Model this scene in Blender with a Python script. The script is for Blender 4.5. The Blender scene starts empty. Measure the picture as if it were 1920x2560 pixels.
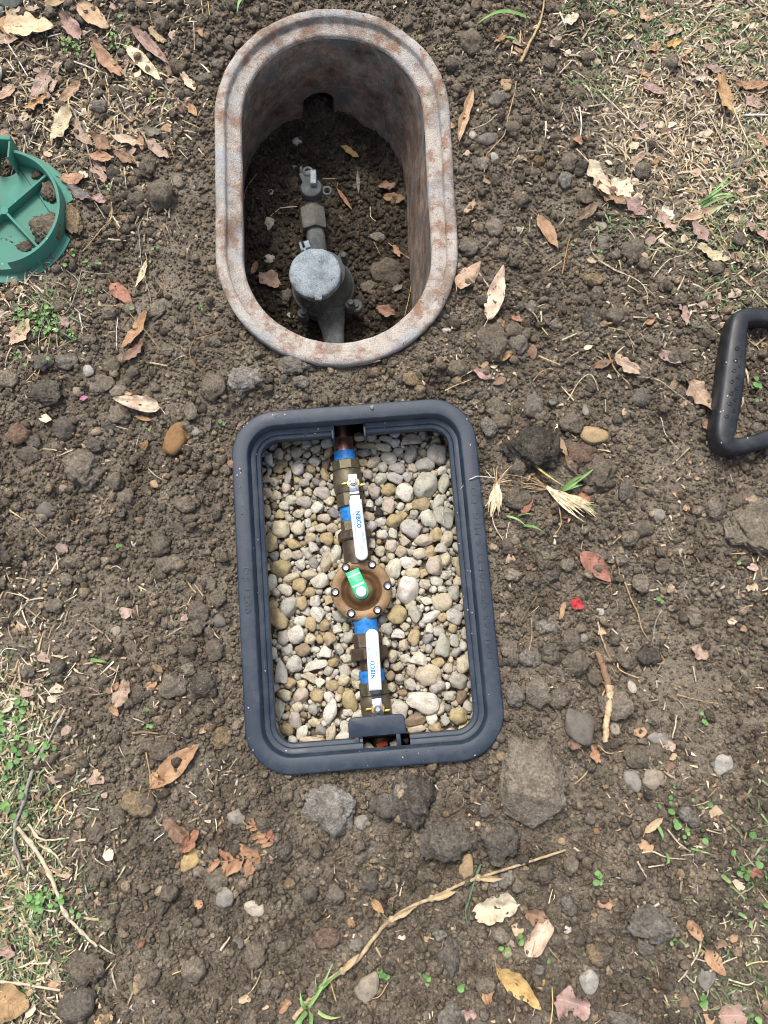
import bpy, bmesh, math, random
import numpy as np
from mathutils import Vector, Matrix, Euler, noise as mn

sc = bpy.context.scene
col = sc.collection
# ------------------------------------------------------------------ camera, sky, sun, exposure
CAM_H, FPX = 1.05, 1950.0
TILT = math.atan(320 / FPX)
cd = bpy.data.cameras.new('camera')
cam = bpy.data.objects.new('camera', cd)
col.objects.link(cam)
cam.location = (0, 0, CAM_H)
cam.rotation_euler = (TILT, 0, 0)
cd.sensor_fit = 'VERTICAL'
cd.sensor_height = 36
cd.sensor_width = 27
cd.lens = 36 * FPX / 2560
cd.clip_start = 0.02
cd.clip_end = 500
sc.camera = cam

SUN_EL, SUN_AZ = math.radians(62), math.radians(-20)     # azimuth measured from +Y towards +X
w = bpy.data.worlds.new('World')
sc.world = w
w.use_nodes = True
nt = w.node_tree
bg = nt.nodes['Background']
sky = nt.nodes.new('ShaderNodeTexSky')
sky.sky_type = 'NISHITA'
sky.sun_disc = False
sky.sun_elevation = SUN_EL
sky.sun_rotation = SUN_AZ
sky.altitude = 0
sky.air_density = 1.0
sky.dust_density = 4.0
sky.ozone_density = 1.0
hs = nt.nodes.new('ShaderNodeHueSaturation')
hs.inputs['Saturation'].default_value = 0.72
nt.links.new(sky.outputs[0], hs.inputs['Color'])
nt.links.new(hs.outputs[0], bg.inputs['Color'])
bg.inputs['Strength'].default_value = 0.115
sd = bpy.data.lights.new('sun', 'SUN')
sd.energy = 1.5
sd.angle = math.radians(16)
sd.color = (1.0, 0.96, 0.9)
sun = bpy.data.objects.new('sun', sd)
col.objects.link(sun)
sv = Vector((math.sin(SUN_AZ) * math.cos(SUN_EL), math.cos(SUN_AZ) * math.cos(SUN_EL), math.sin(SUN_EL)))
sun.rotation_euler = sv.to_track_quat('Z', 'Y').to_euler()
sc.view_settings.view_transform = 'Standard'
sc.view_settings.look = 'None'
sc.view_settings.gamma = 1
sc.view_settings.use_curve_mapping = False
sc.view_settings.exposure = 0.80
sc.cycles.max_bounces = 6
sc.cycles.filter_width = 1.0

RNG = random.Random(7)
NP = np.random.default_rng(11)

# ------------------------------------------------------------------ where a spot read off the photograph lies on the ground
CROPS = dict(S=(0, 0, 1), D=(0, 0, 1.15732), c1=(500, 0, .434), c2=(560, 980, .434), c3=(560, 1440, .434), c4=(0, 0, .33755),
             c5=(0, 500, .33755), r1=(1100, 0, .49427), r2=(1100, 650, .49427), r3=(1100, 1250, .49427), r4=(1000, 1860, .55455),
             r5=(0, 1860, .60277), r6=(0, 1200, .39783), g1=(0, 320, .18077), m2=(700, 380, .2261), v3=(820, 1060, .16279),
             v4=(820, 1390, .1085), v5=(860, 1550, .15371), h6=(1740, 760, .1763), t7=(0, 0, .1085), q4=(1400, 0, .31344))


def spot(crop, x, y, z=0.0):
    ox, oy, s = CROPS[crop]
    u, v = ox + x * s - 960, 1280 - (oy + y * s)
    c, si = math.cos(TILT), math.sin(TILT)
    d = (u, v * c + FPX * si, v * si - FPX * c)
    k = (CAM_H - z) / -d[2]
    return Vector((d[0] * k, d[1] * k, z))


def size_at(crop, px):
    return px * CROPS[crop][2] * CAM_H / FPX


# ------------------------------------------------------------------ naming and linking
def tag(o, label, cat=None, group=None, kind=None):
    if label: o['label'] = label
    if cat: o['category'] = cat
    if group: o['group'] = group
    if kind: o['kind'] = kind
    return o


def link(name, me, m=None, parent=None, loc=None, rot=None, scale=None):
    o = bpy.data.objects.new(name, me)
    col.objects.link(o)
    if m is not None and me is not None and len(me.materials) == 0: me.materials.append(m)
    if parent is not None: o.parent = parent
    if loc is not None: o.location = loc
    if rot is not None: o.rotation_euler = rot
    if scale is not None: o.scale = scale
    return o


def empty(name, loc=(0, 0, 0), rz=0.0):
    o = bpy.data.objects.new(name, None)
    col.objects.link(o)
    o.location = loc
    o.rotation_euler = (0, 0, rz)
    o.empty_display_size = 0.02
    return o


def pydata(name, v, f, smooth=True):
    me = bpy.data.meshes.new(name)
    me.from_pydata([tuple(p) for p in v], [], f)
    me.update()
    if smooth: me.polygons.foreach_set('use_smooth', [True] * len(me.polygons))
    return me


def npmesh(name, V, Q, smooth=True):
    """V (n,3) float, Q (m,k) int"""
    V = np.asarray(V, np.float32); Q = np.asarray(Q, np.int32)
    k = Q.shape[1]
    me = bpy.data.meshes.new(name)
    me.vertices.add(len(V)); me.vertices.foreach_set('co', V.ravel())
    me.loops.add(Q.size); me.loops.foreach_set('vertex_index', Q.ravel())
    me.polygons.add(len(Q))
    me.polygons.foreach_set('loop_start', np.arange(0, Q.size, k, dtype=np.int32))
    me.polygons.foreach_set('loop_total', np.full(len(Q), k, np.int32))
    me.update(calc_edges=True)
    me.polygons.foreach_set('use_smooth', np.full(len(Q), smooth))
    return me


def from_bm(name, bm, smooth=True):
    bmesh.ops.recalc_face_normals(bm, faces=bm.faces)
    me = bpy.data.meshes.new(name)
    bm.to_mesh(me); bm.free()
    if smooth: me.polygons.foreach_set('use_smooth', [True] * len(me.polygons))
    return me


def sharp(me, deg=35):
    me.polygons.foreach_set('use_smooth', [True] * len(me.polygons))
    try: me.set_sharp_from_angle(angle=math.radians(deg))
    except Exception: pass
    return me


# ------------------------------------------------------------------ materials
class NT:
    def __init__(s, name):
        s.m = bpy.data.materials.new(name); s.m.use_nodes = True
        s.t = s.m.node_tree; s.b = s.t.nodes['Principled BSDF']; s._p = None

    def n(s, kind, **kw):
        x = s.t.nodes.new(kind)
        for k, v in kw.items():
            if hasattr(x, k): setattr(x, k, v)
            else: x.inputs[k].default_value = v
        return x

    def l(s, a, b): s.t.links.new(a, b)

    def pos(s):
        if s._p is None: s._p = s.n('ShaderNodeNewGeometry').outputs['Position']
        return s._p

    def obj(s):
        return s.n('ShaderNodeTexCoord').outputs['Object']

    def noise(s, scale, detail=4, rough=.6, vec=None, seed=0.0):
        x = s.n('ShaderNodeTexNoise')
        x.inputs['Scale'].default_value = scale; x.inputs['Detail'].default_value = detail; x.inputs['Roughness'].default_value = rough
        v = vec if vec is not None else s.pos()
        if seed:
            a = s.n('ShaderNodeVectorMath', operation='ADD'); s.l(v, a.inputs[0]); a.inputs[1].default_value = (seed, seed * 1.7, -seed); v = a.outputs[0]
        s.l(v, x.inputs['Vector'])
        return x.outputs['Fac']

    def ramp(s, fac, stops):
        r = s.n('ShaderNodeValToRGB'); e = r.color_ramp.elements
        while len(e) < len(stops): e.new(.5)
        for el, (p, c) in zip(e, stops):
            el.position = p; el.color = (c, c, c, 1) if isinstance(c, (int, float)) else (*c, 1)
        s.l(fac, r.inputs[0])
        return r.outputs[0]

    def mix(s, fac, a, b, mode='MIX'):
        x = s.n('ShaderNodeMix', data_type='RGBA', blend_type=mode)
        for v, i in ((fac, 0), (a, 6), (b, 7)):
            if isinstance(v, (int, float)): x.inputs[i].default_value = v if i == 0 else (v, v, v, 1)
            elif isinstance(v, tuple): x.inputs[i].default_value = (*v, 1)
            else: s.l(v, x.inputs[i])
        return x.outputs[2]

    def math(s, op, a, b=0.0, clamp=False):
        x = s.n('ShaderNodeMath', operation=op); x.use_clamp = clamp
        for v, i in ((a, 0), (b, 1)):
            if isinstance(v, (int, float)): x.inputs[i].default_value = v
            else: s.l(v, x.inputs[i])
        return x.outputs[0]

    def bump(s, h, dist, strength=1.0):
        x = s.n('ShaderNodeBump'); x.inputs['Distance'].default_value = dist; x.inputs['Strength'].default_value = strength
        s.l(h, x.inputs['Height']); s.l(x.outputs[0], s.b.inputs['Normal'])
        return x

    def done(s, color=None, rough=.8, metal=0.0, spec=.3):
        if color is not None:
            if isinstance(color, tuple): s.b.inputs['Base Color'].default_value = (*color, 1)
            else: s.l(color, s.b.inputs['Base Color'])
        if isinstance(rough, (int, float)): s.b.inputs['Roughness'].default_value = rough
        else: s.l(rough, s.b.inputs['Roughness'])
        s.b.inputs['Metallic'].default_value = metal
        s.b.inputs['Specular IOR Level'].default_value = spec
        return s.m


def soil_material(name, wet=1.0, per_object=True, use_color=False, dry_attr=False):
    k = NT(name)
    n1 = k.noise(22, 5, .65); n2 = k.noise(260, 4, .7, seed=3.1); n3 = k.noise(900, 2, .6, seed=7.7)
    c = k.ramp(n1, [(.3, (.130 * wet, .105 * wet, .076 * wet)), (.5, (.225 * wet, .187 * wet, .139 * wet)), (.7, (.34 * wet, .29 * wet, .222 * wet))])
    c = k.mix(.55, c, k.ramp(n2, [(.34, .28), (.5, .95), (.66, 1.8)]), 'MULTIPLY')
    if use_color:
        oi = k.n('ShaderNodeObjectInfo')
        c2 = k.mix(1.0, oi.outputs['Color'], k.ramp(n2, [(.3, .5), (.52, 1.0), (.72, 1.5)]), 'MULTIPLY')
        c2 = k.mix(1.0, c2, k.ramp(k.noise(60, 4, .7, seed=1.3), [(.3, .6), (.5, 1.0), (.7, 1.4)]), 'MULTIPLY')
        c = k.mix(k.ramp(k.noise(95, 5, .75, seed=31), [(.40, .9), (.62, .35)]), c, c2)
    if dry_attr:
        a = k.n('ShaderNodeAttribute', attribute_name='dry')
        c = k.mix(a.outputs['Fac'], c, k.mix(.6, (.36, .30, .22), k.ramp(n2, [(.3, .5), (.52, 1.0), (.72, 1.5)]), 'MULTIPLY'))
    if per_object:
        oi = k.n('ShaderNodeObjectInfo')
        r = oi.outputs['Random']
        c = k.mix(1.0, c, k.ramp(r, [(0, (.60, .60, .60)), (.35, (.9, .9, .9)), (.7, (1.15, 1.12, 1.09)), (.9, (1.5, 1.42, 1.32)), (.98, (1.7, 1.5, 1.25)), (1.0, (2.5, 2.35, 2.1))]), 'MULTIPLY')
    # pale mineral grains
    vor = k.n('ShaderNodeTexVoronoi'); vor.inputs['Scale'].default_value = 170; k.l(k.pos(), vor.inputs['Vector'])
    sp = k.math('MULTIPLY', k.math('LESS_THAN', vor.outputs['Distance'], .17), k.math('GREATER_THAN', k.noise(120, 1, .5, seed=9.2), .6))
    c = k.mix(sp, c, (.36, .31, .26))
    h = k.math('ADD', k.math('MULTIPLY', n2, 1.3), k.math('MULTIPLY', n3, .55))
    k.bump(h, .0045, 1.0)
    return k.done(c, .95, 0, .12)


M = {}
M['soil'] = soil_material('soil', dry_attr=True, per_object=False)
M['crumb'] = soil_material('soil_crumbs')
M['clod'] = soil_material('soil_clod', per_object=False, use_color=True)
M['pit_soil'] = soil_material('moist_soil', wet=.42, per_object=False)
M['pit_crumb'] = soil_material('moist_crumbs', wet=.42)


def stone_material():
    k = NT('pebble')
    oi = k.n('ShaderNodeObjectInfo')
    o = k.obj()
    v = k.n('ShaderNodeVectorMath', operation='ADD'); k.l(o, v.inputs[0])
    s3 = k.n('ShaderNodeCombineXYZ'); rr = k.math('MULTIPLY', oi.outputs['Random'], 40.0)
    for i in range(3): k.l(rr, s3.inputs[i])
    k.l(s3.outputs[0], v.inputs[1])
    n1 = k.noise(1.6, 4, .6, vec=v.outputs[0]); n2 = k.noise(420, 4, .7)
    c = k.mix(1.0, oi.outputs['Color'], k.ramp(n1, [(.28, (.62, .58, .52)), (.5, (1, 1, 1)), (.75, (1.16, 1.12, 1.04))]), 'MULTIPLY')
    c = k.mix(1.0, c, k.ramp(n2, [(.3, .74), (.5, 1.0), (.7, 1.12)]), 'MULTIPLY')
    st = k.math('GREATER_THAN', k.noise(3.1, 3, .6, vec=v.outputs[0], seed=4.0), .66)
    c = k.mix(k.math('MULTIPLY', st, .45), c, (.26, .17, .09))
    k.bump(n2, .0012, .6)
    return k.done(c, .72, 0, .3)


M['pebble'] = stone_material()


def leaf_material():
    k = NT('dry_leaf')
    oi = k.n('ShaderNodeObjectInfo')
    uv = k.n('ShaderNodeUVMap', uv_map='UVMap').outputs[0]
    sx = k.n('ShaderNodeSeparateXYZ'); k.l(uv, sx.inputs[0])
    n1 = k.noise(75, 4, .65); n2 = k.noise(420, 3, .6, seed=5)
    c = k.mix(1.0, oi.outputs['Color'], k.ramp(n1, [(.25, (.48, .40, .36)), (.45, (.92, .88, .84)), (.62, (1.08, 1.08, 1.05)), (.8, (1.2, 1.2, 1.2))]), 'MULTIPLY')
    spots = k.math('GREATER_THAN', k.noise(150, 2, .5, seed=2.2), .69)
    c = k.mix(k.math('MULTIPLY', spots, .7), c, (.10, .05, .03))
    mid = k.math('ABSOLUTE', k.math('SUBTRACT', sx.outputs['X'], .5))
    vein = k.math('LESS_THAN', mid, .028)
    # side veins leave the midrib at a slant
    sv_ = k.math('FRACT', k.math('SUBTRACT', k.math('MULTIPLY', sx.outputs['Y'], 9.0), k.math('MULTIPLY', mid, 4.5)))
    sve = k.math('LESS_THAN', sv_, .1)
    c = k.mix(k.math('MULTIPLY', vein, .5), c, k.mix(1.0, c, (1.5, 1.5, 1.5), 'MULTIPLY'))
    c = k.mix(k.math('MULTIPLY', sve, .22), c, k.mix(1.0, c, (.6, .55, .5), 'MULTIPLY'))
    k.bump(k.math('ADD', k.math('MULTIPLY', n2, .6), k.math('ADD', k.math('MULTIPLY', sve, .35), n1)), .0015, .8)
    m = k.done(c, .62, 0, .35)
    return m


M['leaf'] = leaf_material()


def simple(name, color, var=.25, scale=60, rough=.7, metal=0., spec=.3, bump=.0006, bscale=300, fromobj=False, detail=4):
    k = NT(name)
    n1 = k.noise(scale, detail, .65)
    if fromobj: base = k.n('ShaderNodeObjectInfo').outputs['Color']
    else: base = color
    lo, hi = max(0, 1 - var), 1 + var
    c = k.mix(1.0, base, k.ramp(n1, [(.3, lo), (.7, hi)]), 'MULTIPLY')
    n2 = k.noise(bscale, 3, .6, seed=2)
    k.bump(n2, bump, .7)
    return k.done(c, k.ramp(n1, [(.3, max(.05, rough - .08)), (.7, min(1, rough + .08))]), metal, spec)


M['root'] = simple('root_bark', (.3, .2, .1), .45, 130, .8, fromobj=True, bump=.0012, bscale=500)
M['weed'] = simple('weed_leaf', (.10, .22, .04), .3, 90, .5, fromobj=True)


def strand_material():
    k = NT('dry_grass')
    a = k.n('ShaderNodeAttribute', attribute_name='col')
    n = k.noise(160, 3, .6)
    c = k.mix(1.0, a.outputs['Color'], k.ramp(n, [(.3, .65), (.7, 1.25)]), 'MULTIPLY')
    return k.done(c, .7, 0, .25)


M['strand'] = strand_material()


def plastic(name, base, dust=(.20, .19, .18), dustamt=.25, rough=.42, scale=38):
    k = NT(name)
    n1 = k.noise(scale, 5, .7); n2 = k.noise(700, 2, .6, seed=2)
    c = k.mix(k.ramp(n1, [(.45, 0.0), (.85, dustamt)]), base, dust)
    vor = k.n('ShaderNodeTexVoronoi'); vor.inputs['Scale'].default_value = 120; k.l(k.pos(), vor.inputs['Vector'])
    sp = k.math('MULTIPLY', k.math('LESS_THAN', vor.outputs['Distance'], .11), k.math('GREATER_THAN', k.noise(35, 2, .5, seed=6), .56))
    c = k.mix(sp, c, (.5, .48, .44))
    mus = k.n('ShaderNodeMapping'); mus.inputs['Scale'].default_value = (240, 18, 60); mus.inputs['Rotation'].default_value = (0, 0, .5); k.l(k.pos(), mus.inputs[0])
    scr = k.math('GREATER_THAN', k.noise(1.0, 3, .55, vec=mus.outputs[0]), .71)
    c = k.mix(k.math('MULTIPLY', scr, .18), c, dust)
    k.bump(n2, .0005, .35)
    return k.done(c, k.ramp(n1, [(.3, rough), (.8, min(1, rough + .25))]), 0, .5)


M['black_plastic'] = plastic('black_plastic', (.016, .0285, .047), (.17, .19, .22), .30, .42)
M['grip_plastic'] = plastic('grip_plastic', (.014, .016, .020), (.18, .18, .19), .2, .36)
M['green_plastic'] = plastic('green_plastic', (.045, .23, .165), (.20, .185, .15), .8, .58)


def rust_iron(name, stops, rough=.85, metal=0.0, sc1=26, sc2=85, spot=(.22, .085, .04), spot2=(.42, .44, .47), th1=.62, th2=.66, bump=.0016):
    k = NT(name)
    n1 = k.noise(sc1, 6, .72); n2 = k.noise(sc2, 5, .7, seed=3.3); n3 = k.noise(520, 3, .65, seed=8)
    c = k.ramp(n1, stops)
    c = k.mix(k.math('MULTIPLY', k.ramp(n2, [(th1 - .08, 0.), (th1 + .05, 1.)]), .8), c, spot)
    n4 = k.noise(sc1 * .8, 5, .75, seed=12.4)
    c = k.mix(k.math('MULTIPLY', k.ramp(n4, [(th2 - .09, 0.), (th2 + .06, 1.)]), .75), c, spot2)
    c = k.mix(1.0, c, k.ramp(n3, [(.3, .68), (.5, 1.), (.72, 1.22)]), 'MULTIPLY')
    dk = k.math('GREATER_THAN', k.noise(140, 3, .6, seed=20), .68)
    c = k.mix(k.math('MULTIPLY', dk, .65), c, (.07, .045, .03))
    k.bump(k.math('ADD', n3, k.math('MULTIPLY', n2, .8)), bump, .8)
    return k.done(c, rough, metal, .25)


M['iron_rim'] = rust_iron('weathered_iron_rim', [(.28, (.17, .135, .105)), (.43, (.35, .29, .235)), (.52, (.52, .465, .40)), (.75, (.66, .61, .54))], spot=(.30, .15, .085), spot2=(.40, .43, .46), th1=.58, th2=.60, bump=.004, sc1=16, sc2=48)
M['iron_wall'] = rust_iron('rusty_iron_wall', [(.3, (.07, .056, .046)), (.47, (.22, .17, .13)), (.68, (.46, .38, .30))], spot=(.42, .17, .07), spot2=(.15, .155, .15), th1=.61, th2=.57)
M['meter_bronze'] = rust_iron('oxidised_bronze', [(.25, (.035, .038, .037)), (.5, (.095, .105, .103)), (.75, (.19, .21, .205))], rough=.75, metal=.0, spot=(.20, .13, .085), spot2=(.22, .25, .26), th1=.68, th2=.62)
M['meter_lid'] = rust_iron('chalky_meter_lid', [(.3, (.11, .13, .14)), (.5, (.29, .335, .36)), (.7, (.46, .52, .55))], rough=.8, metal=0, spot=(.28, .20, .16), spot2=(.40, .46, .50), th1=.68, th2=.6, sc1=38, bump=.003)
M['nut_dirty'] = rust_iron('dirty_coupling', [(.25, (.05, .048, .042)), (.5, (.11, .106, .092)), (.75, (.20, .19, .165))], rough=.85, spot=(.16, .10, .06), spot2=(.2, .22, .21))
M['brass'] = simple('dull_brass', (.135, .115, .072), .45, 70, .5, .5, .4, .0006)
M['brass_dark'] = simple('dark_brass', (.12, .088, .062), .4, 80, .5, .6, .4, .0005)
M['bronze'] = simple('bronze_bell', (.20, .122, .06), .4, 60, .46, .5, .5, .0005, 500)
M['copper'] = simple('copper_pipe', (.50, .24, .17), .4, 60, .33, .9, .5, .0003)
M['steel'] = simple('bright_steel', (.62, .63, .64), .12, 60, .27, .95, .5, .0002)
M['steel_dark'] = simple('shaded_steel', (.17, .175, .185), .25, 60, .33, .9, .5, .0003)  # strap's shading and dark reflection put into colour; nut darkened to stand out
M['washer'] = simple('black_washer', (.012, .012, .013), .2, 60, .5)
M['tape'] = simple('blue_thread_tape', (.03, .215, .60), .4, 150, .5, bump=.001, bscale=350)
M['vinyl'] = simple('white_vinyl', (.80, .81, .83), .04, 60, .35, bump=.0002)
M['blue_ink'] = simple('blue_ink', (.01, .16, .42), .1, 60, .5)
M['teal_ink'] = simple('teal_ink', (.08, .42, .50), .1, 60, .5)
M['tag_green'] = simple('green_tag', (.015, .50, .20), .22, 170, .3, bump=.0005)
M['white_cap'] = simple('white_cap', (.82, .83, .84), .03, 60, .25, bump=.0001)
M['pin'] = simple('yellow_brass', (.62, .42, .13), .15, 60, .3, .7)
M['orange'] = simple('orange_plastic', (.75, .10, .02), .15, 60, .5)
M['mossy'] = rust_iron('mossy_stone', [(.25, (.19, .215, .17)), (.5, (.30, .34, .29)), (.75, (.42, .45, .39))], spot=(.2, .2, .13), spot2=(.45, .48, .44))

# ------------------------------------------------------------------ shape helpers
_NTAB = np.random.default_rng(5).random((256, 256))


def vnoise(x, y, scale, seed=0):
    fx, fy = np.asarray(x) / scale + seed * 17.3, np.asarray(y) / scale + seed * 9.1
    ix, iy = np.floor(fx).astype(int), np.floor(fy).astype(int)
    tx, ty = fx - ix, fy - iy
    tx, ty = tx * tx * (3 - 2 * tx), ty * ty * (3 - 2 * ty)
    g = lambda a, b: _NTAB[a & 255, b & 255]
    return (g(ix, iy) * (1 - tx) + g(ix + 1, iy) * tx) * (1 - ty) + (g(ix, iy + 1) * (1 - tx) + g(ix + 1, iy + 1) * tx) * ty - .5


def rrect(hx, hy, R, d, n=10, straight=8):
    """rounded rectangle moved inwards by d: same number of points for every d"""
    r = max(R - d, .0015)
    ax, ay = hx - d - r, hy - d - r
    pts = []
    cs = [(ax, ay, 0), (-ax, ay, 90), (-ax, -ay, 180), (ax, -ay, 270)]
    for i, (cx, cy, a0) in enumerate(cs):
        arc = [(cx + r * math.cos(math.radians(a0 + 90 * k / n)), cy + r * math.sin(math.radians(a0 + 90 * k / n))) for k in range(n + 1)]
        pts += arc
        nx, ny, na = cs[(i + 1) % 4]
        e = (nx + r * math.cos(math.radians(na)), ny + r * math.sin(math.radians(na)))
        s = arc[-1]
        for k in range(1, straight):
            q = k / straight
            pts.append((s[0] + (e[0] - s[0]) * q, s[1] + (e[1] - s[1]) * q))
    return pts


def tube(pts, radii, sides=6, cap=True):
    """points along a line with a radius each -> (verts, faces)"""
    P = [Vector(p) for p in pts]
    V, F = [], []
    up = Vector((.13, .21, 1)).normalized()
    for i, p in enumerate(P):
        t = (P[min(i + 1, len(P) - 1)] - P[max(i - 1, 0)])
        if t.length < 1e-9: t = Vector((1, 0, 0))
        t.normalize()
        a = t.cross(up)
        if a.length < 1e-4: a = t.cross(Vector((1, 0, 0)))
        a.normalize(); b = a.cross(t)
        for k in range(sides):
            th = 2 * math.pi * k / sides
            V.append(p + (a * math.cos(th) + b * math.sin(th)) * radii[i])
    for i in range(len(P) - 1):
        for k in range(sides):
            k2 = (k + 1) % sides
            F.append((i * sides + k, i * sides + k2, (i + 1) * sides + k2, (i + 1) * sides + k))
    if cap:
        F.append(tuple(range(sides - 1, -1, -1)))
        F.append(tuple((len(P) - 1) * sides + k for k in range(sides)))
    return V, F


def smooth_line(pts, per=6, jit=0.0, rng=RNG):
    P = [Vector(p) for p in pts]
    if len(P) == 2: P = [P[0], P[0].lerp(P[1], .5), P[1]]
    E = [P[0] * 2 - P[1]] + P + [P[-1] * 2 - P[-2]]
    out = []
    for i in range(1, len(E) - 2):
        a, b, c, d = E[i - 1:i + 3]
        for k in range(per):
            t = k / per
            out.append(.5 * ((2 * b) + (c - a) * t + (2 * a - 5 * b + 4 * c - d) * t * t + (3 * b - a - 3 * c + d) * t ** 3))
    out.append(P[-1])
    if jit:
        out = [p + Vector((rng.uniform(-jit, jit), rng.uniform(-jit, jit), rng.uniform(-jit, jit) * .6)) for p in out]
    return out


def lathe(profile, seg=40, axis='Z', a0=0.0, a1=2 * math.pi):
    """profile of (r, z); closed ring unless a0/a1 narrow it"""
    full = abs(a1 - a0 - 2 * math.pi) < 1e-6
    n = seg if full else seg + 1
    V, F = [], []
    for k in range(n):
        a = a0 + (a1 - a0) * k / seg
        for r, z in profile: V.append(Vector((r * math.cos(a), r * math.sin(a), z)))
    m = len(profile)
    for k in range(seg):
        k2 = (k + 1) % n
        for i in range(m - 1):
            F.append((k * m + i, k2 * m + i, k2 * m + i + 1, k * m + i + 1))
    if axis == 'Y': V = [Vector((v.x, v.z, -v.y)) for v in V]
    return V, F


def shape(name, VF, deg=35, xf=None):
    V, F = VF
    if xf is not None: V = [xf @ Vector(v) for v in V]
    bm = bmesh.new()
    vs = [bm.verts.new(v) for v in V]
    for f in F:
        try: bm.faces.new([vs[i] for i in f])
        except ValueError: pass
    bmesh.ops.remove_doubles(bm, verts=bm.verts, dist=1e-6)
    me = from_bm(name, bm)
    return sharp(me, deg)


def join(*vfs):
    V, F = [], []
    for v, f in vfs:
        o = len(V); V += list(v); F += [tuple(i + o for i in q) for q in f]
    return V, F


def moved(VF, m):
    return [m @ Vector(v) for v in VF[0]], VF[1]


def prism(outline, z0, z1, bev=0.0):
    """an outline in XY made solid, with a small rounded top edge"""
    n = len(outline)
    cx = sum(p[0] for p in outline) / n; cy = sum(p[1] for p in outline) / n
    def inset(d):
        out = []
        for i in range(n):
            a, b, c = Vector(outline[i - 1]), Vector(outline[i]), Vector(outline[(i + 1) % n])
            e1, e2 = (b - a).normalized(), (c - b).normalized()
            nn = Vector((-(e1.y + e2.y), e1.x + e2.x))
            if nn.length < 1e-6: nn = Vector((-e1.y, e1.x))
            out.append(b + nn.normalized() * d)
        return out
    V = [(p[0], p[1], z0) for p in outline]
    lv = [(outline, z1 - bev), (inset(bev * .35), z1 - bev * .3), (inset(bev), z1)] if bev else [(outline, z1)]
    for o, z in lv: V += [(p[0], p[1], z) for p in o]
    F = [tuple(range(n - 1, -1, -1))]
    L = len(lv)
    for r in range(L):
        for i in range(n):
            j = (i + 1) % n
            F.append((r * n + i, r * n + j, (r + 1) * n + j, (r + 1) * n + i))
    F.append(tuple(L * n + i for i in range(n)))
    return V, F


def hexrod(r, y0, y1, sides=6, turn=0.0, bev=.0012):
    """a nut along Y with chamfered ends"""
    V, F = [], []
    prof = [(r * .93, y0), (r, y0 + bev), (r, y1 - bev), (r * .93, y1)]
    for rr, y in prof:
        for k in range(sides):
            a = 2 * math.pi * k / sides + turn
            V.append(Vector((rr * math.cos(a), y, rr * math.sin(a))))
    for i in range(3):
        for k in range(sides):
            k2 = (k + 1) % sides
            F.append((i * sides + k, i * sides + k2, (i + 1) * sides + k2, (i + 1) * sides + k))
    F.append(tuple(range(sides))); F.append(tuple(3 * sides + k for k in range(sides - 1, -1, -1)))
    return V, F


def rodY(prof, seg=28):
    """(y, r) pairs swept round the Y axis, ends closed"""
    V, F = [], []
    prof = [(prof[0][0], 1e-5)] + prof + [(prof[-1][0], 1e-5)]
    for y, r in prof:
        for k in range(seg):
            a = 2 * math.pi * k / seg
            V.append(Vector((r * math.cos(a), y, r * math.sin(a))))
    for i in range(len(prof) - 1):
        for k in range(seg):
            k2 = (k + 1) % seg
            F.append((i * seg + k, i * seg + k2, (i + 1) * seg + k2, (i + 1) * seg + k))
    return V, F


def rough_mesh(name, seed, sub=3, amp=.22, lumps=.16, fine=.05, squash=.8, facet=0.0, lfreq=2.6):
    bm = bmesh.new()
    bmesh.ops.create_icosphere(bm, subdivisions=sub, radius=1)
    rng = random.Random(seed)
    o = Vector((rng.uniform(-50, 50), rng.uniform(-50, 50), rng.uniform(-50, 50)))
    planes = []
    for i in range(int(facet * 20)):
        d = Vector((rng.gauss(0, 1), rng.gauss(0, 1), rng.gauss(0, 1))).normalized()
        planes.append((d, rng.uniform(.62, .9)))
    for v in bm.verts:
        p = v.co.copy()
        r = 1 + amp * mn.noise(p * 1.1 + o) * 1.6
        if lumps:
            f = mn.voronoi(p * 1.7 + o)[0][0]
            r += lumps * (.55 - f) * .9
            f = mn.voronoi(p * lfreq + o)[0][0]
            r += lumps * (.5 - f) * .8 * (2.6 / lfreq) ** .5
        if fine: r += fine * mn.noise(p * 6.5 + o) + fine * .6 * mn.noise(p * 13 + o)
        q = p * r
        for d, k in planes:
            e = q.dot(d) - k
            if e > 0: q -= d * e * .93
        q.z *= squash
        v.co = q
    me = from_bm(name, bm)
    return me


# ------------------------------------------------------------------ the two boxes' places
BOX_C, BOX_ROT, BOX_HX, BOX_HY, BOX_R, BOX_TOP = Vector((-.0266, .0795, 0)), math.radians(4.5), .1682, .2425, .062, .010
OLD_C, OLD_ROT, OLD_R, OLD_HY, OLD_TOP = Vector((-.071, .659, 0)), math.radians(2.4), .1730, .2815, .015


def in_rr(x, y, c, rot, hx, hy, R, grow=0.0):
    """signed distance (negative inside) to a rounded rectangle"""
    dx, dy = x - c.x, y - c.y
    cs, sn = math.cos(-rot), math.sin(-rot)
    lx, ly = dx * cs - dy * sn, dx * sn + dy * cs
    qx, qy = np.abs(lx) - (hx - R), np.abs(ly) - (hy - R)
    return np.sqrt(np.maximum(qx, 0) ** 2 + np.maximum(qy, 0) ** 2) + np.minimum(np.maximum(qx, qy), 0) - R - grow


def d_new(x, y): return in_rr(x, y, BOX_C, BOX_ROT, BOX_HX, BOX_HY, BOX_R)
def d_old(x, y): return in_rr(x, y, OLD_C, OLD_ROT, OLD_R, OLD_HY, OLD_R)


def blob(x, y, crop, px, py, rx, ry):
    c = spot(crop, px, py)
    a, b = size_at(crop, rx), size_at(crop, ry)
    return np.exp(-(((x - c.x) / a) ** 2 + ((y - c.y) / b) ** 2))


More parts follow.
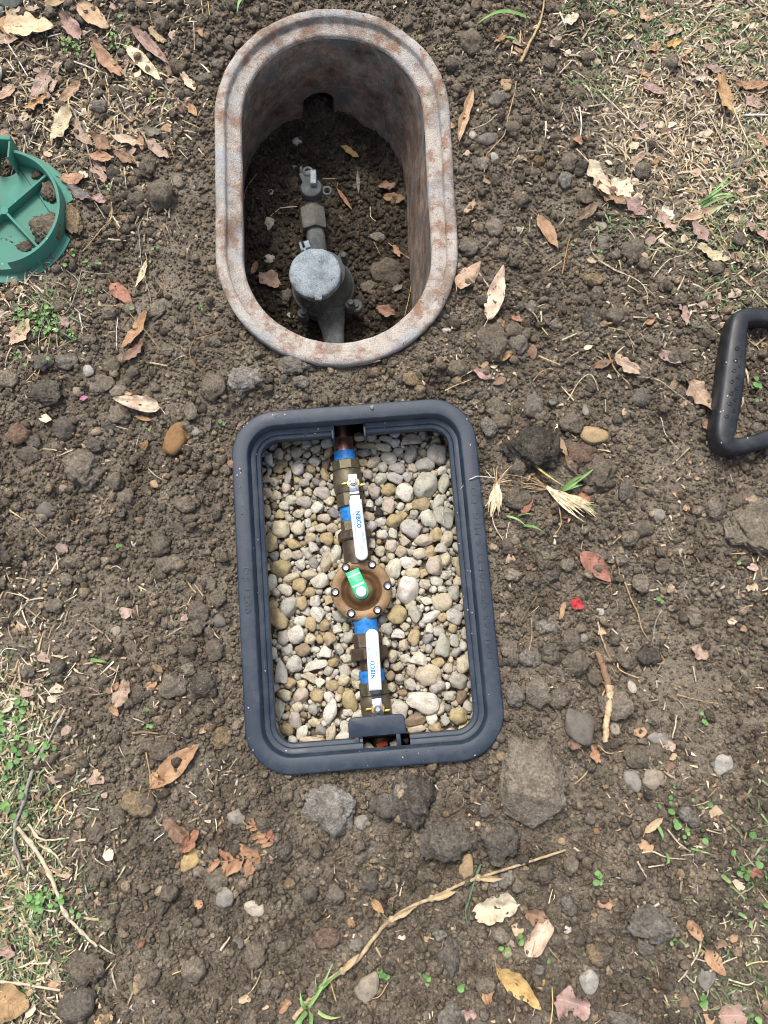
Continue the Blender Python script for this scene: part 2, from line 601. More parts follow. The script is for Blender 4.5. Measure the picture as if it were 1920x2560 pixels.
# how much of the ground is lawn litter (straw and leaves) rather than dug soil
def litter(x, y):
    v = (blob(x, y, 'D', 1560, 60, 330, 190) + blob(x, y, 'D', 1640, 330, 260, 300) * .95 + blob(x, y, 'D', 1500, 250, 200, 200) * .6 + blob(x, y, 'D', 1650, 620, 130, 160) * .4
         + blob(x, y, 'D', 60, 130, 260, 190) * .55 + blob(x, y, 'D', 230, 250, 200, 110) * .6 + blob(x, y, 'D', 70, 700, 130, 110) * .45 + blob(x, y, 'D', 20, 620, 160, 60) * .4
         + blob(x, y, 'D', -30, 1900, 150, 420) * 1.1 + blob(x, y, 'D', 40, 2180, 130, 120) * .8 + blob(x, y, 'D', -20, 1560, 90, 110) * .9
         + blob(x, y, 'D', 1480, 1780, 110, 110) * .16 + blob(x, y, 'D', 1640, 1830, 90, 160) * .2 + blob(x, y, 'D', 1560, 2080, 130, 140) * .12)
    return np.clip(v + vnoise(x, y, .05, 3) * .35, 0, 1.3)


def dryness(x, y):
    v = (blob(x, y, 'D', 1430, 320, 230, 190) * .9 + blob(x, y, 'D', 1600, 100, 300, 200) * .7 + blob(x, y, 'D', 1440, 1080, 160, 170) * .8 + blob(x, y, 'D', 1600, 1110, 90, 100) * .9
         + blob(x, y, 'D', 1480, 760, 160, 130) * .6 + blob(x, y, 'D', 1130, 290, 90, 60) * .7 + blob(x, y, 'D', 330, 600, 140, 200) * .6 + blob(x, y, 'D', 1450, 1480, 140, 160) * .6
         + blob(x, y, 'D', 200, 230, 160, 130) * .35 + blob(x, y, 'D', 1150, 1690, 90, 140) * .5 + blob(x, y, 'D', 250, 1320, 220, 120) * .35)
    v = v + np.clip(vnoise(x, y, .13, 12) * 1.6 - .15, 0, .5)
    return np.clip(v * (.75 + vnoise(x, y, .06, 8) * .9), 0, .9)


# ------------------------------------------------------------------ ground relief
GX0, GX1, GY0, GY1, GS = -.86, .86, -.66, 1.22, .0026
gx = np.arange(GX0, GX1 + GS / 2, GS); gy = np.arange(GY0, GY1 + GS / 2, GS)
X, Y = np.meshgrid(gx, gy)
smooth_part = np.clip(litter(X, Y) * .8 + dryness(X, Y) * .6, 0, 1)
Z = vnoise(X, Y, .26, 1) * .020 + vnoise(X, Y, .09, 2) * .012 + vnoise(X, Y, .035, 3) * .006 * (1 - .5 * smooth_part) - .010
Z += vnoise(X, Y, .013, 4) * .0035 * (1 - .4 * smooth_part) + vnoise(X, Y, .0062, 5) * .0022


def stamp(cx, cy, r, h, el=1.0, rot=0.0):
    i0, i1 = int((cx - r * 1.3 - GX0) / GS), int((cx + r * 1.3 - GX0) / GS) + 2
    j0, j1 = int((cy - r * 1.3 - GY0) / GS), int((cy + r * 1.3 - GY0) / GS) + 2
    i0, j0 = max(i0, 0), max(j0, 0)
    if i1 <= i0 or j1 <= j0: return
    xs, ys = X[j0:j1, i0:i1], Y[j0:j1, i0:i1]
    if xs.size == 0: return
    dx, dy = xs - cx, ys - cy
    a, b = dx * math.cos(rot) + dy * math.sin(rot), (-dx * math.sin(rot) + dy * math.cos(rot)) / el
    q = np.clip(1 - (a * a + b * b) / (r * r), 0, None)
    Z[j0:j1, i0:i1] += 0  # view keeps dtype
    base = Z[min(max(int((cy - GY0) / GS), 0), Z.shape[0] - 1), min(max(int((cx - GX0) / GS), 0), Z.shape[1] - 1)]
    top = base - h * .25 + h * np.sqrt(q)
    Z[j0:j1, i0:i1] = np.where(q > 0, np.maximum(Z[j0:j1, i0:i1], top), Z[j0:j1, i0:i1])


for i in range(5200):
    cx, cy = RNG.uniform(GX0, GX1), RNG.uniform(GY0, GY1)
    s = float(np.clip(litter(np.array(cx), np.array(cy)) + dryness(np.array(cx), np.array(cy)), 0, 1))
    if RNG.random() < s * .85: continue
    r = .0038 + .009 * RNG.random() ** 2.6
    stamp(cx, cy, r, r * RNG.uniform(.5, .95), RNG.uniform(.7, 1.3), RNG.uniform(0, 3))
# spoil heaped up a little beside the boxes, packed level against their rims
dn, do = d_new(X, Y), d_old(X, Y)
Z += .010 * np.exp(-((dn - .07) / .05) ** 2) + .008 * np.exp(-((do - .07) / .06) ** 2)
near = np.exp(-np.clip(np.minimum(dn, do), 0, None) / .018)
Z = Z * (1 - near * .85) + near * .85 * (-.004 + vnoise(X, Y, .012, 9) * .006)


def gh(x, y):
    fx, fy = (x - GX0) / GS, (y - GY0) / GS
    fx = min(max(fx, 0), len(gx) - 1.001); fy = min(max(fy, 0), len(gy) - 1.001)
    i, j = int(fx), int(fy); a, b = fx - i, fy - j
    return float((Z[j, i] * (1 - a) + Z[j, i + 1] * a) * (1 - b) + (Z[j + 1, i] * (1 - a) + Z[j + 1, i + 1] * a) * b)


def ghv(x, y):
    i = np.clip(np.rint((x - GX0) / GS).astype(int), 0, len(gx) - 1); j = np.clip(np.rint((y - GY0) / GS).astype(int), 0, len(gy) - 1)
    return Z[j, i]


def on_ground(crop, x, y, lift=0.0):
    p = spot(crop, x, y, 0)
    for _ in range(3):
        z = gh(p.x, p.y) + lift
        p = spot(crop, x, y, z)
    return p


ny, nx = Z.shape
idx = np.arange(nx * ny).reshape(ny, nx)
quads = np.stack([idx[:-1, :-1], idx[:-1, 1:], idx[1:, 1:], idx[1:, :-1]], -1).reshape(-1, 4)
qx = (X[:-1, :-1] + GS / 2).ravel(); qy = (Y[:-1, :-1] + GS / 2).ravel()
keep = (d_new(qx, qy) > -.010) & (d_old(qx, qy) > -.008)
verts = np.stack([X.ravel(), Y.ravel(), Z.ravel()], -1)
me = npmesh('ground', verts, quads[keep])
at = me.attributes.new('dry', 'FLOAT', 'POINT')
at.data.foreach_set('value', (dryness(X, Y) * .9 + np.clip(litter(X, Y), 0, 1) * np.where(Y > .5, .5, .22)).ravel().astype(np.float32))
ground = tag(link('ground', me, M['soil']), 'dark crumbly dug soil round the two meter boxes', 'soil', kind='structure')

# the yard beyond the dug patch, out to the horizon
bmf = bmesh.new()
ring_in = [(GX0 + .004, GY0 + .004), (GX1 - .004, GY0 + .004), (GX1 - .004, GY1 - .004), (GX0 + .004, GY1 - .004)]
lv = [1.0, 1.6, 3, 8, 30, 120]
rows = []
for s in lv:
    rows.append([bmf.verts.new((x * s, y * s, -.012 if s == 1 else -.01 * s ** .3)) for x, y in ring_in])
for a, b in zip(rows[:-1], rows[1:]):
    for i in range(4):
        bmf.faces.new((a[i], a[(i + 1) % 4], b[(i + 1) % 4], b[i]))
yk = NT('yard_turf')
yc = yk.ramp(yk.noise(6, 6, .7), [(.3, (.07, .055, .035)), (.5, (.13, .115, .06)), (.7, (.2, .17, .1))])
yk.bump(yk.noise(80, 4, .7), .01, .8)
tag(link('yard', from_bm('yard', bmf), yk.done(yc, .95, 0, .1)), 'worn dry lawn running on beyond the dug patch', 'lawn', kind='structure')

# ------------------------------------------------------------------ crumbs: tens of thousands, instanced
protos = bpy.data.collections.new('crumb_shapes')            # kept out of the scene, only instanced
for i in range(7):
    o = bpy.data.objects.new('crumb_shape', rough_mesh('crumb_shape', 100 + i, 2, .40, .42, .24, RNG.uniform(.7, .95), .35))
    o.data.materials.append(M['crumb']); protos.objects.link(o)
protos_wet = bpy.data.collections.new('moist_crumb_shapes')
for i in range(5):
    o = bpy.data.objects.new('moist_crumb_shape', rough_mesh('moist_crumb_shape', 140 + i, 2, .34, .42, .22, RNG.uniform(.7, .95)))
    o.data.materials.append(M['pit_crumb']); protos_wet.objects.link(o)


def scatter(name, pts, rad, coll, n_var, label, cat):
    n = len(pts)
    me = bpy.data.meshes.new(name)
    me.vertices.add(n); me.vertices.foreach_set('co', np.asarray(pts, np.float32).ravel())
    a = me.attributes.new('rad', 'FLOAT', 'POINT'); a.data.foreach_set('value', np.asarray(rad, np.float32))
    a = me.attributes.new('turn', 'FLOAT_VECTOR', 'POINT'); a.data.foreach_set('vector', (NP.random((n, 3)) * np.array([.9, .9, 6.28])).astype(np.float32).ravel())
    a = me.attributes.new('which', 'INT', 'POINT'); a.data.foreach_set('value', NP.integers(0, n_var, n).astype(np.int32))
    o = link(name, me)
    g = bpy.data.node_groups.new(name, 'GeometryNodeTree')
    g.interface.new_socket('Geometry', in_out='INPUT', socket_type='NodeSocketGeometry')
    g.interface.new_socket('Geometry', in_out='OUTPUT', socket_type='NodeSocketGeometry')
    N, L = g.nodes.new, g.links.new
    gi, go = N('NodeGroupInput'), N('NodeGroupOutput')
    ci = N('GeometryNodeCollectionInfo'); ci.inputs['Collection'].default_value = coll
    ci.inputs['Separate Children'].default_value = True; ci.inputs['Reset Children'].default_value = True
    iop = N('GeometryNodeInstanceOnPoints'); iop.inputs['Pick Instance'].default_value = True
    def attr(nm, t):
        x = N('GeometryNodeInputNamedAttribute'); x.data_type = t; x.inputs['Name'].default_value = nm
        return x.outputs['Attribute']
    e2r = N('FunctionNodeEulerToRotation')
    L(gi.outputs[0], iop.inputs['Points']); L(ci.outputs[0], iop.inputs['Instance'])
    L(attr('which', 'INT'), iop.inputs['Instance Index']); L(attr('turn', 'FLOAT_VECTOR'), e2r.inputs[0])
    L(e2r.outputs[0], iop.inputs['Rotation']); L(attr('rad', 'FLOAT'), iop.inputs['Scale'])
    L(iop.outputs[0], go.inputs[0])
    md = o.modifiers.new('scatter', 'NODES'); md.node_group = g
    return tag(o, label, cat, kind='stuff')


def ground_points(n, rlo, rhi, power, keep_fn):
    n = int(n * 1.27)
    x = NP.uniform(-.85, .85, n); y = NP.uniform(-.65, 1.21, n)
    r = rlo + (rhi - rlo) * NP.random(n) ** power
    k = (d_new(x, y) > r * .25) & (d_old(x, y) > r * .3) & (NP.random(n) < keep_fn(x, y))
    x, y, r = x[k], y[k], r[k]
    return np.stack([x, y, ghv(x, y) + r * NP.uniform(.2, .75, len(r))], -1), r


loose = lambda x, y: np.clip(1.0 - litter(x, y) * .75 - dryness(x, y) * .75 + vnoise(x, y, .10, 6) * 1.2, .08, 1)
p1, r1 = ground_points(125000, .0009, .0028, 1.5, lambda x, y: np.clip(loose(x, y) + .50, 0, 1))
p2, r2 = ground_points(32000, .0024, .0050, 1.9, loose)
p3, r3 = ground_points(4600, .0046, .0090, 1.9, lambda x, y: loose(x, y) ** 1.3)
# specks of soil kicked up on to the rims
x = NP.uniform(-.26, .2, 9000); y = NP.uniform(-.24, .98, 9000); r = .0004 + .0011 * NP.random(9000) ** 3
dn_, do_ = d_new(x, y), d_old(x, y)
k1 = (dn_ < -.001) & (dn_ > -.0195) & (NP.random(9000) < .45 * np.exp(dn_ / .012))
k2 = (do_ < -.001) & (do_ > -.012) & (NP.random(9000) < .35)
p4 = np.concatenate([np.stack([x, y, np.full_like(x, BOX_TOP) + r * .4], -1)[k1], np.stack([x, y, np.full_like(x, OLD_TOP) + r * .3], -1)[k2]]); r4 = np.concatenate([r[k1], r[k2]])
scatter('soil_crumbs', np.concatenate([p1, p2, p3, p4]), np.concatenate([r1, r2, r3, r4]), protos, 7, 'loose crumbs of dark soil covering the dug ground', 'soil')

# ------------------------------------------------------------------ new black plastic meter box
box = empty('meter_box', (BOX_C.x, BOX_C.y, BOX_TOP), BOX_ROT)
tag(box, 'new black plastic meter box, lidless, sunk in the soil round a gravel bed', 'meter box')
BPROF = [(0, -.125), (0, -.0022), (.0007, -.0006), (.0024, 0), (.0200, 0), (.0212, -.0006), (.0220, -.002), (.0232, -.0155), (.0238, -.0165),
         (.0300, -.0170), (.0306, -.0176), (.0310, -.0200), (.0316, -.0206), (.0352, -.0208), (.0362, -.0216), (.0364, -.0330), (.0140, -.125)]
NQ, ST = 12, 24
rings = [rrect(BOX_HX, BOX_HY, BOX_R, d, NQ, ST) for d, z in BPROF]
npts = len(rings[0])
rimV, rimF, bodV, bodF = [], [], [], []
for (d, z), rg in zip(BPROF, rings): bodV += [(p[0], p[1], z) for p in rg]
# gaps in the ledge: the notch at the far end and the slot behind the near tab
top0, bot0 = NQ + 1, (NQ + 1) * 3 + (ST - 1) * 2
mid = lambda k, i: ((rings[k][i][0] + rings[k][(i + 1) % npts][0]) / 2, (rings[k][i][1] + rings[k][(i + 1) % npts][1]) / 2)
for r in range(len(BPROF) - 1):
    for i in range(npts):
        m_ = mid(8, i)
        if 8 <= r <= 14:
            if m_[1] > .15 and -.0175 - .010 < m_[0] < .0245 - .010: continue
        if 8 <= r <= 9 and m_[1] < -.15 and abs(m_[0] - .0135) < .029: continue
        if 10 <= r <= 14 and m_[1] < -.15 and abs(m_[0] - .0135) < .029: continue
        j = (i + 1) % npts
        bodF.append((r * npts + i, r * npts + j, (r + 1) * npts + j, (r + 1) * npts + i))
bm_ = shape('box_body', (bodV, bodF), 50)
link('rim', bm_, M['black_plastic'], box)


def box_local(crop, x, y, z):
    p = spot(crop, x, y, z) - Vector((BOX_C.x, BOX_C.y, 0))
    c, s = math.cos(-BOX_ROT), math.sin(-BOX_ROT)
    return Vector((p.x * c - p.y * s, p.x * s + p.y * c, z - BOX_TOP))


def slab(x0, x1, y0, y1, z0, z1, bev=.0012, r=.0):
    if r:
        o = []
        for cx, cy, a0 in ((x1 - r, y1 - r, 0), (x0 + r, y1 - r, 90)):
            o += [(cx + r * math.cos(math.radians(a0 + t)), cy + r * math.sin(math.radians(a0 + t))) for t in range(0, 91, 15)]
        o += [(x0, y0), (x1, y0)]
    else: o = [(x1, y0), (x1, y1), (x0, y1), (x0, y0)]
    return prism(o, z0, z1, bev)


ta, tb = box_local('c3', 718, 900, -.008), box_local('c3', 1047, 880, -.008)
tx0, tx1 = ta.x, tb.x
yin = -(BOX_HY - .0232)                                       # face of the wall under the rim, near end
# tab: a plate standing off the wall, the slot lies between it and the rim
tabV = join(slab(tx0, tx1, yin + .0150, yin + .0150 + .0255, -.0215, -.0165, .0012, .007),
            slab(tx0 + .0115 - .004, tx0 + .0135, yin - .0005, yin + .017, -.0265, -.0178, .0006), slab(tx1 - .0135, tx1 - .0115 + .004, yin - .0005, yin + .017, -.0265, -.0178, .0006))
link('tab', shape('tab', tabV, 40), M['black_plastic'], box)
# far-end notch: cheeks and a dark sleeve
na, nb = -.0275, .0145
ny_ = BOX_HY - .0232
link('notch_cheek', shape('notch_cheek', slab(na - .003, na, ny_ - .0185, ny_ + .0008, -.060, -.0170, .0004), 40), M['black_plastic'], box)
link('notch_cheek', shape('notch_cheek', slab(nb, nb + .003, ny_ - .0185, ny_ + .0008, -.060, -.0170, .0004), 40), M['black_plastic'], box)


def text_mesh(s, size, depth=.0004, align='CENTER', spacing=1.0, bevel=0.0, bold=0.0):
    c = bpy.data.curves.new('lettering', 'FONT')
    c.body = s; c.size = size; c.extrude = depth; c.align_x = align; c.align_y = 'CENTER'; c.space_character = spacing
    c.offset = bold; c.resolution_u = 3; c.bevel_depth = bevel; c.bevel_resolution = 0
    o = bpy.data.objects.new('lettering', c); col.objects.link(o)
    bpy.context.view_layer.update()
    me = bpy.data.meshes.new_from_object(o.evaluated_get(bpy.context.evaluated_depsgraph_get()))
    bpy.data.objects.remove(o); bpy.data.curves.remove(c)
    me.name = 'lettering'
    return me


t1 = text_mesh('DALLAS SPECIALTY & MFG. CO.', .0112, .0008, 'CENTER', 1.12)
a_, b_ = box_local('D', 1061, 1422, BOX_TOP), box_local('D', 1017, 1047, BOX_TOP)
L_ = max(v.co.x for v in t1.vertices) - min(v.co.x for v in t1.vertices)
for v in t1.vertices: v.co.x *= (b_ - a_).length / L_
c_ = (a_ + b_) / 2
link('lettering', t1, M['black_plastic'], box, (BOX_HX - .0108, c_.y, .0002), (0, 0, math.pi / 2))
t2 = text_mesh('DS 1200', .0112, .0008, 'CENTER', 1.12)
a_, b_ = box_local('S', 613, 1418, BOX_TOP), box_local('S', 624, 1532, BOX_TOP)
L_ = max(v.co.x for v in t2.vertices) - min(v.co.x for v in t2.vertices)
for v in t2.vertices: v.co.x *= (b_ - a_).length / L_
link('lettering', t2, M['black_plastic'], box, (-BOX_HX + .0108, ((a_ + b_) / 2).y, .0002), (0, 0, -math.pi / 2))

# gravel bed under the pebbles
GZ = -.082
gv, gf = [], []
bed_n = 60
BXw, BYw = BOX_HX - .020, BOX_HY - .020
for j in range(bed_n + 1):
    for i in range(bed_n + 1):
        x, y = -BXw + 2 * BXw * i / bed_n, -BYw + 2 * BYw * j / bed_n
        gv.append((x, y, GZ - BOX_TOP - .009 + float(vnoise(x, y, .02, 2)) * .006))
for j in range(bed_n):
    for i in range(bed_n):
        a = j * (bed_n + 1) + i
        gf.append((a, a + 1, a + bed_n + 2, a + bed_n + 1))
gb = link('gravel_bed', pydata('gravel_bed', gv, gf), simple('gravel_dust', (.19, .15, .105), .5, 180, .9, bump=.003, bscale=260), None, (BOX_C.x, BOX_C.y, BOX_TOP), (0, 0, BOX_ROT))
tag(gb, 'sandy bed beneath the pebbles inside the black box', 'gravel', kind='structure')

# ------------------------------------------------------------------ old cast-iron meter box
old = empty('oval_meter_box', (OLD_C.x, OLD_C.y, OLD_TOP), OLD_ROT)
tag(old, 'old rusty oval cast-iron meter box with a pale weathered rim', 'meter box')
old.rotation_euler = (0, math.radians(1.5), OLD_ROT)
OPROF = [(.0050, -.070), (.0010, -.012), (.0000, -.0045), (.0022, -.0012), (.0060, 0), (.0120, -.0004), (.0146, -.0014), (.0154, -.0040), (.0160, -.0092), (.0172, -.0106),
         (.0330, -.0118), (.0358, -.0130), (.0370, -.0152), (.0375, -.0190)]
ON, OS = 80, 20
def oring(d): return rrect(OLD_R, OLD_HY, OLD_R, d, ON, OS)
ov, of = [], []
rg0 = oring(0); no = len(rg0)
for r, (d, z) in enumerate(OPROF):
    for i, p in enumerate(oring(d)):
        j1 = mn.noise(Vector((p[0] * 22, p[1] * 22, 1.0))) * .0011
        j2 = mn.noise(Vector((p[0] * 60, p[1] * 60, 7.0 + r * .3))) * .0007
        ov.append((p[0] + j1, p[1] + j2, z + j2 * 1.2 + j1 * .8))
for r in range(len(OPROF) - 1):
    for i in range(no):
        j = (i + 1) % no
        of.append((r * no + i, r * no + j, (r + 1) * no + j, (r + 1) * no + i))
link('rim', shape('rim', (ov, of), 60), M['iron_rim'], old)
# wall below the rim with an arched pipe slot in the far end
def owall(dtop, dbot, ztop, zbot, nz=26):
    V, F = [], []
    dense = []
    ra = oring(dtop); rb = oring(dbot)
    for i in range(no):
        x = ra[i][0]
        far = ra[i][1] > 0
        h = zbot
        if far and abs(x + SLX) < .0265 and ra[i][1] > OLD_HY * .7:
            q = math.sqrt(max(0, 1 - ((x + SLX) / .0265) ** 2))
            h = -.141 - .022 + .022 * q
        dense.append(h)
    for k in range(nz + 1):
        t = k / nz
        for i in range(no):
            z = ztop + (dense[i] - ztop) * t
            s = (z - ztop) / (zbot - ztop)
            jj = mn.noise(Vector((ra[i][0] * 30, ra[i][1] * 30, z * 30))) * .0012
            V.append((ra[i][0] + (rb[i][0] - ra[i][0]) * s + jj - .027 * s, ra[i][1] + (rb[i][1] - ra[i][1]) * s + jj, z))
    for k in range(nz):
        for i in range(no):
            j = (i + 1) % no
            if k == nz - 1 and False: continue
            F.append((k * no + i, k * no + j, (k + 1) * no + j, (k + 1) * no + i))
    return V, F
SLX = .010
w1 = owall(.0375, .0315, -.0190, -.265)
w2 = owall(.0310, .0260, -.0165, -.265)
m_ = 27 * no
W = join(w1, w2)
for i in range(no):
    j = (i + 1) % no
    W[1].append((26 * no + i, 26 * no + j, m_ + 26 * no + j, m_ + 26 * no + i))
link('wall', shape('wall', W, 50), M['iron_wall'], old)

# moist soil on the floor of the old box
PZ = -.200
pn = 190
px_ = np.linspace(-.25, .09, pn); py_ = np.linspace(.40, 1.02, int(pn * 2.2))
PX, PY = np.meshgrid(px_, py_)
PZG = PZ + vnoise(PX, PY, .05, 2) * .018 + vnoise(PX, PY, .02, 3) * .010 + vnoise(PX, PY, .008, 4) * .004
PZG += .030 * np.exp(-((PY - .93) / .05) ** 2) + .018 * np.exp(-((PX + .225) / .035) ** 2) + .02 * np.exp(-((PY - .42) / .05) ** 2)
pidx = np.arange(PX.size).reshape(PX.shape)
pq = np.stack([pidx[:-1, :-1], pidx[:-1, 1:], pidx[1:, 1:], pidx[1:, :-1]], -1).reshape(-1, 4)
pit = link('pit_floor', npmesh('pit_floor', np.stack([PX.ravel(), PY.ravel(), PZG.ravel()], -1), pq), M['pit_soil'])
tag(pit, 'dark moist soil on the floor of the oval iron box', 'soil', kind='structure')


def pit_h(x, y):
    i = int(np.clip(round((x - px_[0]) / (px_[1] - px_[0])), 0, pn - 1)); j = int(np.clip(round((y - py_[0]) / (py_[1] - py_[0])), 0, len(py_) - 1))
    return float(PZG[j, i])


def on_pit(crop, x, y, lift=0.0):
    p = spot(crop, x, y, PZ)
    for _ in range(3): p = spot(crop, x, y, pit_h(p.x, p.y) + lift)
    return p


n = 9000
x = NP.uniform(-.25, .08, n); y = NP.uniform(.40, 1.0, n); r = .0010 + .0042 * NP.random(n) ** 2.6
i = np.clip(np.rint((x - px_[0]) / (px_[1] - px_[0])).astype(int), 0, pn - 1); j = np.clip(np.rint((y - py_[0]) / (py_[1] - py_[0])).astype(int), 0, len(py_) - 1)
k = d_old(x + .02, y) < -.034
k |= (y > .9) & (np.abs(x + .10) < .034)
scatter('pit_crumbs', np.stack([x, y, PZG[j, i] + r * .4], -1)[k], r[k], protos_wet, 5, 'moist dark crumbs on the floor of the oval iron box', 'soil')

# ------------------------------------------------------------------ water line with valves and regulator in the new box
LZ = -.066
pA, pR, pB = spot('S', 861, 1109, LZ), spot('S', 903.5, 1475.7, LZ), spot('S', 944, 1773, LZ)
ax_ = pA - pB
LROT = math.atan2(-(ax_.x), ax_.y)
line = empty('valve_assembly', (pR.x, pR.y, LZ), LROT)
tag(line, 'brass valve and regulator line with two white handles inside the black box', 'valve assembly')


def ly(py, z=LZ):
    """distance along the line for a row of the photograph on the line"""
    q = (py - 1109) / (1773 - 1109)
    p = spot('S', 861 + (944 - 861) * q, py, z) - Vector((pR.x, pR.y, z))
    return -math.sin(LROT) * p.x + math.cos(LROT) * p.y


def part(name, VF, m, parent, deg=35, loc=None, rot=None):
    return link(name, shape(name, VF, deg), M[m], parent, loc, rot)


def tape_roll(y0, y1, r):
    n = 9
    pr = []
    for i in range(n):
        y = y0 + (y1 - y0) * i / (n - 1)
        pr.append((y, r * (1 + RNG.uniform(-.035, .035))))
    return rodY(pr, 22)


part('copper_pipe', rodY([(ly(1133), .0143), (ly(1105), .0143), (.265, .0143)]), 'copper', line)
part('thread_tape', tape_roll(ly(1156), ly(1130), .0158), 'tape', line, 80)


def ball_valve(flip, y_near, y_body0, y_body1, y_end, stem, grip_dx, tip, plate):
    v = link('ball_valve', shape('ball_valve', rodY([(y_body0, .0195), (y_body0 - .004, .0212), (y_body1 + .004, .0212), (y_body1, .0195)]), 35), M['brass'], line)
    part('hex_end', hexrod(.0212, y_body0 + .0002, y_near, 8, math.pi / 8), 'brass', v)
    part('hex_end', hexrod(.0208, y_end, y_body1 - .0002, 8, math.pi / 8), 'brass', v)
    s = Vector((stem[0], stem[1], .0))
    part('packing_nut', lathe([(.0001, .026), (.0085, .026), (.0095, .0245), (.0095, .019), (.0098, .016)], 24), 'pin', v, loc=(s.x, s.y, -.0005))
    d = -1 if not flip else 1
    for sx, sy in ((-1, .0008), (1, -.004)):
        part('stop_pin', slab(-.0042, .0042, -.0014, .0014, 0, .0026, .0005), 'pin', v, loc=(s.x + sx * .0125, s.y + sy, .0205))
    # steel plate over the stem, bent strap, white vinyl grip
    zt = .0285
    part('handle_plate', slab(-.0066, .0066, min(plate), max(plate), 0, .0022, .0006), 'steel', v, loc=(s.x, s.y, zt - .0022))
    y0 = plate[1] if not flip else plate[1]
    strap_y1 = tip[0]
    nV = []
    strap = [(y0 + d * -.0005, zt - .0011), (y0 + d * .003, zt - .0005), (y0 + d * .0065, zt + .0045), (strap_y1 + d * .004, zt + .0062)]
    V, F = [], []
    for (yy, zz) in strap:
        for xx, dz in ((-.0066, 0), (.0066, 0), (.0066, -.002), (-.0066, -.002)): V.append(Vector((xx, yy, zz + dz)))
    for i in range(len(strap) - 1):
        for k in range(4):
            k2 = (k + 1) % 4
            F.append((i * 4 + k, i * 4 + k2, (i + 1) * 4 + k2, (i + 1) * 4 + k))
    F += [(0, 1, 2, 3), tuple(len(V) - 4 + k for k in (3, 2, 1, 0))]
    part('handle_strap', (V, F), 'steel_dark', v, 30, loc=(s.x, s.y, 0))
    ya, yb = tip
    ln = abs(yb - ya); wv = .0089
    o = []
    for t in range(0, 181, 12): o.append((wv * math.cos(math.radians(t)), ln - wv + wv * math.sin(math.radians(t))))
    o += [(-wv * 1.0, .001), (-wv * .93, 0), (wv * .93, 0), (wv * 1.0, .001)]
    if d < 0: o = [(-x, -y) for x, y in o]
    grip = part('handle_grip', prism(o, 0, .0062, .0022), 'vinyl', v, 60, loc=(s.x, s.y + ya, zt + .0022), rot=(-d * .028, 0, grip_dx))
    nut = hexrod(.0058, 0, .0042, 6, .3)
    part('stem_nut', moved(nut, Matrix.Rotation(math.pi / 2, 4, 'X')), 'steel_dark', v, loc=(s.x, s.y, zt + .0001))
    part('stem', lathe([(.0034, 0), (.0034, .0062), (.0028, .0068), (.0001, .0068)], 16), 'steel', v, loc=(s.x, s.y, zt))
    # print on the grip
    lt = text_mesh('NIBCO', .0078, .00012, 'CENTER', 1.1, 0.0, .00032)
    L_ = max(q.co.x for q in lt.vertices) - min(q.co.x for q in lt.vertices)
    for q in lt.vertices: q.co.x *= .0235 / L_
    turn = -math.pi / 2 if d < 0 else math.pi / 2
    def on_grip(name, me, mat, along, across, hz=.00625):
        link(name, me, M[mat], grip, (across, d * along, hz), (0, 0, turn))
    on_grip('lettering', lt, 'blue_ink', ln * .335, .0008 if d < 0 else -.0014)
    bars = []
    rg = random.Random(3 + (d > 0))
    for off, a0, a1 in ((-.0048, ln * .2, ln * .62), (.0046, ln * .2, ln * .42), (.0042, ln * .52, ln * .7), (.0060, ln * .54, ln * .68)):
        y = a0
        while y < a1:
            l = rg.uniform(.0006, .0016)
            bars.append(slab(y, y + l, off - .00055, off + .00055, 0, .0001, 0.0))
            y += l + rg.uniform(.0004, .0008)
    for k in range(7):
        a = k / 7 * 6.28
        bars.append(slab(ln * .80 + .0022 * math.cos(a) - .0005, ln * .80 + .0022 * math.cos(a) + .0005, .0022 * math.sin(a) - .0005, .0022 * math.sin(a) + .0005, 0, .0001, 0.0))
    bm2 = shape('fine_print', join(*bars), 30)
    for q in bm2.vertices:
        q.co = (q.co.x, q.co.y, q.co.z) if d < 0 else (q.co.x, q.co.y, q.co.z)
    o2 = link('fine_print', bm2, M['teal_ink'], grip, (0, 0, .00625), (0, 0, turn))
    return v


def loc_on_line(crop, x, y, z):
    p = spot(crop, x, y, z) - Vector((pR.x, pR.y, 0))
    c, s = math.cos(-LROT), math.sin(-LROT)
    return (p.x * c - p.y * s, p.x * s + p.y * c)


HZ = LZ + .030
s1 = loc_on_line('v3', 385, 890, HZ)
g0, g1_ = loc_on_line('v3', 430, 1160, HZ + .004), loc_on_line('v3', 540, 2090, HZ + .004)
ball_valve(False, ly(1153), ly(1178), ly(1234), ly(1268), s1, -math.atan2(g1_[0] - g0[0], -(g1_[1] - g0[1])) * -1, (g0[1] - s1[1], g1_[1] - s1[1]),
           (loc_on_line('v3', 370, 765, HZ)[1] - s1[1], loc_on_line('v3', 395, 1035, HZ)[1] - s1[1]))
part('thread_tape', tape_roll(ly(1303), ly(1266), .0166), 'tape', line, 80)
part('hex_nipple', hexrod(.0185, ly(1328), ly(1302), 6, .2), 'brass', line)
part('union_nut', hexrod(.0248, ly(1350), ly(1327), 8, .2, .002), 'brass_dark', line)
part('inlet_tube', rodY([(ly(1410), .0192), (ly(1352), .0192), (ly(1349), .0205)]), 'brass_dark', line)
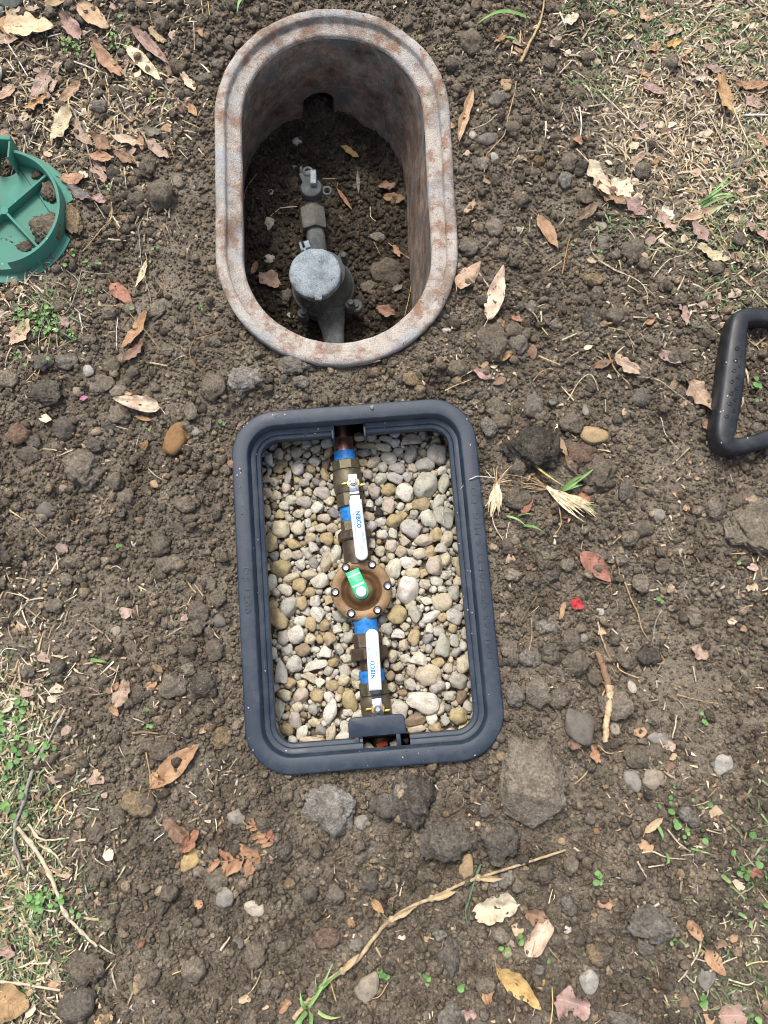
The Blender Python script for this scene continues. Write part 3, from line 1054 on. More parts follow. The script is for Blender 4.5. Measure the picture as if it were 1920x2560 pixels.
# bell-shaped regulator
rc = loc_on_line('v4', 770, 790, LZ + .012)
reg = link('regulator', shape('regulator', lathe([(.020, -.030), (.030, -.020), (.0425, -.010), (.0432, -.009), (.0432, .0085), (.0425, .0100), (.0405, .0105), (.0298, .0108), (.0282, .0098), (.0262, .0045), (.0240, .0020),
                                                      (.0218, .0035), (.0195, .0095), (.0172, .0148), (.0145, .0170), (.0105, .0180), (.0001, .0182)], 64), 50), M['bronze'], line, (rc[0], rc[1], .006))
for bx, by in ((410, 265), (1015, 195), (1375, 685), (1140, 1245), (535, 1325), (165, 835)):
    b = loc_on_line('v4', bx, by, LZ + .020)
    p = (b[0] - rc[0], b[1] - rc[1], .0106)
    bo = part('bolt', lathe([(.0001, .0024), (.0023, .0024), (.0026, .0046), (.0036, .0048), (.0041, .0044), (.0042, .0008)], 20), 'steel', reg, loc=p)
    part('washer', lathe([(.0001, .0009), (.0058, .0009), (.0062, .0004), (.0062, -.0012)], 20), 'washer', bo)
# green tag under a white cap screw
tg0, tg1 = loc_on_line('v4', 550, 335, LZ + .026), loc_on_line('v4', 770, 820, LZ + .026)
tv = Vector((tg1[0] - tg0[0], tg1[1] - tg0[1])); tl = tv.length
o = [(-.0098, 0), (.0098, 0)] + [(.0102 * math.cos(math.radians(t)), tl + .0102 * math.sin(math.radians(t))) for t in range(0, 181, 15)]
tagp = part('tag', prism(o, 0, .0010, .0003), 'tag_green', reg, 40, loc=(tg0[0] - rc[0], tg0[1] - rc[1], .0190), rot=(0.03, 0, math.atan2(-tv.x, tv.y)))
part('white_band', slab(-.0080, .0085, tl - .0118, tl - .0090, .0011, .0013, 0), 'vinyl', tagp)
part('white_band', slab(-.0085, .0085, .0062, .0078, .0011, .0013, 0), 'steel', tagp)
part('cap_screw', lathe([(.0076, 0), (.0079, .003), (.0070, .0062), (.0045, .0082), (.0001, .0088)], 28), 'white_cap', reg, loc=(tg1[0] - rc[0] - .0002, tg1[1] - rc[1] - .0004, .0200))
for a in (200, 225, 250, 20, 40):
    part('cast_mark', slab(-.0016, .0016, -.0004, .0004, 0, .0006, .0002), 'bronze', reg, loc=(.0365 * math.cos(math.radians(a)), .0365 * math.sin(math.radians(a)), .0106), rot=(0, 0, math.radians(a + 60)))
# outlet side
part('thread_tape', tape_roll(ly(1585), ly(1535), .0170), 'tape', line, 80)
part('hex_nipple', hexrod(.0205, ly(1618), ly(1582), 6, .15), 'brass_dark', line)
part('union_nut', hexrod(.0275, ly(1648), ly(1617), 8, .25, .002), 'brass_dark', line)
part('neck', rodY([(ly(1678), .0150), (ly(1647), .0150)]), 'brass_dark', line)
part('thread_tape', tape_roll(ly(1706), ly(1675), .0175), 'tape', line, 80)
s2 = loc_on_line('v5', 550, 1450, HZ)
g0, g1_ = loc_on_line('v5', 532, 1145, HZ + .004), loc_on_line('v5', 470, 140, HZ + .004)
ball_valve(True, ly(1704), ly(1738), ly(1800), ly(1840), s2, -math.atan2(g1_[0] - g0[0], (g1_[1] - g0[1])), (g0[1] - s2[1], g1_[1] - s2[1]),
           (loc_on_line('v5', 555, 1590, HZ)[1] - s2[1], loc_on_line('v5', 545, 1280, HZ)[1] - s2[1]))
part('outlet_pipe', rodY([(ly(1930), .0150), (ly(1838), .0150)]), 'brass_dark', line)
op_ = loc_on_line('v5', 620, 2035, -.045)
part('orange_clip', slab(-.0075, .0075, -.0028, .0028, 0, .004, .0008), 'orange', line, loc=(op_[0], op_[1], .0125), rot=(0, 0, .12))

# ------------------------------------------------------------------ old water meter in the oval box
MZ = -.158
mA, mB = spot('m2', 380, 760, MZ), spot('m2', 545, 2050, MZ)
mv = mA - mB
MROT = math.atan2(-mv.x, mv.y)
mc = spot('m2', 470, 1450, -.135)
meter = empty('water_meter', (mc.x, mc.y, MZ), MROT)
tag(meter, 'old grey bronze water meter with chalky round lid in the oval box', 'water meter')


def ml(x, y, z):
    p = spot('m2', x, y, z) - Vector((mc.x, mc.y, 0))
    c, s = math.cos(-MROT), math.sin(-MROT)
    return Vector((p.x * c - p.y * s, p.x * s + p.y * c, z - MZ))


body = part('body', lathe([(.030, -.045), (.044, -.034), (.0505, -.012), (.0515, .004), (.0515, .0105), (.0495, .0135), (.0485, .0140), (.0478, .0195), (.0450, .0260), (.0420, .0330), (.0400, .0420), (.0385, .0500), (.0380, .060), (.0001, .0602)], 56), 'meter_bronze', meter, 45)
lc = ml(375, 1335, -.078)
lidV = []
lm = link('register_lid', shape('register_lid', lathe([(.0395, -.016), (.0402, -.006), (.0398, -.0015), (.0380, .0002), (.036, .0010), (.033, .0014), (.030, .0018), (.024, .0022), (.018, .0027), (.012, .0029), (.006, .0031), (.0001, .0031)], 56), 45), M['meter_lid'], meter, (lc.x * .9, lc.y, lc.z), (math.radians(3), math.radians(-4), 0))
for v in lm.data.vertices:
    v.co.z += mn.noise(Vector((v.co.x * 70, v.co.y * 70, 3))) * .0016; v.co.xy *= 1 + .03 * mn.noise(Vector((v.co.x * 60, v.co.y * 60, 8)))
hp = ml(290, 1045, -.08)
part('hinge', join(slab(-.0095, -.0055, -.006, .008, -.004, .004, .001), slab(-.002, .006, -.005, .007, -.004, .005, .001), slab(-.009, .007, -.007, -.001, -.006, .001, .001)), 'meter_lid', meter, loc=hp, rot=(0, 0, .2))
part('lid_lug', slab(-.006, .006, -.005, .004, -.003, .0025, .0015, .003), 'meter_lid', meter, loc=ml(425, 1615, -.08), rot=(0, 0, math.pi))
lo = ml(545, 2050, MZ); up_ = ml(395, 960, MZ)
part('outlet_spud', rodY([(-.150, .0150), (-.098, .0160), (-.075, .0185), (-.045, .0240), (-.030, .026)]), 'meter_bronze', meter, loc=(ml(560, 1800, MZ).x, 0, 0))
part('inlet_spud', rodY([(.028, .0250), (.046, .0195), (.058, .0165), (ml(380, 850, MZ).y, .0150)]), 'meter_bronze', meter, loc=(ml(400, 980, MZ).x, 0, 0))
for ex, ey, er in ((690, 1170, .0085), (255, 1790, .0095), (770, 1690, .0085)):
    e = ml(ex, ey, -.145)
    ear = part('bolt_ear', lathe([(er, -.016), (er * 1.02, .002), (er * .85, .005), (.0001, .006)], 18), 'meter_bronze', meter, loc=e)
    part('bolt', moved(hexrod(er * .62, 0, .006, 6, .2), Matrix.Rotation(math.pi / 2, 4, 'X')), 'meter_bronze', ear, loc=(.002, -.001, .0075))
e = ml(835, 1700, -.155); part('washer_nut', lathe([(.011, -.01), (.0112, .001), (.0095, .003), (.0055, .003), (.005, .007), (.0001, .0072)], 20), 'meter_bronze', meter, loc=e)
n0, n1 = ml(370, 870, MZ), ml(360, 660, MZ)
part('coupling_nut', hexrod(.0225, n0.y - .002, n1.y + .002, 6, .35, .003), 'nut_dirty', meter, loc=((n0.x + n1.x) / 2, 0, .002))
q0, q1 = ml(360, 680, MZ), ml(365, 480, MZ)
part('tail_pipe', rodY([(q0.y - .004, .0115), (q0.y + .012, .0135), (q0.y + .02, .0145), (q0.y + .026, .0125), (q1.y + .01, .0125)]), 'nut_dirty', meter, loc=((q0.x + q1.x) / 2, 0, 0))
st = ml(350, 420, -.142)
cock = part('curb_stop', lathe([(.012, -.030), (.0165, -.018), (.0185, -.004), (.0185, .004), (.0165, .0085), (.013, .0105), (.0001, .0110)], 32), 'meter_bronze', meter, loc=st)
tb_ = ml(372, 305, -.125)
part('tee_head', slab(-.0048, .0048, -.0125, .0125, 0, .016, .0018), 'meter_lid', cock, loc=(tb_.x - st.x, tb_.y - st.y + .004, .004), rot=(0, 0, -.1))
def lug(n, c, r, parent):
    p = ml(*c)
    V, F = [], []
    rr, tt = r, r * .34
    for i in range(24):
        a = i / 24 * 6.283
        for k in range(8):
            b = k / 8 * 6.283
            V.append(Vector(((rr + tt * math.cos(b)) * math.cos(a), (rr + tt * math.cos(b)) * math.sin(a), tt * .9 * math.sin(b))))
    for i in range(24):
        for k in range(8):
            F.append((i * 8 + k, ((i + 1) % 24) * 8 + k, ((i + 1) % 24) * 8 + (k + 1) % 8, i * 8 + (k + 1) % 8))
    part(n, (V, F), 'meter_bronze', parent, 80, loc=(p.x - st.x, p.y - st.y, p.z - st.z))
lug('lock_ring', (308, 215, -.136), .0068, cock)
lug('lock_ring', (520, 430, -.142), .0066, cock)
part('lock_wing', slab(-.010, .010, -.010, .012, -.002, .002, .0008), 'meter_bronze', cock, loc=(ml(300, 290, -.138).x - st.x, ml(300, 290, -.138).y - st.y, .004), rot=(0, 0, .25))

# ------------------------------------------------------------------ upturned green valve-box lid at the left edge
gz = gh(*spot('g1', 20, 1150).xy)
lc = spot('S', 26, 548, gz + .006)
lid = empty('valve_box_lid', (lc.x, lc.y, gz + .008))
lid.rotation_euler = (math.radians(-1), math.radians(5), 0)
lid.scale = (1, 1.10, 1)
tag(lid, 'green round plastic valve box lid lying upside down with clods in it', 'lid')


def gl(x, y, z):
    p = spot('g1', x, y, gz + .004 + z)
    return Vector((p.x - lc.x, p.y - lc.y, z))


RH = .034
Rf = (spot('S', 186, 537, gz + .006) - spot('S', 26, 537, gz + .006)).length
Rr = (spot('S', 156, 507, gz + .034) - spot('S', 14, 507, gz + .034)).length
# disc with the flange cut away where a clod sits
def flange_r(a):
    d = math.degrees(a) % 360
    if d > 180: d -= 360
    e = gl(1005, 1500, .004); a0 = math.degrees(math.atan2(e.y, e.x)) 
    e2 = gl(1015, 1035, .004); a1 = math.degrees(math.atan2(e2.y, e2.x))
    return Rr + .001 if a0 < d < a1 else Rf
seg = 120
out = []
for i in range(seg):
    a = 2 * math.pi * i / seg
    r = flange_r(a); out.append((r * math.cos(a), r * math.sin(a)))
hc = gl(95, 580, .005)
# disc as a ring of quads round the finger hole
hole_r = .0195
V, F = [], []
for z in (.0055, 0):
    for i in range(seg):
        a = 2 * math.pi * i / seg
        V.append(Vector((out[i][0], out[i][1], z)))
    for i in range(seg):
        a = 2 * math.pi * i / seg
        V.append(Vector((hc.x + hole_r * math.cos(a), hc.y + hole_r * math.sin(a), z)))
for i in range(seg):
    j = (i + 1) % seg
    F += [(i, j, seg + j, seg + i), (2 * seg + j, 2 * seg + i, 3 * seg + i, 3 * seg + j), (j, i, 2 * seg + i, 2 * seg + j), (seg + i, seg + j, 3 * seg + j, 3 * seg + i)]
part('disc', (V, F), 'green_plastic', lid, 40)
e = gl(100, 1850, RH); aG0 = math.atan2(e.y, e.x)
e = gl(190, 270, RH); aG1 = math.atan2(e.y, e.x)
prof = [(Rr - .0052, .0050), (Rr - .0046, RH - .001), (Rr - .0040, RH), (Rr - .0004, RH), (Rr + .0002, RH - .001), (Rr + .0016, .0050)]
RV, RF = lathe(prof, 80, 'Z', aG0, aG1)
RF += [tuple(range(len(prof))), tuple(80 * len(prof) + k for k in range(len(prof) - 1, -1, -1))]
part('ring_wall', (RV, RF), 'green_plastic', lid, 40)
RV, RF = lathe([(Rr - .0052, .0050), (Rr - .0046, .0165), (Rr - .0004, .0165), (Rr + .0012, .0050)], 60, 'Z', aG1 + .35, aG0 + 2 * math.pi)
part('low_wall', (RV, RF), 'green_plastic', lid, 40)
def rib(a, b, z=.021):
    d = (b - a).xy; ln = d.length
    V, F = slab(0, ln, -.0017, .0017, .0050, z, .0006)
    part('rib', (V, F), 'green_plastic', lid, 40, loc=(a.x, a.y, 0), rot=(0, 0, math.atan2(d.y, d.x)))
c0 = Vector((0, 0, .021))
rib(c0, gl(650, 650, .021)); rib(c0, gl(550, 1640, .021)); rib(c0, c0 * 2 - gl(650, 650, .021)); rib(c0, c0 * 2 - gl(550, 1640, .021))
part('hub', lathe([(.006, .005), (.0055, .0215), (.0001, .0218)], 16), 'green_plastic', lid, loc=(c0.x, c0.y, 0))
ta_, tb2 = gl(-160, 190, .042), gl(125, 190, .042)
part('latch_box', join(slab(ta_.x, tb2.x, ta_.y - .010, ta_.y - .004, .005, .046, .001), slab(tb2.x - .003, tb2.x, ta_.y - .034, ta_.y - .0101, .005, .044, .001), slab(ta_.x, ta_.x + .003, ta_.y - .034, ta_.y - .0101, .005, .044, .001)), 'green_plastic', lid)

# ------------------------------------------------------------------ black D-grip of a tool at the right edge
hz0 = gh(*spot('h6', 500, 1000).xy)
hp0 = spot('h6', 500, 1100, hz0 + .03)
tool = empty('tool_handle', (hp0.x, hp0.y, hz0))
tag(tool, 'black plastic D-shaped tool grip with dimples lying on the soil', 'tool handle')


def hl(x, y, z=.030):
    p = spot('h6', x - 22, y, hz0 + z)
    return Vector((p.x - hp0.x, p.y - hp0.y, z))


def rr_tube(pts, wh, sides=16):
    """line with an (width, height) rounded-rectangle section, flat side up"""
    V, F = [], []
    P = [Vector(p) for p in pts]
    for i, p in enumerate(P):
        t = (P[min(i + 1, len(P) - 1)] - P[max(i - 1, 0)]).normalized()
        a = t.cross(Vector((0, 0, 1))).normalized(); b = Vector((0, 0, 1))
        wd, ht = wh[i]
        for k in range(sides):
            th = 2 * math.pi * k / sides
            cx, sx = math.cos(th), math.sin(th)
            e = .5
            V.append(p + a * (wd * math.copysign(abs(cx) ** e, cx)) + b * (ht * math.copysign(abs(sx) ** e, sx)))
    for i in range(len(P) - 1):
        for k in range(sides):
            k2 = (k + 1) % sides
            F.append((i * sides + k, i * sides + k2, (i + 1) * sides + k2, (i + 1) * sides + k))
    F.append(tuple(range(sides - 1, -1, -1))); F.append(tuple((len(P) - 1) * sides + k for k in range(sides)))
    return V, F


zc = .019
pts = [hl(1600, 420, .02), hl(1300, 250, .02), hl(1040, 185, .024), hl(800, 175, .026), hl(660, 215, .026), hl(600, 330, .026), hl(565, 600, .026), hl(525, 1000, .026), hl(470, 1400, .026), hl(420, 1720, .026), hl(405, 1900, .026), hl(480, 2000, .026), hl(640, 2010, .026), hl(850, 1965, .024), hl(1040, 1900, .022), hl(1300, 1760, .02), hl(1600, 1560, .02)]
pts = [Vector((p.x, p.y, zc)) for p in pts]
pp = smooth_line(pts, 8)
def wh_at(i):
    q = i / (len(pp) - 1) * (len(pts) - 1)
    tab = [(0, .0112, .0140), (2, .0112, .0145), (3.5, .0118, .0165), (5, .0138, .0185), (7, .0168, .0195), (9, .0160, .0195), (10.3, .0132, .0185), (12, .0110, .0165), (14, .0110, .0145), (16, .0112, .0140)]
    for (a, w0, h0), (b, w1_, h1) in zip(tab[:-1], tab[1:]):
        if a <= q <= b:
            t = (q - a) / (b - a); t = t * t * (3 - 2 * t)
            return (w0 + (w1_ - w0) * t, h0 + (h1 - h0) * t)
    return (.0095, .013)
grip = part('grip', rr_tube(pp, [wh_at(i) for i in range(len(pp))], 20), 'grip_plastic', tool, 50)
for dx, dy in ((595, 640), (665, 740), (575, 810), (705, 820), (640, 890), (550, 950), (690, 975), (615, 1045), (520, 1110), (660, 1140), (595, 1205), (510, 1275), (645, 1290), (575, 1365), (490, 1420), (620, 1440), (560, 1520), (445, 1600)):
    p = hl(dx, dy, .036)
    e = (dx - (560 - (dy - 700) * .115)) / 150
    part('dimple', lathe([(.0014, .0002), (.0022, .0012), (.0030, .0010), (.0034, -.0006)], 10), 'grip_plastic', tool, loc=(p.x, p.y, zc + .0191 - max(0, abs(e) - .45) ** 2 * .012), rot=(0, max(-1, min(1, e * .55)), 0))
sk = (pp[0] + pp[-1]) / 2
tipx = Vector((sk.x + .03, sk.y, zc))
part('socket', rr_tube([sk + Vector((-.012, 0, 0)), sk, sk + Vector((.05, .002, 0)), sk + Vector((.10, .004, 0))], [(.052, .012), (.050, .016), (.022, .018), (.018, .018)], 20), 'grip_plastic', tool)
part('shaft', tube([sk + Vector((.095, .004, 0)), sk + Vector((.30, .01, 0)), sk + Vector((.62, .02, .004))], [.0165, .0165, .0165], 18), 'root', tool)
tool.children[-1].color = (.35, .22, .11, 1)

# ------------------------------------------------------------------ pebbles in the new box
peb = [rough_mesh('pebble', 300 + i, 3, .25, .0, .012, 1.0, [.15, 0, .35, .1, .5, .7, .2, .4, .8, .25, .1, .6][i]) for i in range(12)]
ang = [i for i in range(12) if i in (4, 5, 8, 11)]
CW = dict(w=(.60, .57, .48), c=(.53, .46, .34), t=(.42, .33, .19), b=(.27, .205, .13), g=(.45, .425, .365), d=(.28, .265, .235), p=(.45, .385, .33), k=(.03, .03, .03))
NAMEC = dict(w='whitish', c='cream', t='tan', b='brown', g='grey', d='dark grey', p='pinkish', k='black')
# crop, x, y, half width, half height, colour, turn, angular, words that single it out
BIG = [
 ('c2',1080,270,75,40,'c',-5,1,'blocky cream stone under the far ledge right of the copper pipe'), ('c2',1230,352,60,66,'g',0,0,'big grey pitted stone in the upper right corner of the black box'), ('c2',1077,365,38,64,'d',10,1,'dark upright angular stone in the upper right of the gravel'),
 ('c2',950,375,50,38,'g',10,0,''), ('c2',1155,417,52,50,'g',30,0,''), ('c2',997,430,50,35,'g',5,0,''), ('c2',920,315,50,27,'c',8,0,''), ('c2',1155,537,70,80,'g',0,0,'large round grey pebble with a smooth face right of the upper valve'),
 ('c2',1045,575,53,56,'w',20,0,''), ('c2',990,492,50,34,'g',15,0,''), ('c2',870,572,42,44,'p',0,1,'knobbly pinkish pebble beside the stem of the upper valve'), ('c2',900,496,36,36,'g',0,0,''), ('c2',830,470,28,30,'p',0,0,''), ('c2',948,562,44,36,'t',-20,0,''),
 ('c2',950,650,36,52,'c',10,0,''), ('c2',1268,530,34,72,'g',8,1,''), ('c2',1135,642,56,40,'t',-10,0,''), ('c2',1232,636,32,52,'g',10,0,''), ('c2',1275,712,58,76,'g',-25,0,'large grey stone under the white root at the right inner wall'), ('c2',975,740,46,40,'t',0,0,'round tan pebble with brown stain below the upper valve handle'),
 ('c2',1175,726,42,56,'w',-25,0,''), ('c2',1080,784,62,54,'g',20,0,'broad triangular grey pebble right of the white upper handle'), ('c2',1222,822,40,45,'t',0,0,''), ('c2',1282,846,34,50,'c',10,0,''), ('c2',910,815,38,34,'w',0,1,''), ('c2',962,880,38,46,'c',15,1,''), ('c2',1150,850,55,34,'c',5,0,''),
 ('c2',1215,1002,56,62,'c',20,0,'large cream stone at the right inner wall level with the regulator'), ('c2',1066,982,54,40,'w',0,0,''), ('c2',975,1022,46,66,'w',20,0,'tall whitish stone touching the regulator flange on its right'), ('c2',838,642,26,28,'w',0,1,''), ('c2',808,303,60,20,'t',6,0,'long tan pebble lying against the copper pipe'), ('c2',802,345,42,32,'d',0,1,'dark wedge shaped stone beside the blue tape at the far end'), ('c2',890,690,30,30,'k',0,1,'small black chip among the pale pebbles right of the upper handle'),
 ('c2',1250,900,42,32,'g',0,1,''), ('c2',1130,930,42,34,'c',0,0,''), ('c2',1280,960,36,40,'c',0,0,''), ('c2',1090,1040,44,30,'c',0,0,''), ('c2',860,400,44,30,'c',-20,0,''), ('c2',935,265,40,22,'g',10,0,''), ('c2',1060,485,30,32,'g',0,0,''),
 ('c2',425,433,42,50,'g',0,0,'rounded grey pebble in the upper left of the gravel'), ('c2',562,577,50,36,'p',5,0,'pinkish pebble left of the upper valve body'), ('c2',325,783,60,66,'c',10,1,'large angular cream stone near the left inner wall'), ('c2',268,862,52,60,'t',0,0,'tan stone at the left inner wall below the large angular one'), ('c2',330,1010,60,56,'t',-20,0,'big smooth tan stone at the left wall level with the regulator'),
 ('c2',457,627,48,32,'g',0,0,''), ('c2',575,722,42,25,'c',0,0,''), ('c2',640,932,31,56,'w',5,0,'tall whitish pebble left of the upper handle tip'), ('c2',587,977,32,60,'c',5,0,'upright cream pebble just above left of the regulator'), ('c2',556,1085,60,46,'w',-10,0,'broad whitish pebble touching the regulator on its left'), ('c2',485,482,28,26,'g',0,0,''),
 ('c2',427,782,42,42,'c',-30,0,''), ('c2',400,872,50,30,'t',15,0,''), ('c2',510,892,32,36,'g',-30,1,''), ('c2',287,510,29,29,'c',0,0,''), ('c2',345,652,30,27,'w',0,0,''), ('c2',242,682,27,44,'c',0,0,''), ('c2',270,1100,30,52,'w',-8,0,''), ('c2',432,1110,42,40,'t',0,0,''), ('c2',352,1132,42,32,'w',0,0,''), ('c2',590,842,42,38,'t',0,0,''),
 ('c2',312,352,36,38,'c',10,1,''), ('c2',410,342,33,32,'c',0,0,''), ('c2',530,322,40,28,'c',-20,1,''), ('c2',580,472,25,42,'t',-25,0,''), ('c2',567,527,26,22,'g',0,0,''), ('c2',368,490,22,46,'g',10,0,''), ('c2',335,410,40,26,'t',0,0,''), ('c2',460,520,34,24,'g',0,0,''), ('c2',310,440,30,28,'t',0,0,''), ('c2',600,345,34,24,'t',-40,0,''), ('c2',255,380,26,36,'w',0,0,''), ('c2',560,780,40,26,'c',0,0,''), ('c2',440,990,28,30,'w',0,0,''), ('c2',485,1050,46,28,'c',10,0,''), ('c2',380,1070,50,26,'c',-10,0,''),
 ('c3',312,242,54,74,'t',-40,0,'large tan stone at the left wall just below the regulator'), ('c3',367,180,58,54,'g',-20,0,'rounded grey stone leaning on the large tan one at left'), ('c3',417,340,60,52,'w',0,0,'bright whitish stone in the lower left of the gravel'), ('c3',338,350,40,56,'g',0,1,'grey stone partly under the bright whitish one at left'), ('c3',437,152,40,40,'t',0,0,''), ('c3',542,215,40,50,'w',-10,0,''), ('c3',522,142,36,46,'w',0,1,''),
 ('c3',440,262,42,32,'w',0,0,''), ('c3',497,272,34,42,'t',0,0,''), ('c3',608,360,38,40,'t',10,0,''), ('c3',457,427,48,38,'b',0,0,'smooth brown pebble below the bright whitish stone at left'), ('c3',580,440,42,36,'w',0,1,''), ('c3',402,512,48,50,'w',0,0,'whitish rounded stone with tan back low on the left side'), ('c3',522,515,84,30,'w',-18,1,'long whitish stone lying slantwise low on the left side'),
 ('c3',325,560,44,74,'g',-5,1,'upright pale slab against the left inner wall near the lower end'), ('c3',372,612,48,36,'t',20,1,''), ('c3',538,690,50,42,'t',0,1,''), ('c3',437,692,42,46,'c',0,0,''), ('c3',346,685,42,30,'c',15,0,''), ('c3',612,792,38,78,'w',15,1,'tall whitish wedge near the lower end left of the tab'), ('c3',405,832,36,52,'p',-10,0,''), ('c3',450,907,36,44,'w',25,0,''), ('c3',617,912,32,52,'c',15,0,'speckled cream pebble left of the black tab'),
 ('c3',505,948,60,24,'c',0,0,''), ('c3',690,932,46,32,'w',-20,0,''), ('c3',722,718,42,60,'t',-15,0,'tall tan stone left of the lower valve'), ('c3',775,692,26,24,'w',0,0,''), ('c3',425,757,35,30,'c',0,0,''), ('c3',510,770,28,30,'g',0,0,''), ('c3',318,765,28,60,'w',0,0,''), ('c3',712,787,34,26,'w',0,1,''), ('c3',495,585,66,26,'c',25,1,''), ('c3',700,875,30,42,'w',10,0,''), ('c3',360,885,36,34,'t',0,0,''), ('c3',668,240,50,38,'g',30,1,'flat grey slab tucked under the lower left of the regulator'), ('c3',355,82,38,30,'w',0,0,''), ('c3',482,90,42,26,'t',-10,0,''),
 ('c3',1055,75,62,80,'w',-8,0,'largest smooth whitish egg shaped stone right of the regulator'), ('c3',1005,222,64,52,'t',-25,0,'large tan stone at the lower right of the regulator'), ('c3',1105,215,38,54,'g',0,0,''), ('c3',1190,237,58,30,'w',-20,0,''), ('c3',1265,152,68,54,'c',10,0,'rust stained cream stone at the right below the regulator level'), ('c3',1325,92,38,54,'g',10,1,''), ('c3',1332,232,50,48,'g',20,0,''), ('c3',935,302,35,32,'g',0,0,''), ('c3',1002,335,46,32,'w',0,1,''), ('c3',1260,402,50,72,'g',5,1,'tall pinkish grey stone at right beside the lower handle'),
 ('c3',1095,352,34,46,'t',15,0,''), ('c3',1122,480,60,42,'w',10,1,''), ('c3',970,462,26,36,'c',0,0,''), ('c3',1240,500,42,28,'t',0,0,''), ('c3',1180,577,80,64,'c',10,0,'big cream stone at right level with the lower blue tape'), ('c3',1350,598,60,54,'g',30,1,'grey angular stone at the right wall near the lower end'), ('c3',1147,727,95,58,'w',8,0,'widest whitish pitted stone at right of the lower valve'), ('c3',1013,772,50,56,'w',10,0,'whitish stone touching the lower valve above the tab'),
 ('c3',1105,834,58,34,'b',-15,0,'brown stone right of the black tab'), ('c3',1202,825,36,38,'w',0,0,''), ('c3',1108,882,58,26,'c',-12,1,''), ('c3',1352,810,54,50,'t',0,0,''), ('c3',1215,872,36,30,'t',0,0,''), ('c3',1385,510,44,56,'c',15,0,''), ('c3',1330,372,28,42,'g',0,0,''), ('c3',1012,590,26,24,'g',0,0,''), ('c3',960,577,30,28,'b',0,0,''), ('c3',1032,675,32,18,'b',10,0,''), ('c3',1080,545,28,38,'c',0,0,''), ('c3',1368,697,28,42,'b',5,0,''), ('c3',1228,642,44,40,'g',0,0,''), ('c3',1185,302,28,32,'w',0,1,''), ('c3',1300,690,38,34,'g',0,1,''), ('c3',1045,290,28,26,'c',0,0,''), ('c3',1395,330,24,40,'g',0,0,''), ('c3',1035,400,30,34,'c',0,0,''), ('c3',830,985,44,24,'g',20,1,'pale pebble lying in the slot behind the black tab'), ('c3',985,965,34,24,'g',-15,1,'right hand pebble in the slot behind the black tab'),
]
placed = []          # (x, y, r)
cs_, sn_ = math.cos(BOX_ROT), math.sin(BOX_ROT)


def inside_box(x, y, g): return float(d_new(np.array(x), np.array(y))) < -.032 - g


def on_line(x, y, g):
    p = Vector((x - pR.x, y - pR.y)); c, s = math.cos(-LROT), math.sin(-LROT)
    lx, ly_ = p.x * c - p.y * s, p.x * s + p.y * c
    w_ = .018
    if abs(ly_) < .05: w_ = max(w_, math.sqrt(max(0, .044 ** 2 - ly_ ** 2)) - .006)
    return abs(lx) < w_ + g * .4


def put_pebble(x, y, z, a, b, c, turn, colr, i, label, group=None):
    o = link('pebble', peb[i], M['pebble'], None, (x, y, z), (RNG.uniform(-.25, .25), RNG.uniform(-.25, .25), turn), (a, b, c))
    v = RNG.uniform(.86, 1.12); o.color = (colr[0] * v, colr[1] * v * RNG.uniform(.97, 1.03), colr[2] * v * RNG.uniform(.94, 1.05), 1)
    return tag(o, label, 'pebble', group)


def where(x, y):
    p = Vector((x - pR.x, y - pR.y)); c, s = math.cos(-LROT), math.sin(-LROT)
    lx, ly_ = p.x * c - p.y * s, p.x * s + p.y * c
    side = 'left' if lx < 0 else 'right'
    if ly_ > .06: at_ = 'upper valve'
    elif ly_ > -.055: at_ = 'bronze regulator'
    else: at_ = 'lower valve'
    return f'{side} of the {at_}'


used = set()
ANCH = []                                     # (x, y, name) of things one can find


def single_out(prefix, x, y, anchors):
    near = sorted(anchors, key=lambda a: (a[0] - x) ** 2 + (a[1] - y) ** 2)[:9]
    for ax, ay, nm in near:
        dx, dy = x - ax, y - ay
        an = math.degrees(math.atan2(dy, dx))
        if abs(an) < 25: w_ = 'right of'
        elif abs(an) > 155: w_ = 'left of'
        elif 65 < an < 115: w_ = 'above'
        elif -115 < an < -65: w_ = 'below'
        else: w_ = ('upper ' if an > 0 else 'lower ') + ('right of' if abs(an) < 90 else 'left of')
        for gap in ('just ', ''):
            if gap and math.hypot(dx, dy) > .035: continue
            lb = f'{prefix} {gap}{w_} the {nm}'
            if len(lb.split()) <= 16 and lb not in used:
                used.add(lb)
                return lb
    return None


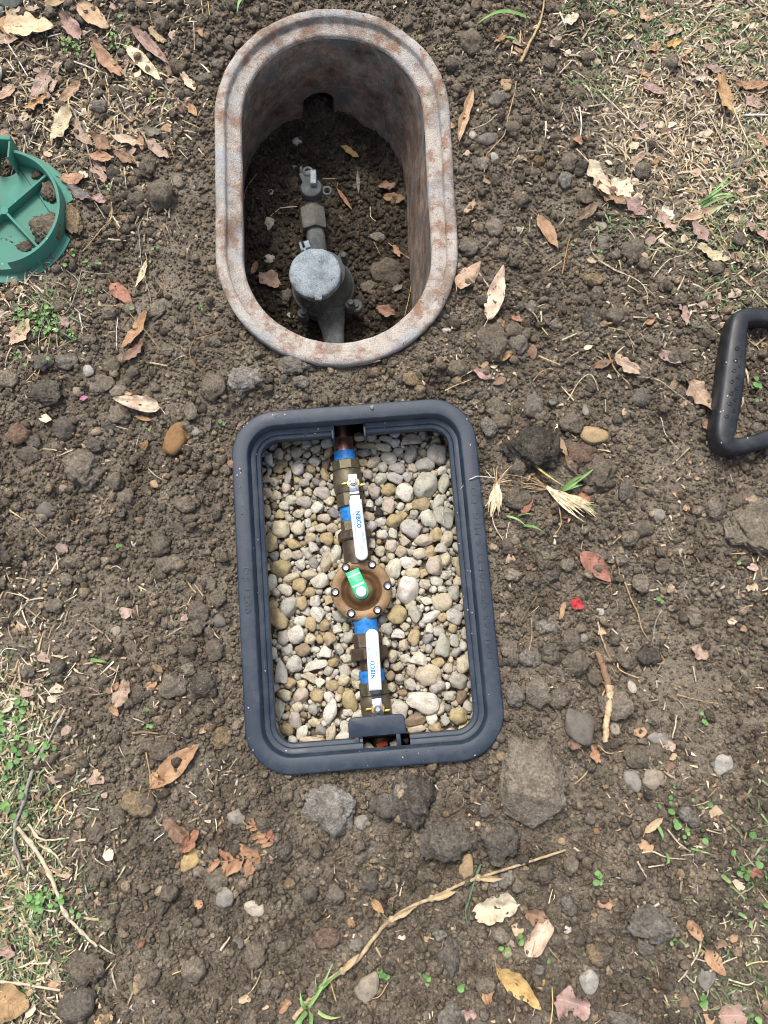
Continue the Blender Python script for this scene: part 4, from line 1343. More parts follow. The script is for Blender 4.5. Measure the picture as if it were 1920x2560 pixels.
for cr, x, y, nm in (('v3', 290, 640, 'upper blue tape by the copper pipe'), ('v3', 290, 1370, 'blue tape under the upper handle'), ('v3', 330, 950, 'upper valve body'), ('v3', 300, 1700, 'union nut above the regulator'), ('v4', 770, 790, 'bronze regulator'), ('v5', 360, 120, 'blue tape below the regulator'), ('v5', 280, 480, 'lower union nut'), ('v5', 340, 900, 'lowest blue tape'), ('v5', 400, 1400, 'lower valve body'), ('c3', 720, 870, 'left corner of the black tab'), ('c3', 1047, 860, 'right corner of the black tab')):
    p = spot(cr, x, y, GZ + .012); ANCH.append((p.x, p.y, nm))
for cr, x, y, rx, ry, c, turn, an, words_ in BIG:
    if words_ and len(words_.split()) <= 10:
        p = spot(cr, x, y, GZ + .012); ANCH.append((p.x, p.y, words_)); used.add(words_)
for cr, x, y, rx, ry, c, turn, an, words_ in BIG:
    p = spot(cr, x, y, GZ + .012)
    a, b = size_at(cr, rx) * 1.07, size_at(cr, ry) * 1.07
    if words_ and 'slot' in words_: p = spot(cr, x, y, -.045)
    slot_ = words_ and 'slot' in words_
    h = min(a, b) * RNG.uniform(.62, .8)
    i = RNG.choice(ang) if an else RNG.choice([0, 1, 3, 6, 10, 2])
    r = (a * b) ** .5
    sz = 'large' if r > .013 else 'middling' if r > .0088 else 'small'
    lb = words_ or single_out(f'{sz} {NAMEC[c]} pebble', p.x, p.y, ANCH) or f'{sz} {"angular" if an else "rounded"} {NAMEC[c]} pebble lying in the gravel {where(p.x, p.y)}'
    put_pebble(p.x, p.y, -.042 if slot_ else GZ + .003 + h * .35 + RNG.uniform(0, .003), a, b, h, -math.radians(turn), CW[c], i, lb, 'pebbles in the gravel inside the black box')
    if not slot_: placed.append((p.x, p.y, r * .86))
PL = np.array(placed)
count = len(placed)
sizes = sorted([.0030 + .0048 * RNG.random() ** 1.5 for _ in range(16000)], reverse=True)
small = []
pts_arr = [list(t) for t in placed]
arr = np.zeros((6000, 3)); arr[:len(placed)] = PL; na_ = len(placed)
for r in sizes:
    lx, ly_ = RNG.uniform(-BOX_HX, BOX_HX), RNG.uniform(-BOX_HY, BOX_HY)
    x, y = BOX_C.x + lx * cs_ - ly_ * sn_, BOX_C.y + lx * sn_ + ly_ * cs_
    if not inside_box(x, y, -.012) or on_line(x, y, r): continue
    d = np.hypot(arr[:na_, 0] - x, arr[:na_, 1] - y) - arr[:na_, 2] - r * .86
    if d.min() < 0: continue
    arr[na_] = (x, y, r); na_ += 1
    small.append((x, y, r))
small.sort(key=lambda t: -t[2])
def rand_color():
    q = RNG.random()
    return 'w' if q < .27 else 'c' if q < .63 else 't' if q < .76 else 'b' if q < .79 else 'g' if q < .96 else 'd'
n_ind = 296 - count
sbm = bmesh.new()
stuff_v, stuff_f, stuff_c = [], [], []


def add_stuff(mesh, mat4, colr, acc):
    V, F, C = acc
    o = len(V)
    for v in mesh.vertices: V.append(mat4 @ v.co)
    for p in mesh.polygons:
        F.append(tuple(i + o for i in p.vertices)); C.append(colr)


lowpeb = [rough_mesh('small_pebble', 340 + i, 2, .2, 0, 0, 1.0, [0, .3, .6, 0, .4][i]) for i in range(5)]
for k, (x, y, r) in enumerate(small):
    c = rand_color(); el = RNG.uniform(.72, 1.0)
    z = GZ + .001 + r * .35 + RNG.uniform(-.002, .002)
    if k < n_ind:
        an = RNG.random() < .5
        i = RNG.choice(ang) if an else RNG.choice([0, 1, 3, 6, 10, 2, 7, 9])
        put_pebble(x, y, z, r * 1.22, r * 1.22 * el, r * RNG.uniform(.7, .95), RNG.uniform(0, 3.1), CW[c], i, single_out(f'small {NAMEC[c]} pebble', x, y, ANCH) or f'small {"angular" if an else "rounded"} {NAMEC[c]} pebble lying in the gravel {where(x, y)}', 'pebbles in the gravel inside the black box')
    else:
        v = RNG.uniform(.82, 1.1); cc = CW[c]
        add_stuff(RNG.choice(lowpeb), Matrix.LocRotScale((x, y, z), Euler((RNG.uniform(-.4, .4), RNG.uniform(-.4, .4), RNG.uniform(0, 3))), (r * 1.22, r * 1.22 * el, r * .9)), (cc[0] * v, cc[1] * v, cc[2] * v), (stuff_v, stuff_f, stuff_c))
# a lower layer that shows only through the gaps
grit = [rough_mesh('grit', 350 + i, 1, .2, 0, 0, 1.0, .3) for i in range(4)]
for k in range(3800):
    lx, ly_ = RNG.uniform(-BOX_HX + .030, BOX_HX - .030), RNG.uniform(-BOX_HY + .030, BOX_HY - .030)
    x, y = BOX_C.x + lx * cs_ - ly_ * sn_, BOX_C.y + lx * sn_ + ly_ * cs_
    r = .0020 + .0030 * RNG.random() ** 1.7
    c = CW[rand_color()]; v = RNG.uniform(.7, 1.05)
    add_stuff(RNG.choice(grit if r < .003 else lowpeb), Matrix.LocRotScale((x, y, GZ - .005 + RNG.uniform(0, .006)), Euler((RNG.uniform(-.6, .6), RNG.uniform(-.6, .6), RNG.uniform(0, 3))), (r * 1.2, r, r * .85)), (c[0] * v, c[1] * v, c[2] * v), (stuff_v, stuff_f, stuff_c))


def colored_stuff(name, acc, m, label, cat, smooth=True):
    V, F, C = acc
    me = pydata(name, V, F, smooth)
    at = me.color_attributes.new('col', 'FLOAT_COLOR', 'CORNER')
    data = np.ones((len(me.loops), 4), np.float32)
    ln = np.fromiter((len(f) for f in F), int)
    data[:, :3] = np.repeat(np.array(C, np.float32), ln, axis=0)
    at.data.foreach_set('color', data.ravel())
    return tag(link(name, me, m), label, cat, kind='stuff')


def fine_stone():
    k = NT('fine_gravel')
    a = k.n('ShaderNodeAttribute', attribute_name='col')
    c = k.mix(1.0, a.outputs['Color'], k.ramp(k.noise(220, 4, .7), [(.3, .7), (.7, 1.2)]), 'MULTIPLY')
    return k.done(c, .75, 0, .3)


colored_stuff('fine_gravel', (stuff_v, stuff_f, stuff_c), fine_stone(), 'fine gravel filling the gaps between the pebbles in the black box', 'gravel')

# ------------------------------------------------------------------ clods and stones on the dug ground
clodm = [rough_mesh('clod', 400 + i, 4, .30, .34, .24, .78, 0, 5.0) for i in range(6)]
clods_ = [rough_mesh('clod', 420 + i, 3, .30, .34, .2, .8, 0, 3.8) for i in range(8)]
stonem = [rough_mesh('stone', 440 + i, 3, .2, .03, .03, .8, [.5, .8, .3][i % 3]) for i in range(6)]
CC = dict(B=(.045, .042, .040), s=(.235, .195, .146), l=(.335, .282, .215), g=(.28, .255, .215), G=(.42, .395, .345), k=(.085, .078, .070), d=(.17, .150, .126), o=(.26, .145, .062), t=(.40, .29, .16), w=(.60, .55, .47), y=(.52, .38, .17), c=(.50, .44, .34), D=(.13, .108, .088), R=(.27, .165, .115))
# crop, x, y, rx, ry, colour, kind (c clod, s stone), turn, label
CL = [
 ('c4',1200,1460,118,112,'s','c',0,'round brown clod standing clear between the green lid and the oval box'), ('c4',1000,1490,55,50,'s','c',0,'small brown clod just left of the round clod by the oval box'), ('c4',1325,1358,46,42,'l','c',0,'pale brown clod touching the upper right of the round clod'), ('c4',840,1290,50,66,'k','c',10,'black burnt clod among brown leaves right of the green lid'), ('c4',1620,490,50,50,'g','c',0,'grey clod beside the upper left rim of the oval box'), ('c4',1510,590,60,45,'g','c',0,'grey crumbly clod near the white stick left of the oval box'), ('c4',620,530,34,24,'c','s',0,'small cream pebble among straw above the oak leaves'),
 ('c5',500,1200,82,68,'g','c',0,'grey clod below the green weeds at the left'), ('c5',655,1267,50,45,'G','s',0,'pale grey stone right of the grey clod below the weeds'), ('c5',840,1232,60,76,'s','c',10,'upright brown clod beside the pale grey stone at left'), ('c5',750,1362,102,80,'l','c',0,'broad flat topped clod left of the black box top corner'), ('c5',882,1412,60,52,'l','c',0,'clod touching the right side of the broad flat topped clod'), ('c5',575,1422,48,46,'l','s',0,'blocky brown stone beside the pink petal'), ('c5',1175,812,60,82,'l','c',10,'tall pale brown clod right of the orange leaf at left'), ('c5',340,1432,122,84,'d','c',0,'wide dark clod at the far left below the weeds'), ('c5',480,1702,76,92,'d','c',0,'tall charcoal clod at the left middle'), ('c5',815,1690,56,46,'k','c',0,'upper of two shiny black lumps at the left'), ('c5',820,1812,52,48,'k','c',0,'lower of two shiny black lumps at the left'), ('c5',712,1817,60,58,'d','c',0,'dark clod left of the shiny black lumps'), ('c5',1310,1782,92,138,'o','s',38,'long brown stone with an orange patch left of the black box'), ('c5',892,1592,82,72,'l','c',0,'brown clod under the pale curled leaf at left'), ('c5',1076,1822,32,46,'o','s',0,'small orange stone left of the long brown stone'), ('c5',620,2000,146,132,'l','c',0,'largest rounded clod at the left middle'), ('c5',1450,1722,40,36,'g','s',0,'grey stone at the tip of the long brown stone'), ('c5',1582,1392,90,104,'s','c',10,'brown clod left of the grey rock below the oval box'), ('c5',660,1042,62,52,'s','c',0,'brown clod beside the green weeds'), ('c5',150,1742,76,84,'R','c',0,'reddish clod at the left edge of the dug soil'), ('c5',1240,1112,52,46,'l','c',0,'single pale clod left of the oval box lower end'), ('c5',250,1800,60,70,'d','c',0,'dark clod beside the reddish clod'), ('c5',220,1890,80,60,'s','c',0,'brown clod under the reddish clod'), ('c5',445,790,70,56,'s','c',0,'clod beneath the thin stalks near the green weeds'),
 ('D',533,824,38,30,'G','c',0,'pale grey rock just below left of the oval box'), ('D',637,793,36,26,'g','c',0,'grey clod touching the lower rim of the oval box'), ('D',895,820,26,18,'t','c',0,'tan clod between the oval box and the black box'), ('D',985,800,24,20,'s','c',0,'brown clod above the right corner of the black box'),
 ('r2',262,420,76,118,'s','c',5,'tall brown clod right of the oval box lower end'), ('r2',395,432,50,48,'g','c',0,'dark grey clod beside the orange brown stone'), ('r2',466,466,33,43,'R','s',0,'pinkish brown stone right of the dark grey clod'), ('r2',470,752,60,60,'g','c',0,'round grey clod above the big black clod'), ('r2',465,950,132,112,'B','c',0,'big black burnt clod right of the black box'), ('r2',778,890,82,54,'t','s',-10,'large tan stone right of the big black clod'), ('r2',665,830,62,50,'s','c',0,'brown clod left above the large tan stone'), ('r2',702,988,72,66,'R','c',0,'reddish brown clod below the large tan stone'), ('r2',772,310,62,78,'k','c',0,'charred black crumbly patch of soil right of the oval box'), ('r2',775,105,46,36,'t','c',0,'tan clod above the charred black patch'), ('r2',735,760,20,35,'g','s',0,'small upright grey stone above the large tan stone'), ('r2',1055,422,24,26,'t','s',0,'small tan pebble right of the charred patch'), ('r2',790,1092,88,90,'s','c',0,'brown clod behind the dry grass tuft'), ('r2',390,1212,62,50,'s','c',0,'brown clod between the two dry grass tufts'), ('r2',1385,1262,56,52,'l','c',0,'pale round clod below the black tool grip'), ('r2',935,1172,46,62,'d','c',0,'dark clod right of the dry grass tuft'), ('r2',1590,1262,104,84,'l','c',0,'wide flat sandy clod near the right edge below the tool grip'), ('r2',790,180,40,40,'s','c',0,'brown clod under the tan clod by the charred patch'), ('r2',360,360,60,50,'s','c',0,'brown clod touching the tall clod right of the oval box'), ('r2',30,360,28,22,'G','s',0,'small grey pebble right of the oval box rim'), ('r2',290,750,60,50,'s','c',0,'brown clod near the top right corner of the black box'), ('r2',300,830,54,54,'s','c',0,'clod between the black box corner and big black clod'), ('r2',145,688,34,26,'k','c',0,'small charcoal lump near the black box corner'),
 ('r1',290,510,52,48,'g','c',0,'grey clod left of the long root above the oval box right side'), ('r1',340,445,30,28,'t','s',0,'small tan stone beside the top of the long root'), ('r1',235,712,50,40,'d','s',0,'dark grey stone crossed by the long root'), ('r1',272,805,32,30,'G','s',0,'pale grey pebble below the dark grey stone'), ('r1',275,1162,52,52,'l','c',0,'pale brown clod right of the oval box middle'), ('r1',390,1166,34,26,'l','s',0,'small round clod right of the pale brown clod'), ('r1',140,1255,50,55,'s','c',0,'brown clod touching the right side of the oval box'), ('r1',820,1222,44,40,'d','s',0,'dark stone crossed by a thin curved root'), ('r1',795,1150,50,34,'l','s',0,'flat brown stone below the brown curled leaf'), ('r1',730,1005,48,48,'s','c',0,'round brown clod left of the crumpled pale leaves'), ('r1',710,860,45,42,'k','c',0,'black charred lump beside the crumpled pale leaves'), ('r1',700,480,40,42,'s','c',0,'brown clod above the white stick'), ('r1',740,290,42,52,'s','c',0,'brown clod in the straw at upper right'), ('r1',1050,350,34,34,'s','c',0,'left brown clod in the straw at upper right'), ('r1',1160,330,50,48,'l','c',0,'pale brown clod in the straw at upper right'), ('r1',970,1280,60,62,'s','c',0,'brown clod by the thin curved root'), ('r1',495,820,30,32,'o','c',0,'orange brown clod right of the long root'), ('r1',470,880,36,32,'s','c',0,'brown clod below the orange brown one'), ('r1',545,330,50,50,'s','c',0,'brown clod right of the thick tan stalk end'), ('r1',160,230,60,60,'s','c',0,'brown clod on the heap above the oval box'), ('r1',400,1020,50,48,'s','c',0,'brown clod in the loose soil right of the oval box'), ('r1',165,690,28,28,'G','s',0,'grey speckled pebble beside the crumpled thin leaf'),
 ('r3',1055,790,60,50,'k','c',0,'shiny black lump on the right side'), ('r3',948,815,46,42,'s','c',0,'brown clod left of the shiny black lump'), ('r3',495,975,72,66,'l','c',0,'smooth brown clod right of the black box lower part'), ('r3',365,800,46,46,'s','c',0,'brown clod touching the right rim of the black box'), ('r3',455,800,50,40,'g','c',0,'greyish clod under a thin vertical root'), ('r3',555,790,46,40,'s','c',0,'brown clod right of the greyish clod'), ('r3',705,1152,84,100,'d','s',-30,'large dark stone left of the forked root'), ('r3',1112,1205,72,34,'g','s',10,'flat grey slab stone at lower right'), ('r3',1085,1100,46,36,'l','c',0,'pale brown clod above the flat grey slab'), ('r3',970,947,24,34,'c','s',0,'small cream stone right of the forked root'), ('r3',325,600,26,36,'l','s',0,'small brown stone near the right rim of the black box'), ('r3',880,1150,30,42,'l','s',0,'brown stone right of the forked root foot'), ('r3',1560,140,122,130,'l','c',0,'broad pale flattened clod at the right edge'), ('r3',1425,1340,52,58,'G','s',0,'pale grey jagged stone at lower right'), ('r3',965,1392,48,32,'g','s',0,'grey rounded stone at the bottom of the right side'), ('r3',540,642,62,32,'G','c',10,'pale crumbly clod with a white end'), ('r3',975,1290,52,50,'s','c',0,'brown clod near the orange leaf scrap'), ('r3',880,1030,72,82,'l','c',0,'brown clod behind the forked root'), ('r3',680,820,60,60,'s','c',0,'brown clod left of the forked root top'), ('r3',660,710,50,46,'s','c',0,'brown clod near the pale broken root'), ('r3',720,700,26,24,'g','s',0,'small grey pebble near the pale broken root'), ('r3',870,293,14,15,'w','s',0,'tiny white pebble beside the red orange leaf'), ('r3',1105,80,34,36,'g','s',0,'grey stone with a bluish chip near the tuft'), ('r3',1010,150,58,46,'s','c',0,'brown clod above the tan knotted root'), ('r3',640,330,34,36,'l','c',0,'pale brown clod left of the red orange leaf'), ('r3',1220,265,28,18,'G','s',0,'flat grey pebble at the right'), ('r3',810,562,22,26,'G','s',0,'grey pebble below the red petal'), ('r3',600,1000,50,46,'s','c',0,'brown clod left of the large dark stone'), ('r3',1050,1270,60,50,'s','c',0,'brown clod below the flat grey slab'),
 ('r4',590,190,158,218,'l','c',0,'huge flat slab clod at the lower right corner of the black box'), ('r4',445,438,76,84,'d','c',0,'dark clod below the huge slab clod'), ('r4',205,440,112,82,'d','c',0,'dark double clod below the black box'), ('r4',60,232,84,104,'k','c',0,'black clod below the lower right rim of the black box'), ('r4',295,556,33,62,'t','s',5,'upright tan stone above the long dry stalk'), ('r4',1128,815,98,66,'g','c',15,'grey crumbly rock at lower right'), ('r4',880,945,44,44,'t','c',0,'tan clod left below the grey crumbly rock'), ('r4',850,1062,50,46,'G','s',0,'pale grey stone near the folded brown leaf'), ('r4',1040,162,42,50,'g','s',0,'left of two grey stones right of the huge slab'), ('r4',1135,150,50,44,'l','s',0,'right of two stones right of the huge slab'), ('r4',730,436,21,20,'t','s',0,'small tan pebble below the huge slab'), ('r4',885,390,21,18,'o','s',0,'small orange pebble right of the huge slab'), ('r4',440,625,34,26,'g','s',0,'grey pebble under the long dry stalk'), ('r4',220,950,40,80,'d','c',0,'dark smooth clod below the long stalk'), ('r4',755,834,20,18,'w','s',0,'small white pebble right of the curled pale leaf'), ('r4',1380,1040,36,70,'g','s',10,'grey long stone beside the mottled orange leaf'), ('r4',1060,60,48,46,'s','c',0,'brown clod above the two stones right of the slab'), ('r4',230,1230,50,60,'g','c',0,'grey clod at the bottom edge of the ground'), ('r4',970,1240,70,36,'g','c',0,'flat grey clod at the bottom edge'), ('r4',120,880,14,16,'t','s',0,'tiny tan pebble beside the stalk'),
 ('r5',575,245,60,46,'t','c',10,'tan and brown stone at the lower left'), ('r5',1380,265,102,84,'G','c',0,'big grey clod below the black box'), ('r5',1502,320,30,34,'g','s',0,'grey stone at the right of the big grey clod'), ('r5',793,472,40,56,'y','s',10,'smooth yellow stone beside the brown curled leaf'), ('r5',1060,680,44,32,'c','s',0,'cream angular stone in the lower soil'), ('r5',935,637,42,38,'g','s',0,'grey stone left above the cream angular stone'), ('r5',808,930,44,44,'l','c',0,'orange spotted clod in the lower soil'), ('r5',565,1007,22,28,'t','s',0,'small tan egg shaped stone in the lower soil'), ('r5',1525,1005,46,62,'l','s',10,'tall brown stone right of the green blades'), ('r5',982,302,36,30,'g','s',0,'grey pebble left of the brown fern frond'), ('r5',690,35,46,34,'s','c',0,'brown clod beside the long orange leaf'), ('r5',345,915,72,60,'s','c',0,'dark clod at the lower left grass edge'), ('r5',495,310,36,36,'s','c',0,'brown clod left of the yellow stone'), ('r5',330,1070,66,60,'d','c',0,'black clod at the bottom left'), ('r5',900,562,44,50,'s','c',0,'brown clod under the lower fern frond'), ('r5',1610,245,62,52,'d','c',0,'dark clod right of the big grey clod'), ('r5',1360,800,56,40,'R','c',0,'reddish clod left of the long stalk'), ('r5',1060,870,40,44,'s','c',0,'brown clod in the lower middle soil'), ('r5',640,960,30,30,'s','c',0,'brown clod left of the orange spotted clod'), ('r5',440,1130,30,28,'t','c',0,'tan clod at the bottom left edge'), ('r5',1330,1110,40,50,'s','c',0,'brown clod beneath the green blades'),
 ('r6',292,190,66,60,'d','s',0,'dark grey rock at the left'), ('r6',330,697,37,34,'k','s',0,'dark pebble at the left middle'), ('r6',1376,885,49,56,'d','s',0,'smooth dark grey stone left of the black box'), ('r6',1255,832,72,66,'s','c',0,'brown clod beside the smooth dark grey stone'), ('r6',1390,1612,62,56,'t','c',0,'tan rock left of the black box lower corner'), ('r6',843,400,21,21,'w','s',0,'small white round pebble on the left soil'), ('r6',1292,1280,90,82,'D','c',0,'dark brown clod left of the black box lower part'), ('r6',1095,1290,82,72,'l','c',0,'pale brown clod left of the dark brown clod'), ('r6',1035,1702,72,50,'s','c',0,'brown clod beside the long orange leaf tip'), ('r6',735,945,36,34,'l','s',0,'small pale stone in the left soil'), ('r6',800,115,60,60,'l','c',0,'grey brown clod at upper left of the black box'), ('r6',1065,530,80,66,'l','c',0,'crumbly pale clod in the left soil'), ('r6',350,790,66,50,'l','c',0,'sandy clod by the dark pebble'), ('r6',1350,1070,60,60,'s','c',0,'brown clod near the left rim of the black box'), ('r6',1190,1060,60,50,'D','c',0,'dark clod in the soil left of the black box'), ('r6',1180,1190,46,40,'l','c',0,'brown clod above the dark brown clod'), ('r6',870,1340,50,44,'s','c',0,'brown clod touching the pinkish torn leaf'), ('r6',970,25,36,34,'t','s',0,'tan pebble at the upper left'), ('r6',1310,655,50,44,'l','c',0,'reddish brown stone by the left rim lettering'), ('r6',1190,710,36,36,'s','c',0,'round brown clod left of the rim lettering'),
]
CAN = []
for cr, x, y, rx, ry, c, kd, turn, label in CL:
    p = on_ground(cr, x, y)
    a, b = size_at(cr, rx), size_at(cr, ry)
    big = max(a, b) > .022
    h = min(a, b) * (.8 if kd == 'c' else .72)
    if label.startswith('huge'): h = .040
    if 'flat' in label or 'broad pale' in label: h *= .6
    if 'charred black crumbly' in label: h *= .35
    me = RNG.choice(clodm if big else clods_) if kd == 'c' else RNG.choice(stonem)
    o = link('clod' if kd == 'c' else 'stone', me, M['clod'] if kd == 'c' else M['pebble'], None, (p.x, p.y, gh(p.x, p.y) + h * (.3 if big and kd == 'c' else .42)), (RNG.uniform(-.2, .2), RNG.uniform(-.2, .2), -math.radians(turn) + (RNG.uniform(0, 6.28) if abs(a - b) < .15 * a else RNG.choice([0, math.pi]))), (a, b, h))
    if label.startswith('huge'):
        o.rotation_euler = (0, 0, .1); o.data = rough_mesh('clod', 784, 5, .30, .26, .15, .85, 0.4, 5.0); o.data.materials.append(M['clod'])
    if len(me.materials) and me.materials[0] is not (M['clod'] if kd == 'c' else M['pebble']):
        o.material_slots[0].link = 'OBJECT'; o.material_slots[0].material = M['clod'] if kd == 'c' else M['pebble']
    o.color = (*CC[c], 1)
    tag(o, label, 'clod' if kd == 'c' else 'stone'); used.add(label)
    if len(label.split()) <= 10: CAN.append((p.x, p.y, label))

for x, y, r, c, lb in ((853, 90, .0032, 'g', 'tiny grey pebble resting on the far rim of the black box'), (38, 412, .006, 'R', 'reddish clod leaning on the left rim of the black box')):
    p = spot('c2', x, y, BOX_TOP)
    o = link('stone', stonem[0], M['pebble'], None, (p.x, p.y, BOX_TOP + (r * .6 if c == 'g' else -.002)), (0, 0, 1), (r, r, r * .8)); o.color = (*CC[c], 1); tag(o, lb, 'stone')

# clods riding on the upturned lid
def lid_clod(x, y, rx, ry, label, colr='s', z=.012, hh=.8):
    p = spot('g1', x, y, gz + .004 + z)
    a, b = size_at('g1', rx), size_at('g1', ry)
    h = min(a, b) * hh
    o = link('clod', RNG.choice(clodm), M['clod'], None, (p.x, p.y, gz + .0095 + h * .45), (RNG.uniform(-.2, .2), 0, RNG.uniform(0, .4)), (a, b, h)); o.color = (*CC[colr], 1)
    tag(o, label, 'clod')
lid_clod(665, 850, 105, 140, 'brown clod inside the green lid between rib and ring wall')
lid_clod(640, 1330, 215, 225, 'largest matted clod with roots inside the green lid', 's', .02, .8)
lid_clod(510, 620, 90, 70, 'small clod inside the green lid by the ring wall', 'D')
lid_clod(330, 1640, 190, 80, 'spread of dark crumbs inside the green lid below the rib', 'D', .008, .5)
lid_clod(30, 1560, 90, 70, 'dark clod inside the green lid at the photo edge', 'D', .008, .6)
lid_clod(1010, 1270, 105, 230, 'ochre clod stuck on the outer flange of the green lid', 't', .01, .55)

# stones in the oval box
for x, y, rx, ry, c, label in ((400, 1290, 34, 46, 'c', 'cream triangular stone left of the old water meter'), (400, 1497, 40, 32, 'w', 'white oval pebble beside the old water meter lid'), (410, 1110, 20, 20, 'w', 'small white pebble in the oval box upper left'), (560, 820, 32, 29, 'w', 'white crumbly lump below the arched slot in the oval box'), (1085, 1580, 95, 84, 'D', 'big dark clod right of the old water meter'), (545, 965, 20, 18, 't', 'small tan pebble left of the curb stop'), (525, 1820, 26, 18, 'G', 'small grey pebble left of the meter outlet'), (583, 965, 12, 38, 'w', 'small white bone shaped chip above the curb stop'), (980, 1660, 52, 40, 's', 'brown clod below the big dark clod in the oval box'), (1020, 1370, 46, 26, 'g', 'greyish clod right of the old water meter'), (500, 1710, 36, 46, 'g', 'greyish stone against the left of the meter body'), (530, 1060, 40, 40, 'D', 'dark clod left of the curb stop in the oval box')):
    p = on_pit('c1', x, y)
    a, b = size_at('c1', rx) * 1.22, size_at('c1', ry) * 1.22
    cl = c in 'sDg'
    me = RNG.choice(clods_) if cl else RNG.choice(stonem)
    o = link('clod' if cl else 'stone', me, None, None, (p.x, p.y, p.z + min(a, b) * .3), (0, 0, .3 if x == 400 else -.1), (a, b, min(a, b) * .7))
    if len(me.materials) == 0: me.materials.append(M['clod'] if cl else M['pebble'])
    o.color = (*CC[c], 1); tag(o, label, 'clod' if cl else 'stone')

# more clods, nothing to tell them apart
n_more = 0
tries = 0
while n_more < 150 and tries < 4000:
    tries += 1
    x, y = RNG.uniform(-.56, .56), RNG.uniform(-.44, .98)
    if float(d_new(np.array(x), np.array(y))) < .016 or float(d_old(np.array(x), np.array(y))) < .016: continue
    if RNG.random() > float(loose(np.array([x]), np.array([y]))[0]): continue
    r = .0075 + .0065 * RNG.random() ** 1.4
    o = link('clod', RNG.choice(clods_), M['clod'], None, (x, y, gh(x, y) + r * .5), (RNG.uniform(-.4, .4), RNG.uniform(-.4, .4), RNG.uniform(0, 6.28)), (r, r * RNG.uniform(.75, 1.05), r * RNG.uniform(.65, .9)))
    v = RNG.uniform(.8, 1.25); q = RNG.choice(['s', 's', 's', 's', 'l', 'g', 'd']); o.color = (CC[q][0] * v, CC[q][1] * v, CC[q][2] * v, 1)
    tag(o, single_out('small loose clod', x, y, CAN) or 'small rounded clod of dark soil lying loose on the dug ground', 'clod', 'small clods strewn on the dug ground'); n_more += 1

# ------------------------------------------------------------------ fallen leaves
def leaf_mesh(L, W, kind, seed, fold=.25, curl=.0, wave=.10, nu=8, nv=18):
    """a curled leaf in its own axes: stalk end at y=0, tip at y=L"""
    rng = random.Random(seed)
    o = Vector((rng.uniform(-99, 99), rng.uniform(-99, 99), rng.uniform(-99, 99)))
    V, F, UV = [], [], []
    lob = rng.choice([3.0, 3.5])
    asym = rng.uniform(-.12, .12)
    for j in range(nv + 1):
        s = j / nv
        if kind == 'lance': w0 = math.sin(math.pi * min(1, s ** .82)) ** .85
        elif kind == 'oak':
            w0 = math.sin(math.pi * s ** .75) ** .5 * (.56 + .44 * abs(math.sin(math.pi * lob * s + .35)) ** .7)
        elif kind == 'torn': w0 = math.sin(math.pi * (.06 + .9 * s)) ** .55
        else: w0 = math.sin(math.pi * (s * .985) ** .72) ** .75
        for i in range(nu + 1):
            t = i / nu * 2 - 1
            ww = w0
            if kind == 'torn' and abs(t) > .5: ww *= 1 + .55 * mn.noise(Vector((s * 4.5, t * 2, 3)) + o)
            if kind != 'oak' and abs(t) > .7: ww *= 1 + .10 * mn.noise(Vector((s * 11, t, 9)) + o)
            x = t * ww * W / 2 * (1 + asym * (1 if t > 0 else -1))
            y = s * L + (0 if kind != 'torn' else mn.noise(Vector((t * 2.2, s * 2, 1)) + o) * L * .14 * (abs(s - .5) * 2) ** 2)
            z = fold * abs(x) + curl * L * ((s - .45) ** 2) * 1.6
            z += wave * W * (mn.noise(Vector((x / W * 2.4, y / W * 2.0, 0)) + o) + .5 * mn.noise(Vector((x / W * 5, y / W * 5, 4)) + o)) * (.4 + abs(t))
            if kind == 'roll':
                pass
            V.append(Vector((x, y, z))); UV.append((i / nu, s))
    for j in range(nv):
        for i in range(nu):
            a = j * (nu + 1) + i
            F.append((a, a + 1, a + nu + 2, a + nu + 1))
    if kind == 'roll' or fold > .9:
        # rolled up along its length
        R = W / 4.2
        for k, v in enumerate(V):
            a = v.x / R
            V[k] = Vector((R * math.sin(a), v.y, R - R * math.cos(a) + (v.z - fold * abs(v.x)) * .4))
    # holes and notches
    hole = set()
    if kind in ('torn', 'ovate') and W > .02 and nu > 5:
        for _ in range(rng.choice([0, 0, 1, 1])): hole.add(rng.randrange(len(F)))
    # thickness
    me = pydata('leaf', V, [f for k, f in enumerate(F) if k not in hole])
    uvl = me.uv_layers.new(name='UVMap')
    li = np.zeros(len(me.loops), np.int32); me.loops.foreach_get('vertex_index', li)
    uvl.data.foreach_set('uv', np.array(UV, np.float32)[li].ravel())
    zmin = min(v.co.z for v in me.vertices)
    return me, zmin


LC = dict(tan=(.54, .39, .25), orange=(.47, .295, .17), brown=(.28, .18, .12), pale=(.68, .56, .39), cream=(.78, .71, .56), pink=(.45, .325, .255), grey=(.22, .19, .165), yellow=(.60, .42, .16), red=(.40, .20, .13), dark=(.15, .09, .06), petal=(.62, .06, .07), rose=(.60, .25, .38), green=(.12, .30, .05))
